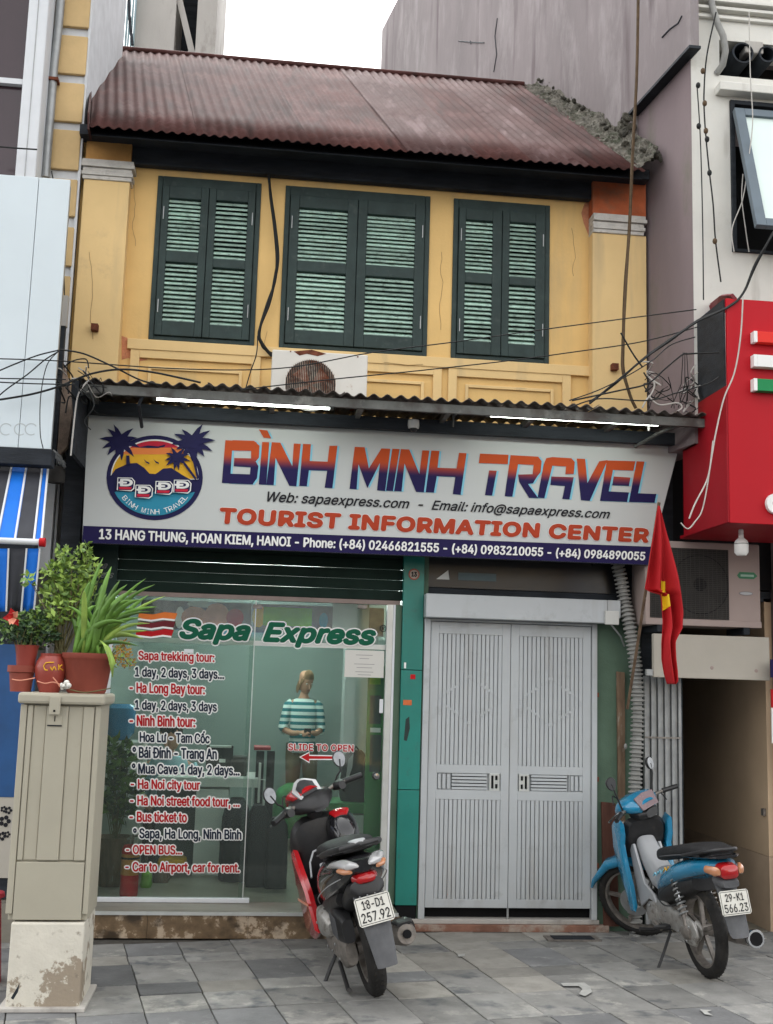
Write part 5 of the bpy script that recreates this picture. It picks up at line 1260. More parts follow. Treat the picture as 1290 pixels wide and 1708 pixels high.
# beige air conditioner
AY2 = -.30
x0, x1, z0, z1 = rectq((1078, 900), (1270, 909), (1268, 1047), (1076, 1042), AY2)
a2 = thing('beige_air_conditioner', 'dull beige outdoor air conditioner with dark fan grille below the red sign', 'air conditioner', ((x0+x1)/2, AY2+.14, z0))
boxo('casing', m_acb, a2, x0, x1, AY2, AY2+.28, z0, z1, bevel=.01)
gx1 = P(1216, 980, AY2).x; boxo('grille_recess', m_fan, a2, x0+.03, gx1, AY2-.002, AY2-.0005, z0+.045, z1-.045)
g_ = MB(); k = 0; zz_ = z0+.05
while zz_ < z1-.05: g_.box(x0+.03, gx1, AY2-.006, AY2-.004, zz_, zz_+.0022); zz_ += .0125
xx = x0+.035
while xx < gx1: g_.box(xx, xx+.002, AY2-.0078, AY2-.0062, z0+.045, z1-.045); xx += .03
g_.build('fan_grille', mat('grille_wire', (.06, .055, .05), .6, bump=0), a2)
c = P(1168, 975, AY2); b = MB(); b.lathe((c.x, AY2-.0035, c.z), [(0, 0), (.045, 0)], 24, 'Y'); b.lathe((c.x, AY2-.003, c.z), [(.19, 0), (.197, 0)], 40, 'Y'); b.build('fan_hub', m_black, a2)
MB().box(x0, x1, AY2-.008, AY2-.0005, z0, z0+.04).build('bottom_lip', m_acb, a2, bevel=.003)
b = MB(); b.add([P(a_, b_, AY2-.003) for a_, b_ in ((1230, 960), (1234, 954), (1258, 955), (1264, 961), (1258, 966), (1234, 965))], [tuple(range(6))]); b.build('green_badge', mat('badge_green', (.01, .16, .06), .4, bump=0), a2)
x_0, x_1, z_0, z_1 = rect(1236, 958, 1258, 962.5, AY2-.0045); boxo('badge_line', mat('badge_line_pale', (.3, .45, .36), .5, bump=0), a2, x_0, x_1, AY2-.0045, AY2-.0035, z_0, z_1)
c = P(1245, 990, AY2-.004); b = MB(); b.add([(c.x+.05*math.cos(t*.3142), AY2-.003, c.z+.014*math.sin(t*.3142)) for t in range(20)], [tuple(range(20))]); b.build('oval_badge', m_purple, a2)
b = MB(); b.add([(c.x+.042*math.cos(t*.3142), AY2-.0045, c.z+.009*math.sin(t*.3142)) for t in range(20)], [tuple(range(20))]); b.build('oval_face', m_innerg, a2)
for xx in (x0+.08, x1-.12): boxo('foot_bracket', m_dark, a2, xx, xx+.04, AY2, -.02, z0-.045, z0-.001)
c = thing('wall_poster', 'red and white poster at the right edge below the purple pier', 'poster', P(1292, 1210, -.4)); 
x_0 = P(1288, 1200, -.42).x; boxo('poster_red', m_redp, c, x_0, x_0+.3, -.42, -.41, P(1288, 1180, -.42).z, P(1288, 1150, -.42).z); boxo('poster_white', m_white, c, x_0, x_0+.3, -.42, -.41, P(1288, 1240, -.42).z, P(1288, 1181, -.42).z); boxo('poster_dark', m_purplebl, c, x_0, x_0+.3, -.42, -.41, P(1288, 1130, -.42).z, P(1288, 1100, -.42).z)

# ================================================================== national flag on a pole
def lerpseq(pts, y):
    for (y0, x0), (y1, x1) in zip(pts, pts[1:]):
        if y <= y1: return x0+(x1-x0)*(y-y0)/(y1-y0)
    return pts[-1][1]
FY = lambda y: -.92+.5*(y-840)/340
fl = thing('flag', 'red flag with yellow star hanging folded from a slanted wooden pole', 'flag', P(1048, 1180, -.42))
lft = [(842, 1098), (900, 1088), (985, 1072), (992, 1100), (1040, 1104), (1075, 1104), (1100, 1106), (1125, 1112), (1141, 1118)]
rgt = [(842, 1101), (870, 1107), (920, 1118), (980, 1132), (1020, 1140), (1048, 1141), (1070, 1130), (1090, 1131), (1120, 1133), (1136, 1132), (1141, 1126)]
NU, NV = 26, 70
def flagp(u, y, off=0):
    x = lerpseq(lft, y)*(1-u)+lerpseq(rgt, y)*u; s_ = min(1, (y-842)/120)
    p = P(x, y, -.95); p.y = -.95+s_*(.035*math.sin(u*13+y*.012)+.02*math.sin(u*5-y*.02))-off; return p
b = MB(); vs = [flagp(i/NU, 842+299*j/NV) for j in range(NV+1) for i in range(NU+1)]
b.add(vs, [(j*(NU+1)+i, j*(NU+1)+i+1, (j+1)*(NU+1)+i+1, (j+1)*(NU+1)+i) for j in range(NV) for i in range(NU)]); b.build('cloth', m_flag, fl, smooth=True, solid=.0025)
def inv_u(x, y): return (x-lerpseq(lft, y))/(lerpseq(rgt, y)-lerpseq(lft, y))
stl = [(968, 1102), (990, 1104), (1000, 1103), (1012, 1102), (1020, 1104)]; str_ = [(968, 1113), (990, 1114), (1012, 1116), (1020, 1105)]
vs = []
for j in range(14):
    y = 969+50*j/13
    for i in range(7):
        x = lerpseq(stl, y)*(1-i/6)+lerpseq(str_, y)*i/6; vs.append(flagp(min(1, max(0, inv_u(x, y))), y, .007))
MB().add(vs, [(j*7+i, j*7+i+1, (j+1)*7+i+1, (j+1)*7+i) for j in range(13) for i in range(6)]).build('star', m_star, fl, smooth=True)
MB().tube([P(1100, 838, -.95), P(1077, 990, -.75), P(1060, 1100, -.5), P(1047, 1182, -.3)], .010, 8).build('pole', m_woodp, fl, smooth=True)

# ================================================================== cables
def cable(name, lab, pts, r=.006, m_=None, grp=None, Y=-1.0):
    w_ = [P(p[0], p[1], p[2] if len(p) > 2 else Y) for p in pts]; w_ = smooth_path(w_, 8)
    o = MB().tube(w_, r, 6).build(name, m_ or m_cable, None, smooth=True, origin=w_[0]); tag(o, lab, 'cable', grp); return o
G_ = 'black cables slung across the house fronts'
def bundle(name, lab, n, pts, r, m_, jit, Y, seed=1):
    t = thing(name, lab, 'cable bundle', P(pts[0][0], pts[0][1], Y)); rj = random.Random(seed)
    for k in range(n):
        w_ = smooth_path([P(a_+rj.uniform(-jit, jit), b_+rj.uniform(-jit, jit), Y-.004*k) for a_, b_ in pts], 8); MB().tube(w_, r*rj.uniform(.7, 1.2), 6).build('strand', m_, t, smooth=True)
bundle('window_cable_bundle', 'twisted dark cable bundle hanging between the left and middle windows', 4, [(449, 290), (452, 330), (458, 380), (463, 430), (459, 470), (448, 505), (436, 540), (434, 560), (440, 578), (455, 592)], .008, m_cable, 2.2, -.06)
bundle('wall_cable_bundle', 'tall brown cable bundle dropping past the right pilaster', 3, [(1066, -20), (1062, 120), (1056, 250), (1050, 380), (1044, 480), (1039, 580), (1040, 620), (1052, 660), (1062, 680)], .009, m_cableb, 1.2, -.5)
bundle('thick_street_cable', 'thick cable bundle rising from the canopy past the top of the red sign', 4, [(985, 672), (1030, 636), (1075, 598), (1120, 566), (1165, 536), (1215, 512), (1240, 490), (1262, 440), (1292, 385)], .006, m_cable, 1.5, -1.1)
cl = [
 ('thin cable from the red sign to the middle window', [(1162, 516), (1030, 533), (895, 551), (760, 570), (620, 588), (470, 614), (300, 615), (100, 602), (-10, 598)], .0035),
 ('thin cable sloping below the windows to the purple wall', [(1165, 545), (1070, 570), (950, 588), (845, 602), (700, 618), (560, 632), (400, 650)], .0035),
 ('cable curving from the steel post over the canopy corner', [(100, 583), (140, 590), (190, 612), (235, 634), (270, 642)], .005),
 ('long sagging cable from the left edge to the canopy top', [(-10, 668), (50, 658), (100, 644), (150, 624), (200, 616), (250, 620), (300, 630), (335, 638)], .006),
 ('upper loose cable between the left edge and the steel post', [(-10, 622), (30, 605), (65, 592), (98, 584)], .004),
 ('lower loose cable between the left edge and the steel post', [(-10, 668), (10, 650), (45, 625), (75, 600), (98, 586)], .004),
 ('level cable across the pale sign box', [(-10, 631), (60, 632), (110, 633)], .0035),
 ('nearly level cable across the pale sign box below the first', [(-10, 637), (60, 640), (125, 641)], .0035),
 ('bowed cable in front of the pale sign box', [(95, 588), (78, 610), (68, 660), (67, 720), (72, 748)], .003),
 ('loose cable beside the cable clump on the canopy', [(1160, 562), (1120, 575), (1090, 600), (1050, 625), (1000, 650), (950, 668)], .0035),
 ('low cable from the canopy up to the small bracket', [(955, 668), (1030, 652), (1080, 640), (1110, 615), (1138, 592), (1150, 590), (1200, 588)], .005),
 ('cable from the right pilaster peg to the purple wall', [(1036, 555), (1055, 588), (1072, 612)], .005),
 ('dark cable from the sign top to the left window sill', [(410, 648), (418, 620), (428, 590), (430, 560)], .0035),
 ('slack cable crossing the purple wall above the canopy', [(950, 680), (1000, 665), (1080, 668), (1130, 655), (1180, 640), (1200, 628)], .004)]
for i, (lab, pts, r) in enumerate(cl): cable('cable', lab, pts, r, grp=G_, Y=-1.0-.015*i)
cable('white_cable', 'pale cable pair looping down the front of the red sign', [(1240, 494), (1236, 560), (1226, 620), (1208, 665), (1195, 720), (1188, 760), (1180, 800), (1160, 840), (1150, 865)], .0045, m_cablew, Y=-1.15)
cable('white_cable', 'pale cable looping under the left end of the red sign', [(1190, 735), (1182, 800), (1172, 850), (1160, 870), (1148, 882), (1136, 872)], .004, m_cablew, Y=-1.12)
cable('white_cable', 'white cable curl standing on the right end of the canopy', [(1082, 628), (1092, 640), (1088, 655), (1078, 668), (1072, 680)], .005, m_cablew, Y=-.78)
cable('white_cable', 'white cable strand lying along the canopy beside the curl', [(1082, 660), (1100, 675), (1130, 672), (1138, 680), (1126, 688)], .005, m_cablew, Y=-.78)
cable('white_cable', 'grey cable arching from the canopy corner beside the sign', [(118, 760), (124, 700), (130, 660), (142, 640), (150, 634)], .005, m_cablew, Y=-.85)
cable('white_cable', 'white cord hanging in front of the tilted window', [(1250, 20), (1252, 120), (1256, 200), (1250, 260), (1240, 330), (1222, 380), (1225, 420)], .0035, m_cablew, Y=-.85)
cable('white_cable', 'second white cord dropping behind the tilted window sash', [(1240, 290), (1238, 330), (1244, 380), (1250, 420)], .0035, m_cablew, Y=-.8)
cable('wall_wire', 'knotted black wire running down the white wall', [(1195, 20), (1180, 90), (1175, 150), (1176, 200), (1182, 270), (1190, 340), (1194, 400), (1203, 470)], .005, m_cable, Y=-.8)
cable('wall_wire', 'thin black wire down the left edge of the white wall', [(1163, 140), (1168, 215), (1171, 300), (1173, 400), (1174, 500)], .004, m_cable, Y=-.8)
cable('wall_wire', 'thin wire crossing the left edge of the far left column', [(-5, 244), (30, 247), (62, 249)], .005, m_cable, Y=-.5)
cable('wall_wire', 'wire along the cream blocks beside the sign box', [(86, 285), (103, 380), (107, 470), (108, 540)], .004, m_cable, Y=-.3)
tg = thing('cable_tangle', 'tangle of black and pale cable ends on the right end of the canopy', 'cable tangle', P(1140, 680, -.7)); rg = random.Random(4)
for k in range(22):
    a_, b_ = rg.uniform(1080, 1190), rg.uniform(640, 682); pts = [(a_, b_)]
    for j in range(3): pts.append((pts[-1][0]+rg.uniform(-26, 26), min(688, pts[-1][1]+rg.uniform(-26, 22))))
    MB().tube(smooth_path([P(x, y, -.72+rg.uniform(-.05, .1)) for x, y in pts], 6), rg.uniform(.002, .005), 5).build('strand', m_cablew if k % 4 == 0 else m_cable, tg, smooth=True)
for dx in (0, 6, 12): MB().tube([P(1140+dx*.5, 588, -.74), P(1137+dx, 640, -.74), P(1120+dx*2, 680, -.74)], .003, 5).build('strand', m_cable, tg)
tg2 = thing('cable_tangle', 'tangle of black cable ends at the left canopy corner', 'cable tangle', P(110, 650, -.7))
for k in range(20):
    a_, b_ = rg.uniform(98, 150), rg.uniform(600, 650); pts = [(a_, b_)]
    for j in range(3): pts.append((pts[-1][0]+rg.uniform(-18, 22), pts[-1][1]+rg.uniform(-16, 30)))
    MB().tube(smooth_path([P(x, y, -.85+rg.uniform(-.05, .1)) for x, y in pts], 6), rg.uniform(.002, .005), 5).build('strand', m_cable if k % 5 else m_cablew, tg2, smooth=True)
CL_ = ['dark clip just below the drain pipe end', 'rusty clip on the left wall wire below the drain pipe', 'dark clip on the black wire level with the window hood', 'rusty clip low on the left wall wire beside the window', 'dark clip on the black wire beside the window top', 'rusty clip touching the one beside the window top', 'dark lowest clip on the black wall wire', 'rusty clip halfway down the black wall wire']
for i, (a_, b_) in enumerate(((1173, 118), (1165, 142), (1176, 172), (1166, 210), (1178, 218), (1180, 232), (1193, 402), (1184, 288))):
    c = P(a_, b_, -.8); kn = MB().sphere(c, .016, 8, 6, (1, 1, 1.3)).build('wire_knot', m_cable if i % 2 else m_cableb, None, origin=c); tag(kn, CL_[i], 'wire clip', 'clips along the wires on the white wall')
# ================================================================== street cabinet with flower pots
KY = -1.55
q0 = PZ(12, 1690, 0); q1 = PZ(134, 1680, 0); KY = (q0.y+q1.y)/2
cab = thing('utility_cabinet', 'tall beige steel street cabinet on a peeling white plinth', 'cabinet', ((q0.x+q1.x)/2, KY+.18, 0))
zb1 = P(80, 1536, KY).z; zs1 = P(80, 1437, KY).z; zt1 = P(90, 1160, KY).z
xL, xR = P(22, 1350, KY).x, P(158, 1350, KY).x
pw0, pw1 = P(14, 1620, KY).x, P(137, 1620, KY).x
boxo('plinth', m_plinth, cab, pw0, pw1, KY-.02, KY+.36, 0, zb1-.006, bevel=.008)
boxo('plinth_base', m_conc, cab, pw0-.03, pw1+.03, KY-.05, KY+.38, -.0, .02, bevel=.004)
boxo('shell', m_cab, cab, xL+.01, xR-.004, KY+.012, KY+.36, zb1, zt1-.03, bevel=.004)
# door with pressed ribs
dxL, dxR = xL+.035, xR-.03
xsd = [dxL, P(44, 1300, KY).x+.01, P(70, 1300, KY).x, P(107, 1300, KY).x, P(132, 1300, KY).x, dxR]
for k in range(5):
    boxo('door_rib' if k % 2 == 0 else 'door_panel', m_cab, cab, xsd[k]+.0006, xsd[k+1]-.0006, KY-(.008 if k % 2 == 0 else 0), KY+.011, zs1+.005, zt1-.05, bevel=.004)
boxo('lower_panel', m_cab, cab, dxL, dxR, KY-.008, KY+.011, zb1+.004, zs1-.003, bevel=.003)
for x_0, x_1 in ((xL, dxL-.004), (dxR+.004, xR)): boxo('corner_strip', m_cab, cab, x_0, x_1, KY-.006, KY+.0115, zb1+.03, zt1-.045, bevel=.004)
boxo('lid', m_cab, cab, xL-.012, xR+.02, KY-.035, KY+.38, zt1-.042, zt1+.012, bevel=.014)
lc = P(93, 1190, KY)
boxo('hasp', m_cab, cab, lc.x-.026, lc.x+.026, KY-.046, KY-.036, lc.z-.005, zt1-.005, bevel=.003)
boxo('hasp_pin', m_black, cab, lc.x-.005, lc.x+.005, KY-.048, KY-.0462, lc.z+.008, lc.z+.018)
boxo('latch_plate', m_cab, cab, lc.x-.034, lc.x+.034, KY-.014, KY-.0085, lc.z-.055, lc.z-.007, bevel=.002)
boxo('latch_slot', m_black, cab, lc.x-.002, lc.x+.002, KY-.0155, KY-.0142, lc.z-.038, lc.z-.012); boxo('latch_edge', m_dark, cab, lc.x-.034, lc.x+.034, KY-.0145, KY-.009, lc.z-.060, lc.z-.0555)
b = MB(); b.add([P(a_, b_, KY-.0205) for a_, b_ in ((18, 1665), (27, 1650), (33, 1640), (30, 1655), (22, 1668))], [(0, 1, 2, 3, 4)]); b.build('scratch', m_dark, cab)
ZC = zt1+.012
def pot(name, lab, cat, cx, cy, prof, m_, soil):
    t = thing(name, lab, cat, (cx, cy, ZC)); b = MB(); b.lathe((cx, cy, ZC), prof, 32); b.build('pot' if cat != 'vase' else 'body', m_, t, smooth=True)
    if soil: b = MB(); b.lathe((cx, cy, ZC), [(0, soil[1]), (soil[0], soil[1])], 20); b.build('soil', m_soil, t)
    return t
PY = KY+.12
def leafquad(b, c, d, n, L, w_):
    """one pointed leaf folded along its midrib"""
    d = d.normalized(); s_ = d.cross(n).normalized()*w_; up_ = s_.cross(d).normalized()*w_*.25
    b.add([c, c+d*L*.45+s_+up_, c+d*L, c+d*L*.45-s_+up_, c+d*L*.5], [(0, 1, 4), (1, 2, 4), (4, 2, 3), (0, 4, 3)])
def rdir(r, zmin=-.3):
    while True:
        v_ = Vector((r.uniform(-1, 1), r.uniform(-1, 1), r.uniform(zmin, 1)))
        if .1 < v_.length < 1: return v_.normalized()
# large pot with strap leaves
bp0, bp1 = P(104, 1120, PY).x, P(188, 1120, PY).x; cxb = (bp0+bp1)/2; hb = P(146, 1090, PY).z-ZC; Rb = (bp1-bp0)/2
big = pot('terracotta_planter', 'wide terracotta planter with long strap leaves, rightmost on the cabinet', 'planter', cxb, PY, [(0, .0), (Rb*.72, .0), (Rb*.78, .01), (Rb*.97, hb*.82), (Rb*1.0, hb*.84), (Rb*1.06, hb*.9), (Rb*1.06, hb), (Rb*.96, hb), (Rb*.94, hb*.9), (Rb*.9, hb*.88)], m_pot, (Rb*.94, hb*.9))
strap = thing('strap_leaf_plant', 'arching clump of long green strap leaves growing in the wide planter', 'plant', (cxb, PY, ZC+hb*.9))
rl = random.Random(12)
def blade(base, tip, bend, w_, m_):
    b = MB(); vs = []; n_ = 9; mid = (base+tip)*.5+bend
    side = (tip-base).cross(Vector((0, 1, .3))).normalized()
    for i in range(n_+1):
        t = i/n_; p = base*(1-t)**2+mid*2*t*(1-t)+tip*t*t; ww = w_*(math.sin(math.pi*min(.97, .18+.82*t))**.6)*(1 if t < .97 else .3)
        if i == n_: ww = .0005
        vs += [p-side*ww, p+Vector((0, -.25*ww, .0)), p+side*ww]
    b.add(vs, [(i*3+k, i*3+k+1, i*3+k+4, i*3+k+3) for i in range(n_) for k in (0, 1)])
    return b.build('leaf', m_, strap, smooth=True, solid=.0012)
tips = [(276, 994), (262, 1012), (250, 1040), (246, 1052), (243, 965), (228, 985), (212, 975), (200, 968), (258, 975), (238, 1000), (252, 1020), (225, 1015), (205, 1000), (190, 985), (178, 990), (172, 930), (186, 1000), (240, 1066), (232, 1078), (215, 1040), (160, 1010), (150, 1000), (132, 1000), (128, 1020), (118, 1030), (145, 1025), (196, 1020), (218, 1060), (170, 975), (150, 970), (208, 1022), (140, 985), (186, 945), (236, 1030), (223, 1000), (248, 992), (125, 1045), (112, 1010), (176, 1010), (200, 1050), (164, 1030)]
for k, (a_, b_) in enumerate(tips):
    dy = rl.uniform(-.16, .12); tip = P(a_, b_, PY+dy); base = Vector((cxb+rl.uniform(-.07, .07), PY+rl.uniform(-.06, .05), ZC+hb*.9))
    blade(base, tip, Vector(((tip.x-base.x)*-.18, dy*.2, rl.uniform(.06, .14))), rl.uniform(.010, .017), m_leafl if k in (0, 2, 3, 17, 31) else m_leaf)
fb = [P(167, 1068, PY-.12), P(178, 1078, PY-.15), P(186, 1100, PY-.16), P(188, 1130, PY-.16)]
b = MB(); vs = []
for i, (p, ww) in enumerate(zip(fb, (.006, .018, .017, .001))): vs += [p-Vector((ww, 0, -ww*.4)), p+Vector((0, -.006, 0)), p+Vector((ww, 0, -ww*.4))]
b.add(vs, [(i*3+k, i*3+k+1, i*3+k+4, i*3+k+3) for i in range(3) for k in (0, 1)]); b.build('leaf', m_leafl, strap, smooth=True, solid=.0012)
# vase with gold mark
vc = P(83, 1140, PY-.02); hv = P(83, 1090, PY-.02).z-ZC; Rv = (P(110, 1120, PY).x-P(57, 1120, PY).x)/2
vase = pot('red_clay_vase', 'round red clay vase with gold brush writing between the two planters', 'vase', vc.x, PY-.02, [(0, 0), (Rv*.62, 0), (Rv*.66, .01), (Rv*.95, hv*.4), (Rv*1.0, hv*.62), (Rv*.9, hv*.8), (Rv*.68, hv*.93), (Rv*.70, hv*1.0), (Rv*.6, hv*1.0), (Rv*.58, hv*.9)], m_pot2, (Rv*.6, hv*.92))
b = MB()
for st in ([(76, 1106), (73, 1111), (75, 1117), (80, 1118)], [(76, 1106), (82, 1105), (90, 1105)], [(84, 1112), (87, 1118), (90, 1112), (93, 1118)], [(97, 1108), (97, 1118)], [(97, 1113), (102, 1109)], [(97, 1113), (103, 1118)]):
    w_ = []
    for a_, b_ in st:
        p = P(a_, b_, PY-.02-Rv); dx = p.x-vc.x; rr_ = Rv*.985; p.y = PY-.02-math.sqrt(max(.0001, rr_**2-dx*dx))-.002; w_.append(p)
    b.tube(smooth_path(w_, 5), .0028, 5)
b.build('gold_writing', m_lyel, vase, smooth=True)
# small pot
sc0, sc1 = P(14, 1115, PY).x, P(60, 1115, PY).x; hs2 = P(36, 1110, PY).z-ZC; Rs = (sc1-sc0)/2
sp = pot('small_terracotta_pot', 'small tapered terracotta pot at the left end of the cabinet', 'pot', (sc0+sc1)/2, PY, [(0, 0), (Rs*.75, 0), (Rs*.9, hs2*.72), (Rs*1.05, hs2*.75), (Rs*1.05, hs2), (Rs*.95, hs2), (Rs*.9, hs2*.9)], m_pot, (Rs*.92, hs2*.92))
b = MB(); q = P(38, 1085, PY); b.lathe((q.x+.02, PY, ZC+hs2), [(.0, 0), (.045, 0), (.055, .09), (.06, .1), (.05, .1), (0, .09)], 20); b.build('inner_pot', m_pot2, sp, smooth=True)
# shrubs
def shrub(name, lab, centres, nleaf, m_list, L0, L1, root, seed):
    t = thing(name, lab, 'plant', root); r = random.Random(seed); bs = [MB() for _ in m_list]; st = MB()
    for (c, rad) in centres:
        for k in range(max(2, int(rad*40))):
            e = c+rdir(r)*rad*r.uniform(.4, 1.0); mid = root.lerp(e, .55)+Vector((r.uniform(-.03, .03), r.uniform(-.03, .03), .02))
            st.tube([root+Vector((r.uniform(-.02, .02), r.uniform(-.02, .02), 0)), mid, e], [.005, .0035, .0015], 4)
        tot = sum(q[1]**2 for q in centres)
        for k in range(int(nleaf*rad*rad/tot)):
            p = c+rdir(r, -1)*rad*r.uniform(.25, 1.05)**.7; d = rdir(r, -.2); i = min(len(m_list)-1, int(r.random()**1.1*len(m_list)))
            if p.z > c.z+rad*.4 and r.random() < .6: i = 0
            leafquad(bs[i], p, d, rdir(r), r.uniform(L0, L1), r.uniform(L0, L1)*.24)
    st.build('stems', m_stem, t)
    for b_, m_ in zip(bs, m_list): tag(b_.build('foliage', m_, t), kind='stuff')
    return t
cc = lambda a_, b_, y_, r: (P(a_, b_, PY+y_), r)
shrub('leafy_shrub', 'bushy light green shrub standing behind the strap leaves on the cabinet', [cc(120, 965, .10, .10), cc(95, 985, .10, .09), cc(140, 925, .08, .055), cc(110, 935, .08, .07), cc(100, 1020, .08, .09), cc(130, 1000, .1, .10), cc(85, 1040, .06, .07), cc(48, 968, .02, .035), cc(82, 955, .06, .045), cc(150, 960, .1, .07)], 1000, [m_leafl, m_leafl, m_leafm], .028, .055, Vector((vc.x+.02, PY+.06, ZC+hv*.8)), 3)
shrub('dark_shrub', 'dark leaved bush with a red bloom over the small pot', [cc(35, 1050, .0, .085), cc(60, 1040, .02, .085), cc(80, 1062, .02, .06), cc(15, 1055, .0, .06), cc(50, 1070, .0, .06)], 800, [m_leafm, m_leafd, m_leafd, m_leafd], .022, .045, Vector(((sc0+sc1)/2, PY, ZC+hs2)), 8)
shrub('orange_flower_clump', 'small clump of dried orange flowers spilling off the right planter', [cc(205, 1085, -.06, .05), cc(215, 1105, -.06, .035), cc(195, 1105, -.08, .035)], 260, [m_dry, m_leafl, m_dry], .012, .026, Vector((cxb+.12, PY-.06, ZC+hb*.9)), 5)
fw = thing('red_bloom', 'red striped bloom at the top of the dark bush', 'flower', P(22, 1032, PY-.09)); r_ = random.Random(2)
for k in range(9):
    b = MB(); leafquad(b, P(22, 1030, PY-.09), rdir(r_, -.6), Vector((0, -1, 0)), .05, .018); b.build('petal', m_flower if k % 3 else m_peach, fw, solid=.001)
b = MB(); rd = random.Random(6)
orn = thing('dried_root', 'knobbly pale root with thin twigs lying on the front edge of the cabinet', 'root', P(108, 1142, KY-.02))
for k in range(14):
    q = P(108+rd.uniform(-9, 9), 1142+rd.uniform(-6, 8), KY-.03+rd.uniform(-.01, .02)); b.sphere(q, rd.uniform(.006, .016), 7, 5, (1, 1, rd.uniform(.7, 1.5)))
b.build('knot', m_whitew, orn, smooth=True)
for pts in ([(62, 1136), (75, 1140), (90, 1138), (104, 1144)], [(20, 1133), (35, 1135), (58, 1131)], [(116, 1150), (140, 1155), (165, 1152), (185, 1148)], [(88, 1130), (95, 1138), (100, 1146)]):
    MB().tube(smooth_path([P(a_, b_, KY-.03) for a_, b_ in pts], 6), .003, 5).build('twig', m_peach if pts[0][0] != 116 else m_stem, orn, smooth=True)

# ================================================================== motorbikes
def xf(b, fn): b.v = [fn(p) for p in b.v]; return b
def ring(x, z, hw, hh, y=0, e=2.6, n=20, tilt=0):
    out = []
    for k in range(n):
        t = 2*math.pi*k/n; c, s = math.cos(t), math.sin(t)
        yy = hw*abs(c)**(2/e)*(1 if c > 0 else -1); zz = hh*abs(s)**(2/e)*(1 if s > 0 else -1)
        out.append(Vector((x-zz*math.sin(tilt), y+yy, z+zz*math.cos(tilt))))
    return out
def lofto(name, par, m_, st, fn=None, e=2.6, n=20, sm=True):
    b = MB(); b.loft([ring(*s[:4], y=(s[4] if len(s) > 4 else 0), tilt=(s[5] if len(s) > 5 else 0), e=e, n=n) for s in st])
    if fn: xf(b, fn)
    return b.build(name, m_, par, smooth=sm, local=True)
def tubeo(name, par, m_, pts, r, seg=10, fn=None):
    b = MB().tube(pts, r, seg)
    if fn: xf(b, fn)
    return b.build(name, m_, par, smooth=True, local=True)
def wheel(name, par, cx, r, w_, spokes, fn=None, rimm=None):
    cz_ = r; pr = []
    for k in range(13):
        t = math.pi*(-.5+k/12)*1.15; pr.append((r-w_*.55+w_*.55*math.cos(t), w_*.5*math.sin(t)))
    ri = r-w_*.85; pr = [(ri, -w_*.33)]+pr+[(ri, w_*.33)]+[(ri, -w_*.33)]
    b = MB(); b.lathe((cx, 0, cz_), pr, 40, 'Y'); 
    if fn: xf(b, fn)
    ty = b.build(name, m_rub, par, smooth=True, local=True)
    # tread grooves as small blocks
    b = MB()
    for k in range(44):
        t = 2*math.pi*k/44
        for sgn in (-1, 1):
            c = Vector((cx+(r-.0025)*math.cos(t+.04*sgn), sgn*w_*.13, cz_+(r-.0025)*math.sin(t+.04*sgn))); u = Vector((math.cos(t), 0, math.sin(t))); v_ = Vector((-math.sin(t), .6*sgn, math.cos(t))).normalized()
            a1 = u*.0012; a2 = v_*.011; a3 = Vector((0, w_*.08, 0))
            b.add([c-a1-a2-a3, c-a1+a2-a3, c-a1+a2+a3, c-a1-a2+a3, c+a1-a2-a3, c+a1+a2-a3, c+a1+a2+a3, c+a1-a2+a3], [(4, 5, 6, 7), (0, 1, 5, 4), (1, 2, 6, 5), (2, 3, 7, 6), (3, 0, 4, 7)])
    if fn: xf(b, fn)
    tag(b.build('tread', m_rub, ty, local=True), kind='stuff')
    b = MB(); b.lathe((cx, 0, cz_), [(ri-.012, -w_*.32), (ri+.004, -w_*.36), (ri+.004, w_*.36), (ri-.012, w_*.32), (ri-.016, 0), (ri-.012, -w_*.32)], 40, 'Y')
    b.lathe((cx, 0, cz_), [(0, -.05), (.035, -.05), (.04, 0), (.035, .05), (0, .05)], 16, 'Y')
    for k in range(spokes):
        t = 2*math.pi*k/spokes+.3; c1, s1 = math.cos(t), math.sin(t)
        b.prism([(cx+.03*c1-.014*s1, -.012, cz_+.03*s1+.014*c1), (cx+.03*c1+.014*s1, -.012, cz_+.03*s1-.014*c1), (cx+(ri-.01)*c1+.010*s1, -.012, cz_+(ri-.01)*s1-.010*c1), (cx+(ri-.01)*c1-.010*s1, -.012, cz_+(ri-.01)*s1+.010*c1)], (0, .024, 0))
    if fn: xf(b, fn)
    b.build('rim', rimm or m_steel, ty, smooth=True, local=True); return ty
def steerer(px_, pz_, rake, ang):
    ax = Vector((-math.sin(rake), 0, math.cos(rake))); M_ = Matrix.Rotation(ang, 4, ax); o_ = Vector((px_, 0, pz_))
    return lambda p: o_+M_@(Vector(p)-o_)
def bike(name, lab, rear, head, lean):
    t = thing(name, lab, 'motorbike', rear); t.scale = (.95,)*3; t.rotation_euler = (Matrix.Rotation(head, 3, 'Z')@Matrix.Rotation(-lean, 3, 'X')).to_euler(); return t
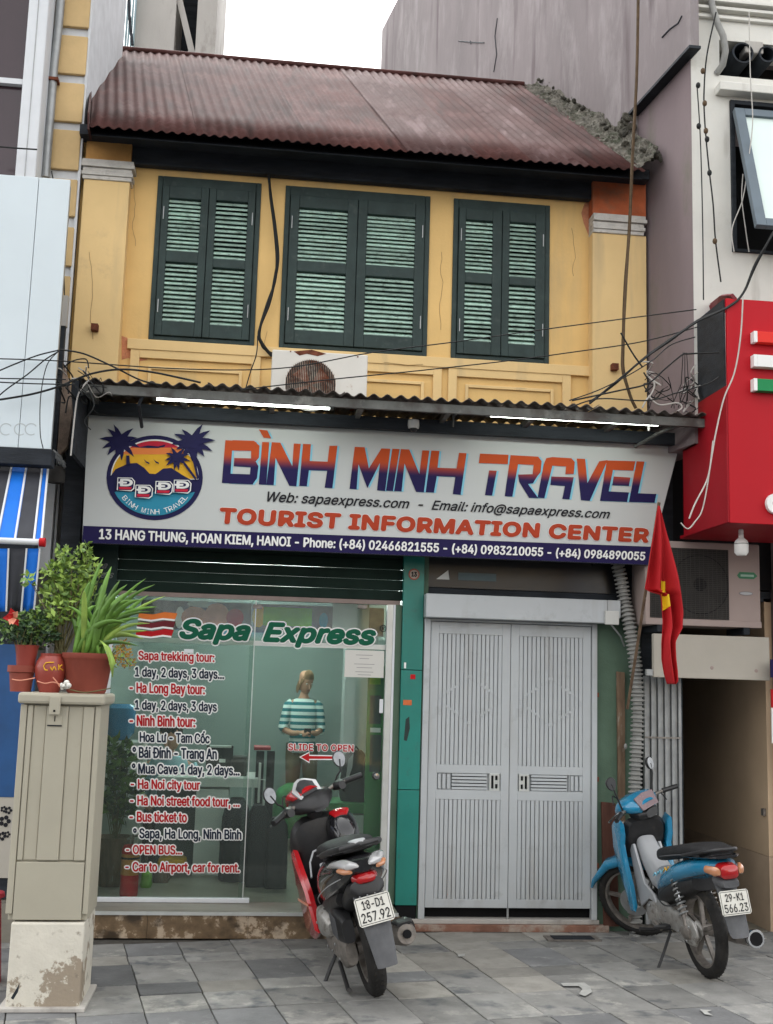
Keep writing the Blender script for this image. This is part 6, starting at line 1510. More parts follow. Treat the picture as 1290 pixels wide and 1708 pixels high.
def plate(par, x, z, tilt, l1, l2):
    """number plate facing back; local x back"""
    W, H = .092, .070
    n = Vector((-math.cos(tilt), 0, math.sin(tilt))); up_ = Vector((math.sin(tilt), 0, math.cos(tilt))); c = Vector((x, 0, z)); rt_ = Vector((0, -1, 0))
    def q(u, v_, d): return c+rt_*u+up_*v_+n*d
    b = MB()
    out = []
    for (u, v_) in ((-W, -H+.01), (-W+.01, -H), (W-.01, -H), (W, -H+.01), (W, H-.01), (W-.01, H), (-W+.01, H), (-W, H-.01)): out.append((u, v_))
    b.add([q(u, v_, 0) for u, v_ in out]+[q(u, v_, .003) for u, v_ in out], [tuple(range(8)), tuple(range(15, 7, -1))]+[(i, (i+1) % 8, (i+1) % 8+8, i+8) for i in range(8)])
    p_ = b.build('number_plate', m_plate, par, local=True)
    for s_, v0, v1, hw in ((l1, .008, .052, .058), (l2, -.054, -.006, .074)):
        put_text('plate_text', s_, [q(-hw, v1, .0035), q(hw, v1, .0035), q(hw, v0, .0035), q(-hw, v0, .0035)], m_blackp, p_, bold=.008, nrm=n, lift=.001, local=True)
    b = MB()
    for (u0, u1, v0, v1) in ((-W+.006, W-.006, H-.009, H-.006), (-W+.006, W-.006, -H+.006, -H+.009), (-W+.006, -W+.009, -H+.0095, H-.0095), (W-.009, W-.006, -H+.0095, H-.0095)):
        b.add([q(u0, v0, .0037), q(u1, v0, .0037), q(u1, v1, .0037), q(u0, v1, .0037)], [(0, 1, 2, 3)])
    b.build('plate_border', m_blackp, p_, local=True)
    return p_
def mirror(par, base, top, c, r1, r2, face, fn=None, back=None):
    """stem and oval head; face = normal of the reflecting side"""
    tubeo('mirror_stem', par, m_blkp, [base, base.lerp(top, .5)+Vector((.0, .0, .01)), top, c], .006, 8, fn)
    f = Vector(face).normalized(); u = f.cross(Vector((0, 0, 1))).normalized(); v_ = u.cross(f)
    b = MB(); secs = []
    for d, s_ in ((.0, .94), (-.004, 1), (-.02, .85), (-.032, .45)):
        secs.append([c+f*d+u*r1*s_*math.cos(t*math.pi/10)*(1+.12*math.sin(t*math.pi/10))+v_*r2*s_*math.sin(t*math.pi/10) for t in range(20)])
    b.loft(secs)
    if fn: xf(b, fn)
    h = b.build('mirror_head', m_blkp, par, smooth=True, local=True)
    b = MB(); b.add([c+f*.0025+u*r1*.88*math.cos(t*math.pi/10)*(1+.12*math.sin(t*math.pi/10))+v_*r2*.88*math.sin(t*math.pi/10) for t in range(20)], [tuple(range(20))])
    if fn: xf(b, fn)
    b.build('mirror_glass', back or m_mirror, h, local=True)

# ---- red and black scooter
rearS = PZ(628, 1660, 0); frS = PZ(512, 1588, 0); dv = frS-rearS; hS = R_(96)
sc_ = bike('scooter', 'red and black motor scooter leaning on its side stand before the glass shop front', rearS, hS, R_(14)); sc_.scale = (.93,)*3
WB = 1.24; st = steerer(WB-.33, .85, R_(26), R_(24))
wheel('rear_wheel', sc_, 0, .262, .10, 5); 
# front wheel placed then steered about the head axis
fst = steerer(WB-.02, .26, R_(26), R_(24))
wheel('front_wheel', sc_, WB, .262, .085, 5, fst)
lofto('front_fender', sc_, m_redpaint, [(WB-.26, .36, .03, .05, 0, .7), (WB-.18, .47, .055, .05, 0, .5), (WB-.02, .545, .065, .035, 0, 0), (WB+.14, .50, .06, .04, 0, -.5), (WB+.26, .38, .03, .03, 0, -1)], fst)
for s_ in (-1, 1): tubeo('fork_leg', sc_, m_steel, [(WB, .065*s_, .26), (WB-.14, .06*s_, .55)], .017, 10, fst)
lofto('rear_body', sc_, m_gloss, [(-.43, .765, .05, .03), (-.38, .75, .10, .055), (-.24, .71, .145, .085), (-.05, .665, .165, .115), (.15, .61, .17, .14), (.32, .56, .16, .15), (.46, .50, .13, .14), (.54, .44, .09, .10)], e=2.4)
lofto('side_panel', sc_, m_blkp, [(-.12, .56, .13, .05), (.08, .50, .15, .07), (.28, .44, .16, .09), (.44, .40, .14, .08)], e=2.6)
lofto('seat', sc_, m_seat, [(-.30, .835, .07, .015), (-.24, .835, .12, .03), (-.05, .815, .145, .042), (.08, .80, .14, .045), (.18, .775, .14, .045), (.36, .745, .12, .045), (.47, .70, .08, .045), (.52, .66, .04, .02)], e=3)
lofto('floorboard', sc_, m_blkp, [(.48, .34, .13, .05), (.62, .31, .165, .035), (.85, .31, .165, .035), (.96, .36, .15, .05)], e=4)
lofto('centre_tunnel', sc_, m_blkp, [(.48, .46, .09, .09), (.66, .42, .085, .09), (.86, .46, .085, .11)], e=3)
for s_ in (-1, 1):
    b = MB(); out = [(.50, .27), (.60, .50), (.70, .60), (.90, .70), (1.00, .64), (1.02, .46), (.98, .30), (.90, .21), (.66, .20)]
    secs = []
    for d, k_ in ((.150, .96), (.178, 1.0), (.196, .9)): secs.append([Vector((.78+(x-.78)*k_, s_*(d+.02*(1-abs(x-.78)/.3)), .44+(z-.44)*k_)) for x, z in out])
    b.loft(secs); b.build('red_side_cowl', m_redpaint, sc_, smooth=True, local=True)
    b = MB(); b.prism([Vector((.52, s_*.205, .44)), Vector((.94, s_*.213, .40)), Vector((.94, s_*.213, .385)), Vector((.53, s_*.205, .425))], (0, .003*s_, 0)); b.build('cowl_stripe', m_peach, sc_, local=True)
lofto('leg_shield', sc_, m_blkp, [(.90, .55, .15, .20, 0, .25), (.94, .60, .19, .26, 0, .25), (.99, .62, .20, .27, 0, .25), (1.04, .62, .17, .24, 0, .25)], e=3.2)
lofto('front_nose', sc_, m_redpaint, [(1.04, .62, .175, .24, 0, .25), (1.12, .60, .15, .22, 0, .25), (1.2, .57, .10, .15, 0, .25), (1.25, .54, .04, .06, 0, .25)], e=2.4)
tubeo('head_tube', sc_, m_blkp, [(.99, 0, .70), (.90, 0, .95)], .05, 14, st)
lofto('handlebar_cover', sc_, m_blkp, [(.80, .93, .06, .03), (.84, .955, .12, .05), (.90, .965, .16, .06), (.98, .96, .14, .055), (1.06, .94, .07, .03)], st, e=2.2)
lofto('front_cowl', sc_, m_redpaint, [(.90, 1.00, .085, .045, 0, .5), (.96, 1.03, .115, .05, 0, .5), (1.02, 1.02, .11, .05, 0, .4), (1.10, .97, .08, .06, 0, .2), (1.15, .92, .03, .03)], st, e=2.2)
b = MB(); dd = [(.862, -.075, .975), (.862, .075, .975), (.935, .095, 1.055), (.975, .04, 1.09), (.985, 0, 1.10), (.975, -.04, 1.09), (.935, -.095, 1.055)]
b.prism(dd, (-.012, 0, .012)); xf(b, st); b.build('dash_surround', m_lensc, sc_, local=True, bevel=.004)
b = MB(); cdd = sum((Vector(p) for p in dd), Vector())/7; b.prism([cdd+(Vector(p)-cdd)*.68+Vector((-.014, 0, .014)) for p in dd], (-.003, 0, .003)); xf(b, st); b.build('instrument_dial', m_monitor, sc_, local=True)
b = MB()
for k in range(5): 
    y_ = -.035+.0175*k; b.prism([cdd+Vector((-.028, y_, -.008)), cdd+Vector((-.028, y_+.006, -.008)), cdd+Vector((-.002, y_*.7+.004, .024)), cdd+Vector((-.002, y_*.7, .024))], (-.001, 0, .001))
xf(b, st); b.build('dial_marks', m_innerg, sc_, local=True)
for s_ in (-1, 1):
    tubeo('handlebar', sc_, m_steel, [(.90, .06*s_, .965), (.88, .17*s_, .985), (.84, .24*s_, .985)], .012, 10, st)
    tubeo('grip', sc_, m_blkp, [(.858, .22*s_, .985), (.80, .345*s_, .975)], .019, 12, st)
    tubeo('brake_lever', sc_, m_chrome if s_ > 0 else m_steel, [(.91, .19*s_, .975), (.90, .26*s_, .965), (.86, .34*s_, .955)], .007, 8, st)
    lofto('switch_box', sc_, m_blkp, [(.82, .975, .025, .025, .2*s_), (.86, .98, .04, .032, .2*s_), (.91, .97, .03, .025, .2*s_)], st)
    mirror(sc_, Vector((.89, .19*s_, .99)), Vector((.86, .245*s_, 1.05)), Vector((.86, .27*s_, 1.12)), .045, .055, (-1, -.10*s_, .04), st)
# tail: lamps, grab rail, rear fender, plate
lofto('brake_lamp', sc_, m_lensr, [(-.455, .70, .02, .012), (-.445, .702, .05, .022), (-.40, .705, .07, .03)], e=2.4)
for s_ in (-1, 1): lofto('indicator', sc_, m_lensc, [(-.458, .775, .010, .006, .035*s_), (-.44, .778, .036, .020, .062*s_, .2), (-.36, .785, .040, .024, .092*s_, .2), (-.27, .775, .024, .020, .125*s_, .2), (-.19, .755, .008, .006, .145*s_, .2)], e=2.0)
for s_ in (-1, 1): lofto('amber_reflector', sc_, m_lenso, [(-.448, .752, .012, .008, .075*s_), (-.43, .755, .024, .014, .092*s_), (-.38, .76, .015, .012, .118*s_)], e=2.2)
tubeo('grab_rail', sc_, m_blkp, [(-.08, .15, .80), (-.28, .135, .845), (-.42, .09, .872), (-.455, 0, .878), (-.42, -.09, .872), (-.28, -.135, .845), (-.08, -.15, .80)], .017, 12)
lofto('grab_cap', sc_, m_innerg, [(-.46, .888, .02, .006), (-.43, .893, .04, .01), (-.38, .888, .045, .008)])
lofto('tail_underside', sc_, m_blkp, [(-.46, .63, .05, .02), (-.43, .66, .09, .045), (-.30, .62, .10, .06), (-.12, .54, .10, .06)], e=2.6)
b = MB(); secs = []
for x, z, hw in ((-.38, .66, .080), (-.46, .56, .080), (-.50, .47, .070), (-.54, .37, .060), (-.56, .29, .052)): secs.append([Vector((x, hw, z)), Vector((x-.012, hw*.7, z)), Vector((x-.016, 0, z)), Vector((x-.012, -hw*.7, z)), Vector((x, -hw, z)), Vector((x+.02, -hw, z+.01)), Vector((x+.004, 0, z+.01)), Vector((x+.02, hw, z+.01))])
b.loft(secs); b.build('rear_fender', m_greyp, sc_, smooth=True, local=True)
plate(sc_, -.505, .56, R_(18), '18-D1', '257.92')
# engine, belt case, shock, exhaust, stand
lofto('belt_case', sc_, m_steel, [(-.10, .27, .03, .06, .10), (-.02, .275, .045, .095, .105), (.14, .275, .05, .075, .11), (.32, .28, .05, .09, .115), (.44, .28, .03, .07, .11)], e=3)
lofto('case_cover', sc_, m_silver, [(.10, .37, .03, .035, .14), (.16, .385, .045, .07, .15), (.26, .39, .05, .085, .155), (.36, .385, .04, .07, .15), (.42, .38, .02, .04, .14)], e=3)
lofto('air_filter', sc_, m_blkp, [(-.16, .40, .03, .06, .10), (-.08, .42, .05, .085, .105), (.06, .42, .05, .08, .105), (.10, .41, .03, .06, .10)], e=4)
for k in range(5): lofto('filter_rib', sc_, m_greyp, [(-.12+.035*k, .42, .004, .06, .158), (-.112+.035*k, .42, .004, .06, .158)])
lofto('engine_block', sc_, m_steel, [(.10, .26, .08, .09), (.30, .25, .10, .10), (.50, .26, .09, .09), (.60, .28, .05, .06)], e=4)
tubeo('swing_arm', sc_, m_steel, [(0, -.09, .262), (.2, -.09, .27)], .02, 10)
for k in range(9): b = MB(); 
def spring(par, a_, b_, r, turns, rt_, m_):
    a_, b_ = Vector(a_), Vector(b_); ax = (b_-a_); n = ax.normalized(); u = n.orthogonal().normalized(); v_ = n.cross(u); pts = []
    for i in range(turns*12+1):
        t = i/(turns*12); an = 2*math.pi*turns*t; pts.append(a_+ax*t+(u*math.cos(an)+v_*math.sin(an))*r)
    MB().tube(pts, rt_, 6).build('spring', m_, par, smooth=True, local=True)
tubeo('shock_absorber', sc_, m_steel, [(-.03, .11, .30), (.05, .11, .60)], .015, 10); spring(sc_, (-.01, .11, .36), (.04, .11, .56), .026, 7, .005, m_blkp)
ex = tubeo('exhaust', sc_, m_steel, [(.42, -.14, .19), (.26, -.16, .21), (.14, -.175, .25), (.06, -.18, .28), (-.10, -.165, .31), (-.28, -.168, .345), (-.34, -.168, .355)], [.018, .02, .03, .055, .062, .062, .05], 18)
tubeo('tail_pipe', ex, m_black, [(-.32, -.168, .352), (-.362, -.168, .360)], .022, 12)
lofto('heat_shield', ex, m_blkp, [(-.28, .36, .03, .05, -.20), (-.16, .345, .032, .055, -.198), (.0, .31, .03, .05, -.19)], e=3)
lofto('shield_tip', ex, m_blkp, [(-.33, .405, .04, .008, -.168), (-.30, .412, .05, .010, -.168), (-.20, .395, .05, .010, -.166)], e=3)
tubeo('side_stand', sc_, m_blkp, [(.36, .10, .20), (.33, .17, .12), (.29, .285, -.035)], .012, 8)
lofto('stand_foot', sc_, m_blkp, [(.25, -.040, .035, .006, .295), (.31, -.040, .035, .006, .30)])
tubeo('centre_stand', sc_, m_blkp, [(.22, .13, .16), (.02, .14, .06), (-.04, .14, .075)], .012, 8)
# black and red rain cape stuffed behind the shield on the right
lofto('storage_bag', sc_, m_gloss, [(.72, .70, .05, .06, -.12), (.78, .73, .09, .11, -.13), (.86, .745, .10, .13, -.13), (.92, .74, .07, .10, -.12)], e=2.3)
lofto('bag_top', sc_, m_redpaint, [(.80, .845, .04, .012, -.13), (.85, .865, .065, .02, -.13), (.90, .86, .05, .02, -.13)], e=2.3)
b = MB(); b.tube([(.70, -.11, .71), (.69, -.13, .73), (.70, -.15, .70), (.71, -.135, .68), (.70, -.11, .71)], .005, 5); b.build('white_mark', m_white, sc_, local=True)
lofto('key_panel', sc_, m_innerg, [(.48, .60, .10, .006, 0, .35), (.60, .63, .085, .007, 0, .35)], e=4)
tubeo('chrome_trim', sc_, m_innerg, [(.44, .165, .60), (.54, .145, .665), (.66, .10, .70), (.72, .02, .705)], .006, 8)

# ---- blue underbone motorbike
rearB = PZ(1183, 1631, 0); frB = PZ(1082, 1572, 0); dv = frB-rearB; hB = math.atan2(dv.y, dv.x)
hB = R_(93)
bb1 = bike('blue_motorbike', 'blue step through motorbike with black seat parked at the alley mouth', rearB, hB, R_(6)); bb1.scale = (.88,)*3
WB = 1.08; st = steerer(.87, .85, R_(26), R_(30)); fst = steerer(WB-.02, .28, R_(24), R_(48))
wheel('rear_wheel', bb1, 0, .285, .078, 5); wheel('front_wheel', bb1, WB, .285, .07, 5, fst)
lofto('front_fender', bb1, m_bluepaint, [(WB-.30, .44, .03, .04, 0, .8), (WB-.20, .54, .055, .045, 0, .5), (WB-.05, .60, .065, .035, 0, .1), (WB+.12, .57, .06, .035, 0, -.4), (WB+.27, .46, .035, .02, 0, -.8), (WB+.32, .40, .01, .01, 0, -1)], fst)
for s_ in (-1, 1): tubeo('fork_leg', bb1, m_steel, [(WB, .062*s_, .285), (WB-.16, .06*s_, .62)], .015, 10, fst)
tubeo('head_tube', bb1, m_blkp, [(.96, 0, .66), (.86, 0, .93)], .035, 12, st)
for s_ in (-1, 1):
    b = MB(); out = [(.78, .88), (.86, .90), (.95, .84), (.98, .70), (.93, .52), (.85, .36), (.80, .26), (.74, .27), (.75, .42), (.80, .58), (.82, .72), (.78, .80)]
    secs = []
    for d, k_ in ((.0, .9), (.02, 1.0), (.034, .96), (.04, .8)): secs.append([Vector((.86+(x-.86)*k_, s_*(.135+d+.05*max(0, (z-.3))*.9), .6+(z-.6)*k_)) for x, z in out])
    b.loft(secs); b.build('leg_shield', m_bluepaint, bb1, smooth=True, local=True)
lofto('inner_shield', bb1, m_blkp, [(.80, .78, .13, .10, 0, .3), (.86, .76, .165, .15, 0, .3), (.92, .73, .15, .16, 0, .3), (.96, .72, .10, .12, 0, .3)], e=3)
for s_ in (-1, 1):
    b = MB(); out = [(.90, .72), (.80, .70), (.62, .40), (.42, .30), (.50, .36), (.60, .48), (.70, .60)]
    out = [(.88, .70), (.80, .715), (.66, .47), (.52, .42), (.46, .36), (.60, .38), (.70, .33), (.76, .30), (.82, .45)]
    b.prism([Vector((x, s_*.085, z)) for x, z in out], (0, s_*.02, 0)); b.build('inner_cowl', m_innerg, bb1, local=True, bevel=.006)
lofto('spine_cover', bb1, m_innerg, [(.84, .70, .07, .08, 0, .6), (.70, .60, .075, .07, 0, .6), (.58, .52, .08, .08, 0, .5), (.48, .52, .09, .09)], e=3)
b = MB()
for k in range(4): b.tube([(.80-.0*k, -.055+.036*k, .73), (.66, -.05+.033*k, .60), (.58, -.05+.033*k, .56)], .006, 6)
b.build('spine_ribs', m_blkp, bb1, smooth=True, local=True)
lofto('side_cover', bb1, m_bluepaint, [(-.40, .745, .05, .02), (-.34, .735, .10, .045), (-.16, .70, .135, .065), (.08, .635, .145, .075), (.30, .56, .13, .075), (.44, .49, .10, .05), (.50, .45, .05, .02)], e=2.4)
lofto('mid_cover', bb1, m_blkp, [(-.12, .60, .10, .05), (.15, .52, .12, .08), (.40, .44, .11, .09), (.52, .42, .07, .06)], e=2.6)
lofto('seat', bb1, m_seat, [(-.36, .81, .06, .012), (-.32, .815, .11, .03), (-.18, .805, .13, .045), (.02, .775, .135, .045), (.22, .735, .13, .045), (.40, .70, .10, .045), (.48, .67, .05, .025)], e=3)
tubeo('grab_rail', bb1, m_blkp, [(-.12, .14, .775), (-.32, .12, .82), (-.42, .06, .84), (-.435, 0, .842), (-.42, -.06, .84), (-.32, -.12, .82), (-.12, -.14, .775)], .012, 10)
lofto('seat_edge', bb1, m_gloss, [(-.44, .80, .07, .010), (-.40, .80, .10, .014), (-.2, .775, .135, .012), (-.1, .765, .12, .008)], e=2.6)
lofto('tail_lamp', bb1, m_lensr, [(-.475, .715, .035, .022), (-.46, .715, .055, .040), (-.40, .72, .065, .045)], e=3.5)
for s_ in (-1, 1): lofto('indicator', bb1, m_lenso, [(-.46, .72, .008, .018, .066*s_), (-.44, .722, .022, .028, .080*s_), (-.37, .728, .018, .022, .105*s_)], e=2.2)
lofto('lamp_base', bb1, m_greyp, [(-.465, .645, .05, .02), (-.44, .645, .06, .028), (-.36, .66, .07, .03)], e=3.5)
b = MB(); secs = []
for x, z, hw in ((-.36, .66, .06), (-.43, .56, .066), (-.47, .46, .066), (-.50, .37, .062), (-.51, .35, .05)): secs.append([Vector((x, hw, z)), Vector((x-.014, hw*.6, z)), Vector((x-.016, 0, z)), Vector((x-.014, -hw*.6, z)), Vector((x, -hw, z)), Vector((x+.02, -hw, z+.01)), Vector((x+.004, 0, z+.01)), Vector((x+.02, hw, z+.01))])
b.loft(secs); b.build('rear_fender', m_greyp, bb1, smooth=True, local=True)
plate(bb1, -.485, .545, R_(12), '29-K1', '566.23')
for s_ in (-1, 1):
    tubeo('shock_absorber', bb1, m_steel, [(.0, .105*s_, .30), (.06, .105*s_, .44)], .019, 12); tubeo('shock_rod', bb1, m_chrome, [(.05, .105*s_, .42), (.14, .11*s_, .64)], .009, 8)
    spring(bb1, (.035, .105*s_, .385), (.125, .108*s_, .61), .027, 8, .006, m_galv if s_ > 0 else m_steel)
lofto('chain_case', bb1, m_silver, [(-.12, .285, .008, .02, .095), (-.08, .287, .018, .075, .095), (.02, .295, .02, .088, .095), (.2, .315, .02, .068, .095), (.38, .33, .022, .085, .095), (.46, .33, .018, .07, .095), (.48, .33, .006, .03, .095)], e=2.6)
lofto('case_boss', bb1, m_steel, [(-.06, .285, .01, .03, .12), (0, .285, .02, .04, .122), (.06, .287, .01, .03, .12)], e=2)
lofto('engine_block', bb1, m_steel, [(.36, .31, .07, .08), (.46, .30, .10, .095), (.60, .29, .10, .09), (.68, .30, .05, .06)], e=4)
lofto('crank_cover', bb1, m_silver, [(.44, .30, .015, .05, .105), (.50, .30, .02, .08, .11), (.58, .295, .02, .075, .11), (.64, .295, .01, .04, .105)], e=2.5)
lofto('cylinder_head', bb1, m_blkp, [(.66, .32, .06, .05), (.76, .33, .06, .055), (.84, .335, .055, .05)], e=4)
for k in range(6): lofto('cooling_fin', bb1, m_steel, [(.675+.025*k, .32, .075, .062), (.681+.025*k, .32, .075, .062)], e=5)
tubeo('foot_rest', bb1, m_blkp, [(.48, .24, .22), (.48, .12, .20), (.48, -.12, .20), (.48, -.24, .22)], .014, 8)
tubeo('swing_arm', bb1, m_steel, [(0, -.07, .285), (.42, -.07, .32)], .016, 8); tubeo('frame_tube', bb1, m_blkp, [(.9, 0, .62), (.62, 0, .36), (.5, 0, .30)], .022, 8)
ex = tubeo('exhaust', bb1, m_steel, [(.74, -.05, .27), (.62, -.09, .19), (.40, -.11, .19), (.20, -.115, .23), (.06, -.118, .255), (-.16, -.122, .28), (-.36, -.125, .305), (-.42, -.125, .312)], [.016, .016, .018, .026, .042, .046, .05, .048], 18)
tubeo('exhaust_tip', ex, m_chrome, [(-.40, -.125, .31), (-.445, -.125, .315), (-.45, -.125, .3155)], [.05, .055, .052], 20); tubeo('exhaust_mouth', ex, m_black, [(-.451, -.125, .3156), (-.4525, -.125, .3158)], .040, 20)
tubeo('side_stand', bb1, m_blkp, [(.34, .08, .22), (.30, .16, .10), (.26, .25, -.028)], .010, 8); lofto('stand_foot', bb1, m_blkp, [(.22, -.03, .03, .005, .26), (.28, -.03, .03, .005, .265)])
lofto('headset', bb1, m_bluepaint, [(.76, .965, .09, .04, 0, .3), (.80, .985, .15, .055, 0, .3), (.87, 1.0, .17, .06, 0, .3), (.95, .98, .14, .07, 0, .3), (1.02, .94, .07, .05)], st, e=2.4)
b = MB(); dd = [(.745, -.085, .955), (.745, .085, .955), (.79, .10, 1.045), (.80, 0, 1.055), (.79, -.10, 1.045)]; b.prism(dd, (-.012, 0, .006)); xf(b, st); b.build('instrument_panel', mat('dial_pinkish', (.22, .16, .17), .25, bump=0), bb1, local=True, bevel=.004)
lofto('headset_rear', bb1, m_blkp, [(.74, .92, .06, .03), (.78, .92, .10, .04), (.86, .92, .10, .045)], st)
for s_ in (-1, 1):
    tubeo('handlebar', bb1, m_steel, [(.86, .1*s_, .975), (.83, .2*s_, .985), (.80, .25*s_, .99)], .011, 10, st); tubeo('grip', bb1, m_blkp, [(.808, .235*s_, .99), (.76, .345*s_, .985)], .017, 12, st)
    tubeo('brake_lever', bb1, m_chrome, [(.87, .18*s_, .985), (.87, .25*s_, .975), (.84, .34*s_, .97)], .006, 8, st)
    mirror(bb1, Vector((.85, .17*s_, .99)), Vector((.83, .21*s_, 1.13)), Vector((.83, .22*s_, 1.20)), .042, .048, (-1, .18*s_, .04), st, m_mirror if s_ < 0 else m_monitor)
for k in range(3):
    b = MB(); b.tube([(.38-.09*k, .144-.0*k, .57+.028*k), (.33-.09*k, .152, .60+.03*k), (.31-.09*k, .152, .585+.03*k), (.27-.09*k, .154, .615+.03*k)], .0045, 4); b.build('decal', m_lyel if k == 2 else m_cyanp, bb1, local=True)


def cablet(par, pts, r=.004, fn=None, m_=None): 
    b = MB().tube(smooth_path([Vector(p) for p in pts], 6), r, 6)
    if fn: xf(b, fn)
    return b.build('control_cable', m_ or m_blkp, par, smooth=True, local=True)
def bolts(par, pts, r=.008, m_=None):
    for p in pts: MB().sphere(p, r, 8, 5, (1, .6, 1)).build('bolt', m_ or m_galv, par, smooth=True, local=True)
for par, h_, x_ in ((sc_, .97, .90), (bb1, .985, .85)):
    for s_ in (-1, 1): cablet(par, [(x_+.0, .20*s_, h_), (x_+.08, .17*s_, h_+.05), (x_+.14, .08*s_, h_-.02), (x_+.12, .03*s_, h_-.12)], .0045)
    bolts(par, [(.0, .062, .262), (.0, -.062, .262)], .016)
bolts(sc_, [(.06, .158, .30), (.16, .165, .245), (.30, .168, .24), (.38, .16, .32), (.02, .15, .23), (.26, .207, .39)], .008)
bolts(bb1, [(-.06, .125, .33), (-.02, .13, .24), (.12, .12, .27), (.30, .122, .36), (.40, .122, .29), (.54, .132, .35), (.54, .132, .25)], .008)
lofto('drum_brake', sc_, m_steel, [(-.075, .262, .006, .02, -.05), (0, .262, .03, .075, -.05), (.075, .262, .006, .02, -.05)], e=2); lofto('drum_brake', bb1, m_silver, [(-.065, .285, .006, .02, .04), (0, .285, .03, .065, .04), (.065, .285, .006, .02, .04)], e=2)
for s_ in (-1, 1):
    cablet(sc_, [(-.36, .118*s_, .715), (-.2, .158*s_, .665), (.0, .178*s_, .60), (.2, .181*s_, .53), (.42, .15*s_, .45)], .003, None, m_innerg)      # panel gap line
    cablet(sc_, [(-.24, .122*s_, .82), (0, .146*s_, .79), (.2, .142*s_, .755), (.4, .11*s_, .715)], .004, None, m_greyp)
    cablet(bb1, [(-.30, .112*s_, .795), (-.1, .136*s_, .775), (.1, .136*s_, .742), (.3, .12*s_, .705)], .004, None, m_greyp)
    cablet(bb1, [(-.34, .105*s_, .69), (-.1, .15*s_, .63), (.15, .15*s_, .545), (.38, .12*s_, .455)], .0035)
cablet(bb1, [(.44, .115, .44), (.30, .13, .40), (.16, .12, .42), (.05, .11, .47)], .005); cablet(bb1, [(.70, .03, .50), (.66, .09, .42), (.62, .10, .36)], .005); cablet(sc_, [(.46, .12, .40), (.36, .165, .44), (.22, .16, .46), (.1, .14, .50)], .006)
b = MB(); b.lathe((1.08, .045, .285), [(.05, 0), (.105, 0), (.105, .004), (.05, .004), (.05, 0)], 28, 'Y'); xf(b, fst); b.build('brake_disc', m_galv, bb1, smooth=True, local=True)
lofto('kick_pedal', bb1, m_steel, [(.30, .25, .012, .012, .16), (.44, .27, .012, .012, .15)], e=2); lofto('pillion_peg', bb1, m_blkp, [(.18, .285, .02, .012, .16), (.21, .285, .06, .016, .19), (.24, .285, .02, .012, .16)], e=3)
for k in range(4): lofto('fender_rivet', sc_, m_galv, [(-.50-.0*k, .635, .004, .004, -.06+.04*k), (-.515, .635, .004, .004, -.06+.04*k)], n=8)
for par, xx, zz_ in ((sc_, -.51, .605), (bb1, -.488, .592)):
    for s_ in (-1, 1): MB().sphere((xx-.008, .04*s_, zz_), .006, 8, 5).build('plate_bolt', m_steel, par, smooth=True, local=True)

# ================================================================== people behind the glass
m_stripe = bpy.data.materials.new('teal_striped_knit'); m_stripe.use_nodes = True
N = m_stripe.node_tree.nodes; L = m_stripe.node_tree.links; bs = N['Principled BSDF']; bs.inputs['Roughness'].default_value = .9
tc = N.new('ShaderNodeTexCoord'); sx_ = N.new('ShaderNodeSeparateXYZ'); L.new(tc.outputs['Object'], sx_.inputs[0])
m1 = N.new('ShaderNodeMath'); m1.operation = 'MULTIPLY'; m1.inputs[1].default_value = 92; L.new(sx_.outputs['Z'], m1.inputs[0])
m2 = N.new('ShaderNodeMath'); m2.operation = 'SINE'; L.new(m1.outputs[0], m2.inputs[0]); m3 = N.new('ShaderNodeMapRange'); m3.inputs['From Min'].default_value = -.25; m3.inputs['From Max'].default_value = .25; L.new(m2.outputs[0], m3.inputs['Value'])
mx_ = N.new('ShaderNodeMix'); mx_.data_type = 'RGBA'; mx_.inputs[6].default_value = (.015, .17, .20, 1); mx_.inputs[7].default_value = (.62, .74, .72, 1); L.new(m3.outputs[0], mx_.inputs[0]); L.new(mx_.outputs[2], bs.inputs['Base Color'])
def skin_body(name, par, m_, joints, edges, root):
    me = bpy.data.meshes.new(name); me.from_pydata([j[0] for j in joints], edges, []); o = bpy.data.objects.new(name, me); COL.objects.link(o); o.parent = par
    me.materials.append(m_)
    k = o.modifiers.new('skin', 'SKIN'); k.use_smooth_shade = True
    for i, j in enumerate(joints): me.skin_vertices[0].data[i].radius = (j[1], j[2] if len(j) > 2 else j[1])
    me.skin_vertices[0].data[root].use_root = True
    s_ = o.modifiers.new('sub', 'SUBSURF'); s_.levels = 2; s_.render_levels = 2; return o
def vring(z, cx, cy, rx, ry, n=20, e=2.3):
    out = []
    for k in range(n):
        t = 2*math.pi*k/n; c, s = math.cos(t), math.sin(t); out.append(Vector((cx+rx*abs(c)**(2/e)*(1 if c > 0 else -1), cy+ry*abs(s)**(2/e)*(1 if s > 0 else -1), z)))
    return out
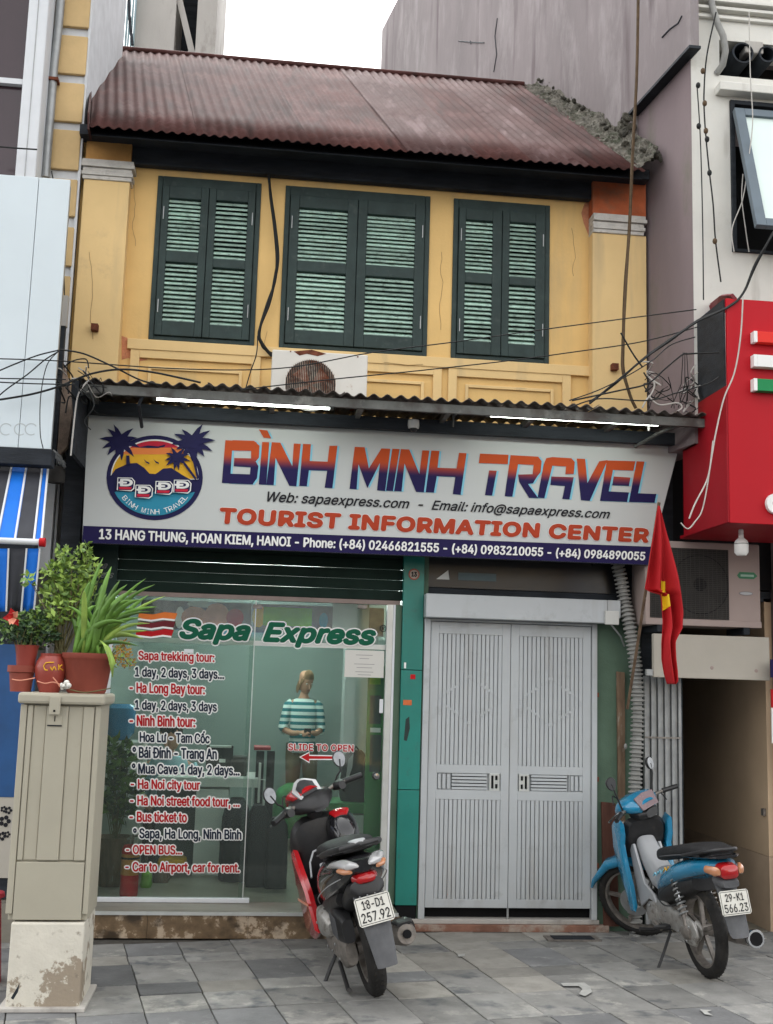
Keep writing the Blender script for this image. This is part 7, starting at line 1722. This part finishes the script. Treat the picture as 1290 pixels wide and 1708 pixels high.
def hand(par, name, wrist, palm_dir, curl, up, sgn, s_=1.0):
    """palm and five bent fingers as one mesh"""
    d = Vector(palm_dir).normalized(); u = Vector(up).normalized(); side = d.cross(u).normalized()*sgn; b = MB()
    pc = [wrist, wrist+d*.03*s_, wrist+d*.07*s_]
    secs = []
    for p, w_, t_ in ((wrist-d*.01, .022, .018), (wrist+d*.02, .030, .016), (wrist+d*.055, .038, .014), (wrist+d*.078, .036, .012)):
        secs.append([p+side*w_*s_*math.cos(k*math.pi/6)+u*t_*s_*math.sin(k*math.pi/6) for k in range(12)])
    b.loft(secs)
    for k, Lf in enumerate((.062, .072, .068, .052)):
        r0 = wrist+d*.074*s_+side*(.028-.0185*k)*s_; p1 = r0+(d*math.cos(curl*.5)-u*math.sin(curl*.5))*Lf*.5*s_; p2 = p1+(d*math.cos(curl)-u*math.sin(curl))*Lf*.3*s_; p3 = p2+(d*math.cos(curl*1.5)-u*math.sin(curl*1.5))*Lf*.25*s_
        b.tube([r0, p1, p2, p3], [.0092*s_, .0085*s_, .0078*s_, .006*s_], 8)
    t0 = wrist+d*.025*s_+side*.026*s_; b.tube([t0, t0+(d*.6+side*.7-u*.3)*.032*s_, t0+(d*.95+side*.45-u*.5)*.062*s_], [.012*s_, .010*s_, .007*s_], 8)
    return b.build(name, m_skin, par, smooth=True, local=True)
def face_parts(par, hc, yaw, pitch, s_, hairm, long_hair):
    """eyes, nose, mouth, ears and hair round a head centred at hc; facing -Y turned by yaw, bent down by pitch"""
    M_ = Matrix.Translation(hc)@Matrix.Rotation(yaw, 4, 'Z')@Matrix.Rotation(pitch, 4, 'X'); f = lambda b: xf(b, lambda p: M_@(Vector(p)*s_))
    b = MB(); secs = []
    for z, rx, ry, cy in ((-.115, .026, .030, -.028), (-.105, .040, .045, -.022), (-.08, .055, .065, -.012), (-.04, .066, .080, -.004), (.0, .073, .090, .002), (.05, .076, .095, .008), (.085, .066, .082, .010), (.105, .045, .055, .010), (.115, .015, .02, .01)): secs.append(vring(z, 0, cy, rx, ry, 24))
    b.loft(secs); f(b).build('head', m_skin, par, smooth=True, local=True)
    b = MB(); b.tube([(0, -.088, .012), (0, -.100, -.012), (0, -.112, -.030), (0, -.092, -.038)], [.007, .010, .014, .008], 8); f(b).build('nose', m_skin, par, smooth=True, local=True)
    for sg_ in (-1, 1):
        b = MB(); b.sphere((.030*sg_, -.080, .008), .011, 10, 7, (1.2, .7, .6)); f(b).build('eye', m_white, par, smooth=True, local=True)
        b = MB(); b.sphere((.030*sg_, -.0875, .006), .0052, 8, 6); f(b).build('iris', m_hairb, par, smooth=True, local=True)
        b = MB(); b.tube([(.016*sg_, -.088, .026), (.030*sg_, -.088, .031), (.046*sg_, -.078, .026)], .004, 6); f(b).build('eyebrow', hairm, par, smooth=True, local=True)
        b = MB(); b.sphere((.076*sg_, .004, -.006), .024, 10, 8, (.35, .7, 1.1)); f(b).build('ear', m_skin, par, smooth=True, local=True)
    b = MB(); b.tube([(-.022, -.083, -.062), (0, -.090, -.060), (.022, -.083, -.062)], [.003, .006, .003], 8); f(b).build('mouth', m_lred if False else mat('lips', (.42, .15, .12), .5, bump=0), par, smooth=True, local=True)
    b = MB(); n = 28; rows = 12; vs = []
    for i in range(rows+1):
        for k in range(n):
            t = 2*math.pi*k/n; front = max(0, -math.sin(t)); back = max(0, math.sin(t))
            zlow = .058*front**.6 + (-.03 if not long_hair else -.13)*(1-front)**1.5; zt_ = .128; u = i/rows; z = zt_*math.cos(u*math.pi/2)+zlow*math.sin(u*math.pi/2) if True else 0
            rr = max(.004, math.sin(min(1, u*1.25)*math.pi/2)); j = 1+.05*math.sin(k*2.7+i)
            tap = 1 if z > -.03 else 1-.8*(-.03-z)
            vs.append(Vector(((.080+.006*math.sin(k*1.9+i*.6))*rr*j*tap*math.cos(t), .012+.099*rr*j*math.sin(t)*(1 if math.sin(t) > 0 else .96), z)))
    b.add(vs, [(i*n+k, i*n+(k+1) % n, (i+1)*n+(k+1) % n, (i+1)*n+k) for i in range(rows) for k in range(n)]+[tuple(range(n))]); f(b).build('hair', hairm, par, smooth=True, local=True, solid=.006)
HS = .88
wp = P(508, 1140, 3.3)
wo_ = thing('person', 'woman in teal striped top and olive trousers looking down at her phone', 'person', (wp.x, 3.3, ZP+.001))
wo_.scale = (HS*.9, HS, HS)
j = [((0, 0, .90), .12, .09), ((0, 0, 1.05), .115, .085), ((0, 0, 1.22), .125, .09), ((0, 0, 1.34), .10, .07), ((0, -.01, 1.42), .045), ((0, -.02, 1.50), .045),
     ((-.15, 0, 1.345), .05), ((-.205, .0, 1.19), .042), ((-.235, .0, 1.08), .038), ((-.12, -.15, 1.04), .031), ((-.03, -.20, 1.055), .024),
     ((.15, 0, 1.345), .05), ((.195, .0, 1.19), .042), ((.21, -.01, 1.08), .038), ((.15, -.14, 1.045), .031), ((.085, -.20, 1.055), .024),
     ((-.09, 0, .84), .085), ((-.10, -.02, .50), .058), ((-.11, 0, .10), .038), ((-.11, -.12, .04), .035), ((.09, 0, .84), .085), ((.11, -.01, .50), .058), ((.13, .01, .10), .038), ((.15, -.11, .04), .035)]
e = [(0, 1), (1, 2), (2, 3), (3, 4), (4, 5), (3, 6), (6, 7), (7, 8), (8, 9), (9, 10), (3, 11), (11, 12), (12, 13), (13, 14), (14, 15), (0, 16), (16, 17), (17, 18), (18, 19), (0, 20), (20, 21), (21, 22), (22, 23)]
skin_body('body', wo_, m_skin, j, e, 0)
face_parts(wo_, Vector((.015, -.035, 1.575)), R_(28), R_(20), 1.0, m_hair, True)
b = MB(); b.loft([vring(.84, 0, 0, .165, .12, 24), vring(.95, 0, -.005, .15, .112, 24), vring(1.08, 0, -.005, .142, .108, 24), vring(1.22, 0, -.01, .158, .118, 24), vring(1.33, 0, -.002, .165, .10, 24), vring(1.385, 0, 0, .12, .075, 24), vring(1.40, 0, -.002, .085, .065, 24)], closed=False)
b.build('striped_top', m_stripe, wo_, smooth=True, local=True, solid=.006)
for sg_, pts in ((-1, [(-.13, 0, 1.345), (-.17, 0, 1.32), (-.208, 0, 1.19), (-.235, -.005, 1.10), (-.205, -.05, 1.065)]), (1, [(.13, 0, 1.345), (.165, 0, 1.32), (.198, 0, 1.19), (.212, -.01, 1.10), (.20, -.05, 1.065)])):
    MB().tube(pts, [.06, .066, .058, .052, .050], 14, cap=False).build('sleeve', m_stripe, wo_, smooth=True, local=True, solid=.004)
for sg_, pts in ((-1, [(-.085, .0, .93), (-.092, .0, .80), (-.10, -.015, .5), (-.11, 0, .09)]), (1, [(.085, .0, .93), (.092, .0, .80), (.11, -.01, .5), (.13, .01, .09)])):
    MB().tube(pts, [.10, .098, .075, .066], 16).build('trouser_leg', m_pants, wo_, smooth=True, local=True)
for x in (-.11, .14): lofto('shoe', wo_, m_blkp, [(x-.0, .03, .001, .02)] if False else [(x-.045, .035, .03, .03, -.06), (x, .04, .12, .04, -.06), (x+.045, .035, .03, .03, -.06)])
hand(wo_, 'hand', Vector((-.035, -.20, 1.055)), (.85, -.4, .05), .9, (0, -.35, .9), -1); hand(wo_, 'hand', Vector((.095, -.205, 1.055)), (-.7, -.55, .05), .9, (0, -.35, .9), 1)
ph = MB(); ph.box(.005, .075, -.262, -.254, 1.035, 1.10); o = ph.build('mobile_phone', m_monitor, None, local=True, origin=(0, 0, 0)); o.scale = (HS, HS, HS); o.location = wo_.location; tag(o, 'dark mobile phone held by the woman in the striped top', 'phone')
# seated man at the desk
mp_ = P(285, 1225, 1.9)
mn = thing('person', 'dark haired person in pale blue shirt seated at the white desk, head bowed', 'person', (mp_.x, 1.9, mp_.z-1.16))
j = [((0, .1, .52), .13, .10), ((0, .06, .72), .12, .09), ((0, .0, .92), .12, .09), ((0, -.03, 1.0), .05), ((0, -.05, 1.07), .045), ((-.17, 0, .90), .055), ((-.23, -.06, .70), .045), ((-.14, -.24, .66), .032), ((.17, 0, .90), .055), ((.24, -.06, .70), .045), ((.16, -.24, .66), .032),
     ((-.10, -.02, .48), .08), ((-.12, -.38, .46), .065), ((-.12, -.38, .08), .045), ((.10, -.02, .48), .08), ((.12, -.38, .46), .065), ((.12, -.38, .08), .045)]
e = [(0, 1), (1, 2), (2, 3), (3, 4), (2, 5), (5, 6), (6, 7), (2, 8), (8, 9), (9, 10), (0, 11), (11, 12), (12, 13), (0, 14), (14, 15), (15, 16)]
skin_body('body', mn, m_skin, j, e, 0); face_parts(mn, Vector((0.01, -.09, 1.16)), R_(-20), R_(25), 1.0, m_hairb, False)
b = MB(); b.loft([vring(.46, 0, .09, .17, .13, 20), vring(.7, 0, .06, .17, .125, 20), vring(.88, 0, .01, .205, .12, 20), vring(.97, 0, -.02, .13, .08, 20), vring(.995, 0, -.03, .075, .065, 20)], closed=False); b.build('shirt', m_shirtb, mn, smooth=True, local=True, solid=.005)
for s_ in (-1, 1):
    MB().tube([(.16*s_, 0, .915), (.20*s_, -.02, .84), (.235*s_, -.06, .72), (.20*s_, -.13, .685)], [.062, .064, .055, .05], 12, cap=False).build('sleeve', m_shirtb, mn, smooth=True, local=True, solid=.004)
    MB().tube([(.09*s_, .02, .50), (.12*s_, -.37, .47), (.12*s_, -.385, .1)], [.10, .085, .065], 12).build('trouser_leg', m_bag, mn, smooth=True, local=True); hand(mn, 'hand', Vector((.155*s_, -.25, .66)), (-.3*s_, -.9, -.1), .7, (0, 0, 1), s_)
oc = thing('office_chair', 'dark office chair under the seated person', 'chair', (mp_.x, 2.05, ZP)); zc_ = mn.location.z
boxo('seat', m_bag, oc, mp_.x-.24, mp_.x+.24, 1.72, 2.2, zc_+.28, zc_+.36, bevel=.03); boxo('backrest', m_bag, oc, mp_.x-.22, mp_.x+.22, 2.22, 2.27, zc_+.42, zc_+.85, bevel=.03)
MB().tube([(mp_.x, 1.96, ZP+.02), (mp_.x, 1.96, zc_+.28)], .03, 10).build('post', m_steel, oc)
# indoor plant
ip = P(190, 1400, .55); zf = ZP
shrub('indoor_plant', 'tall dark green plant in a brown pot behind the left glass edge', [(P(185, 1290, .6), .11), (P(205, 1260, .6), .09), (P(180, 1330, .6), .10), (P(215, 1310, .6), .09), (P(200, 1350, .6), .09), (P(185, 1245, .6), .05)], 520, [m_leafm, m_leafd], .05, .10, Vector((ip.x, .6, zf+.25)), 15)
pp_ = thing('plant_pot', 'brown pot of the tall indoor plant', 'pot', (ip.x, .6, zf)); MB().lathe((ip.x, .6, zf), [(0, .001), (.09, .001), (.13, .3), (.135, .32), (.12, .32), (.11, .28), (0, .28)], 24).build('pot', m_woodp, pp_, smooth=True)

# ================================================================== houses across the street, mirrored in the glass
def far_house(x0, x1, h, mm, lab, yy=-17):
    t = thing('opposite_house', lab, 'house', ((x0+x1)/2, yy, -.17), 'houses across the street')
    boxo('wall', mm, t, x0, x1, yy-3, yy, -.17, h)
    for k in range(2):
        for z in [q for q in (3.4, 6.2) if q+1.6 < h]:
            xx = x0+(x1-x0)*(.16+.46*k); boxo('window', m_monitor, t, xx, xx+.9, yy+.001, yy+.02, z, z+1.5); boxo('window_frame', m_whitef, t, xx-.05, xx+.95, yy+.021, yy+.05, z-.08, z-.001)
    boxo('shop_opening', m_dark, t, x0+.3, x1-.3, yy+.001, yy+.03, -.1, 2.4); boxo('awning', m_blueaw if x0 < 0 else m_beige, t, x0+.2, x1-.2, yy+.031, yy+.8, 2.45, 2.55)
far_house(-9, -3.1, 6.2, m_conc, 'grey rendered house across the street with a blue awning'); far_house(-3, 1.4, 7.4, m_whitew, 'white house across the street opposite the shop'); far_house(1.5, 6.5, 5.6, m_yellow, 'yellow house across the street with a beige awning')
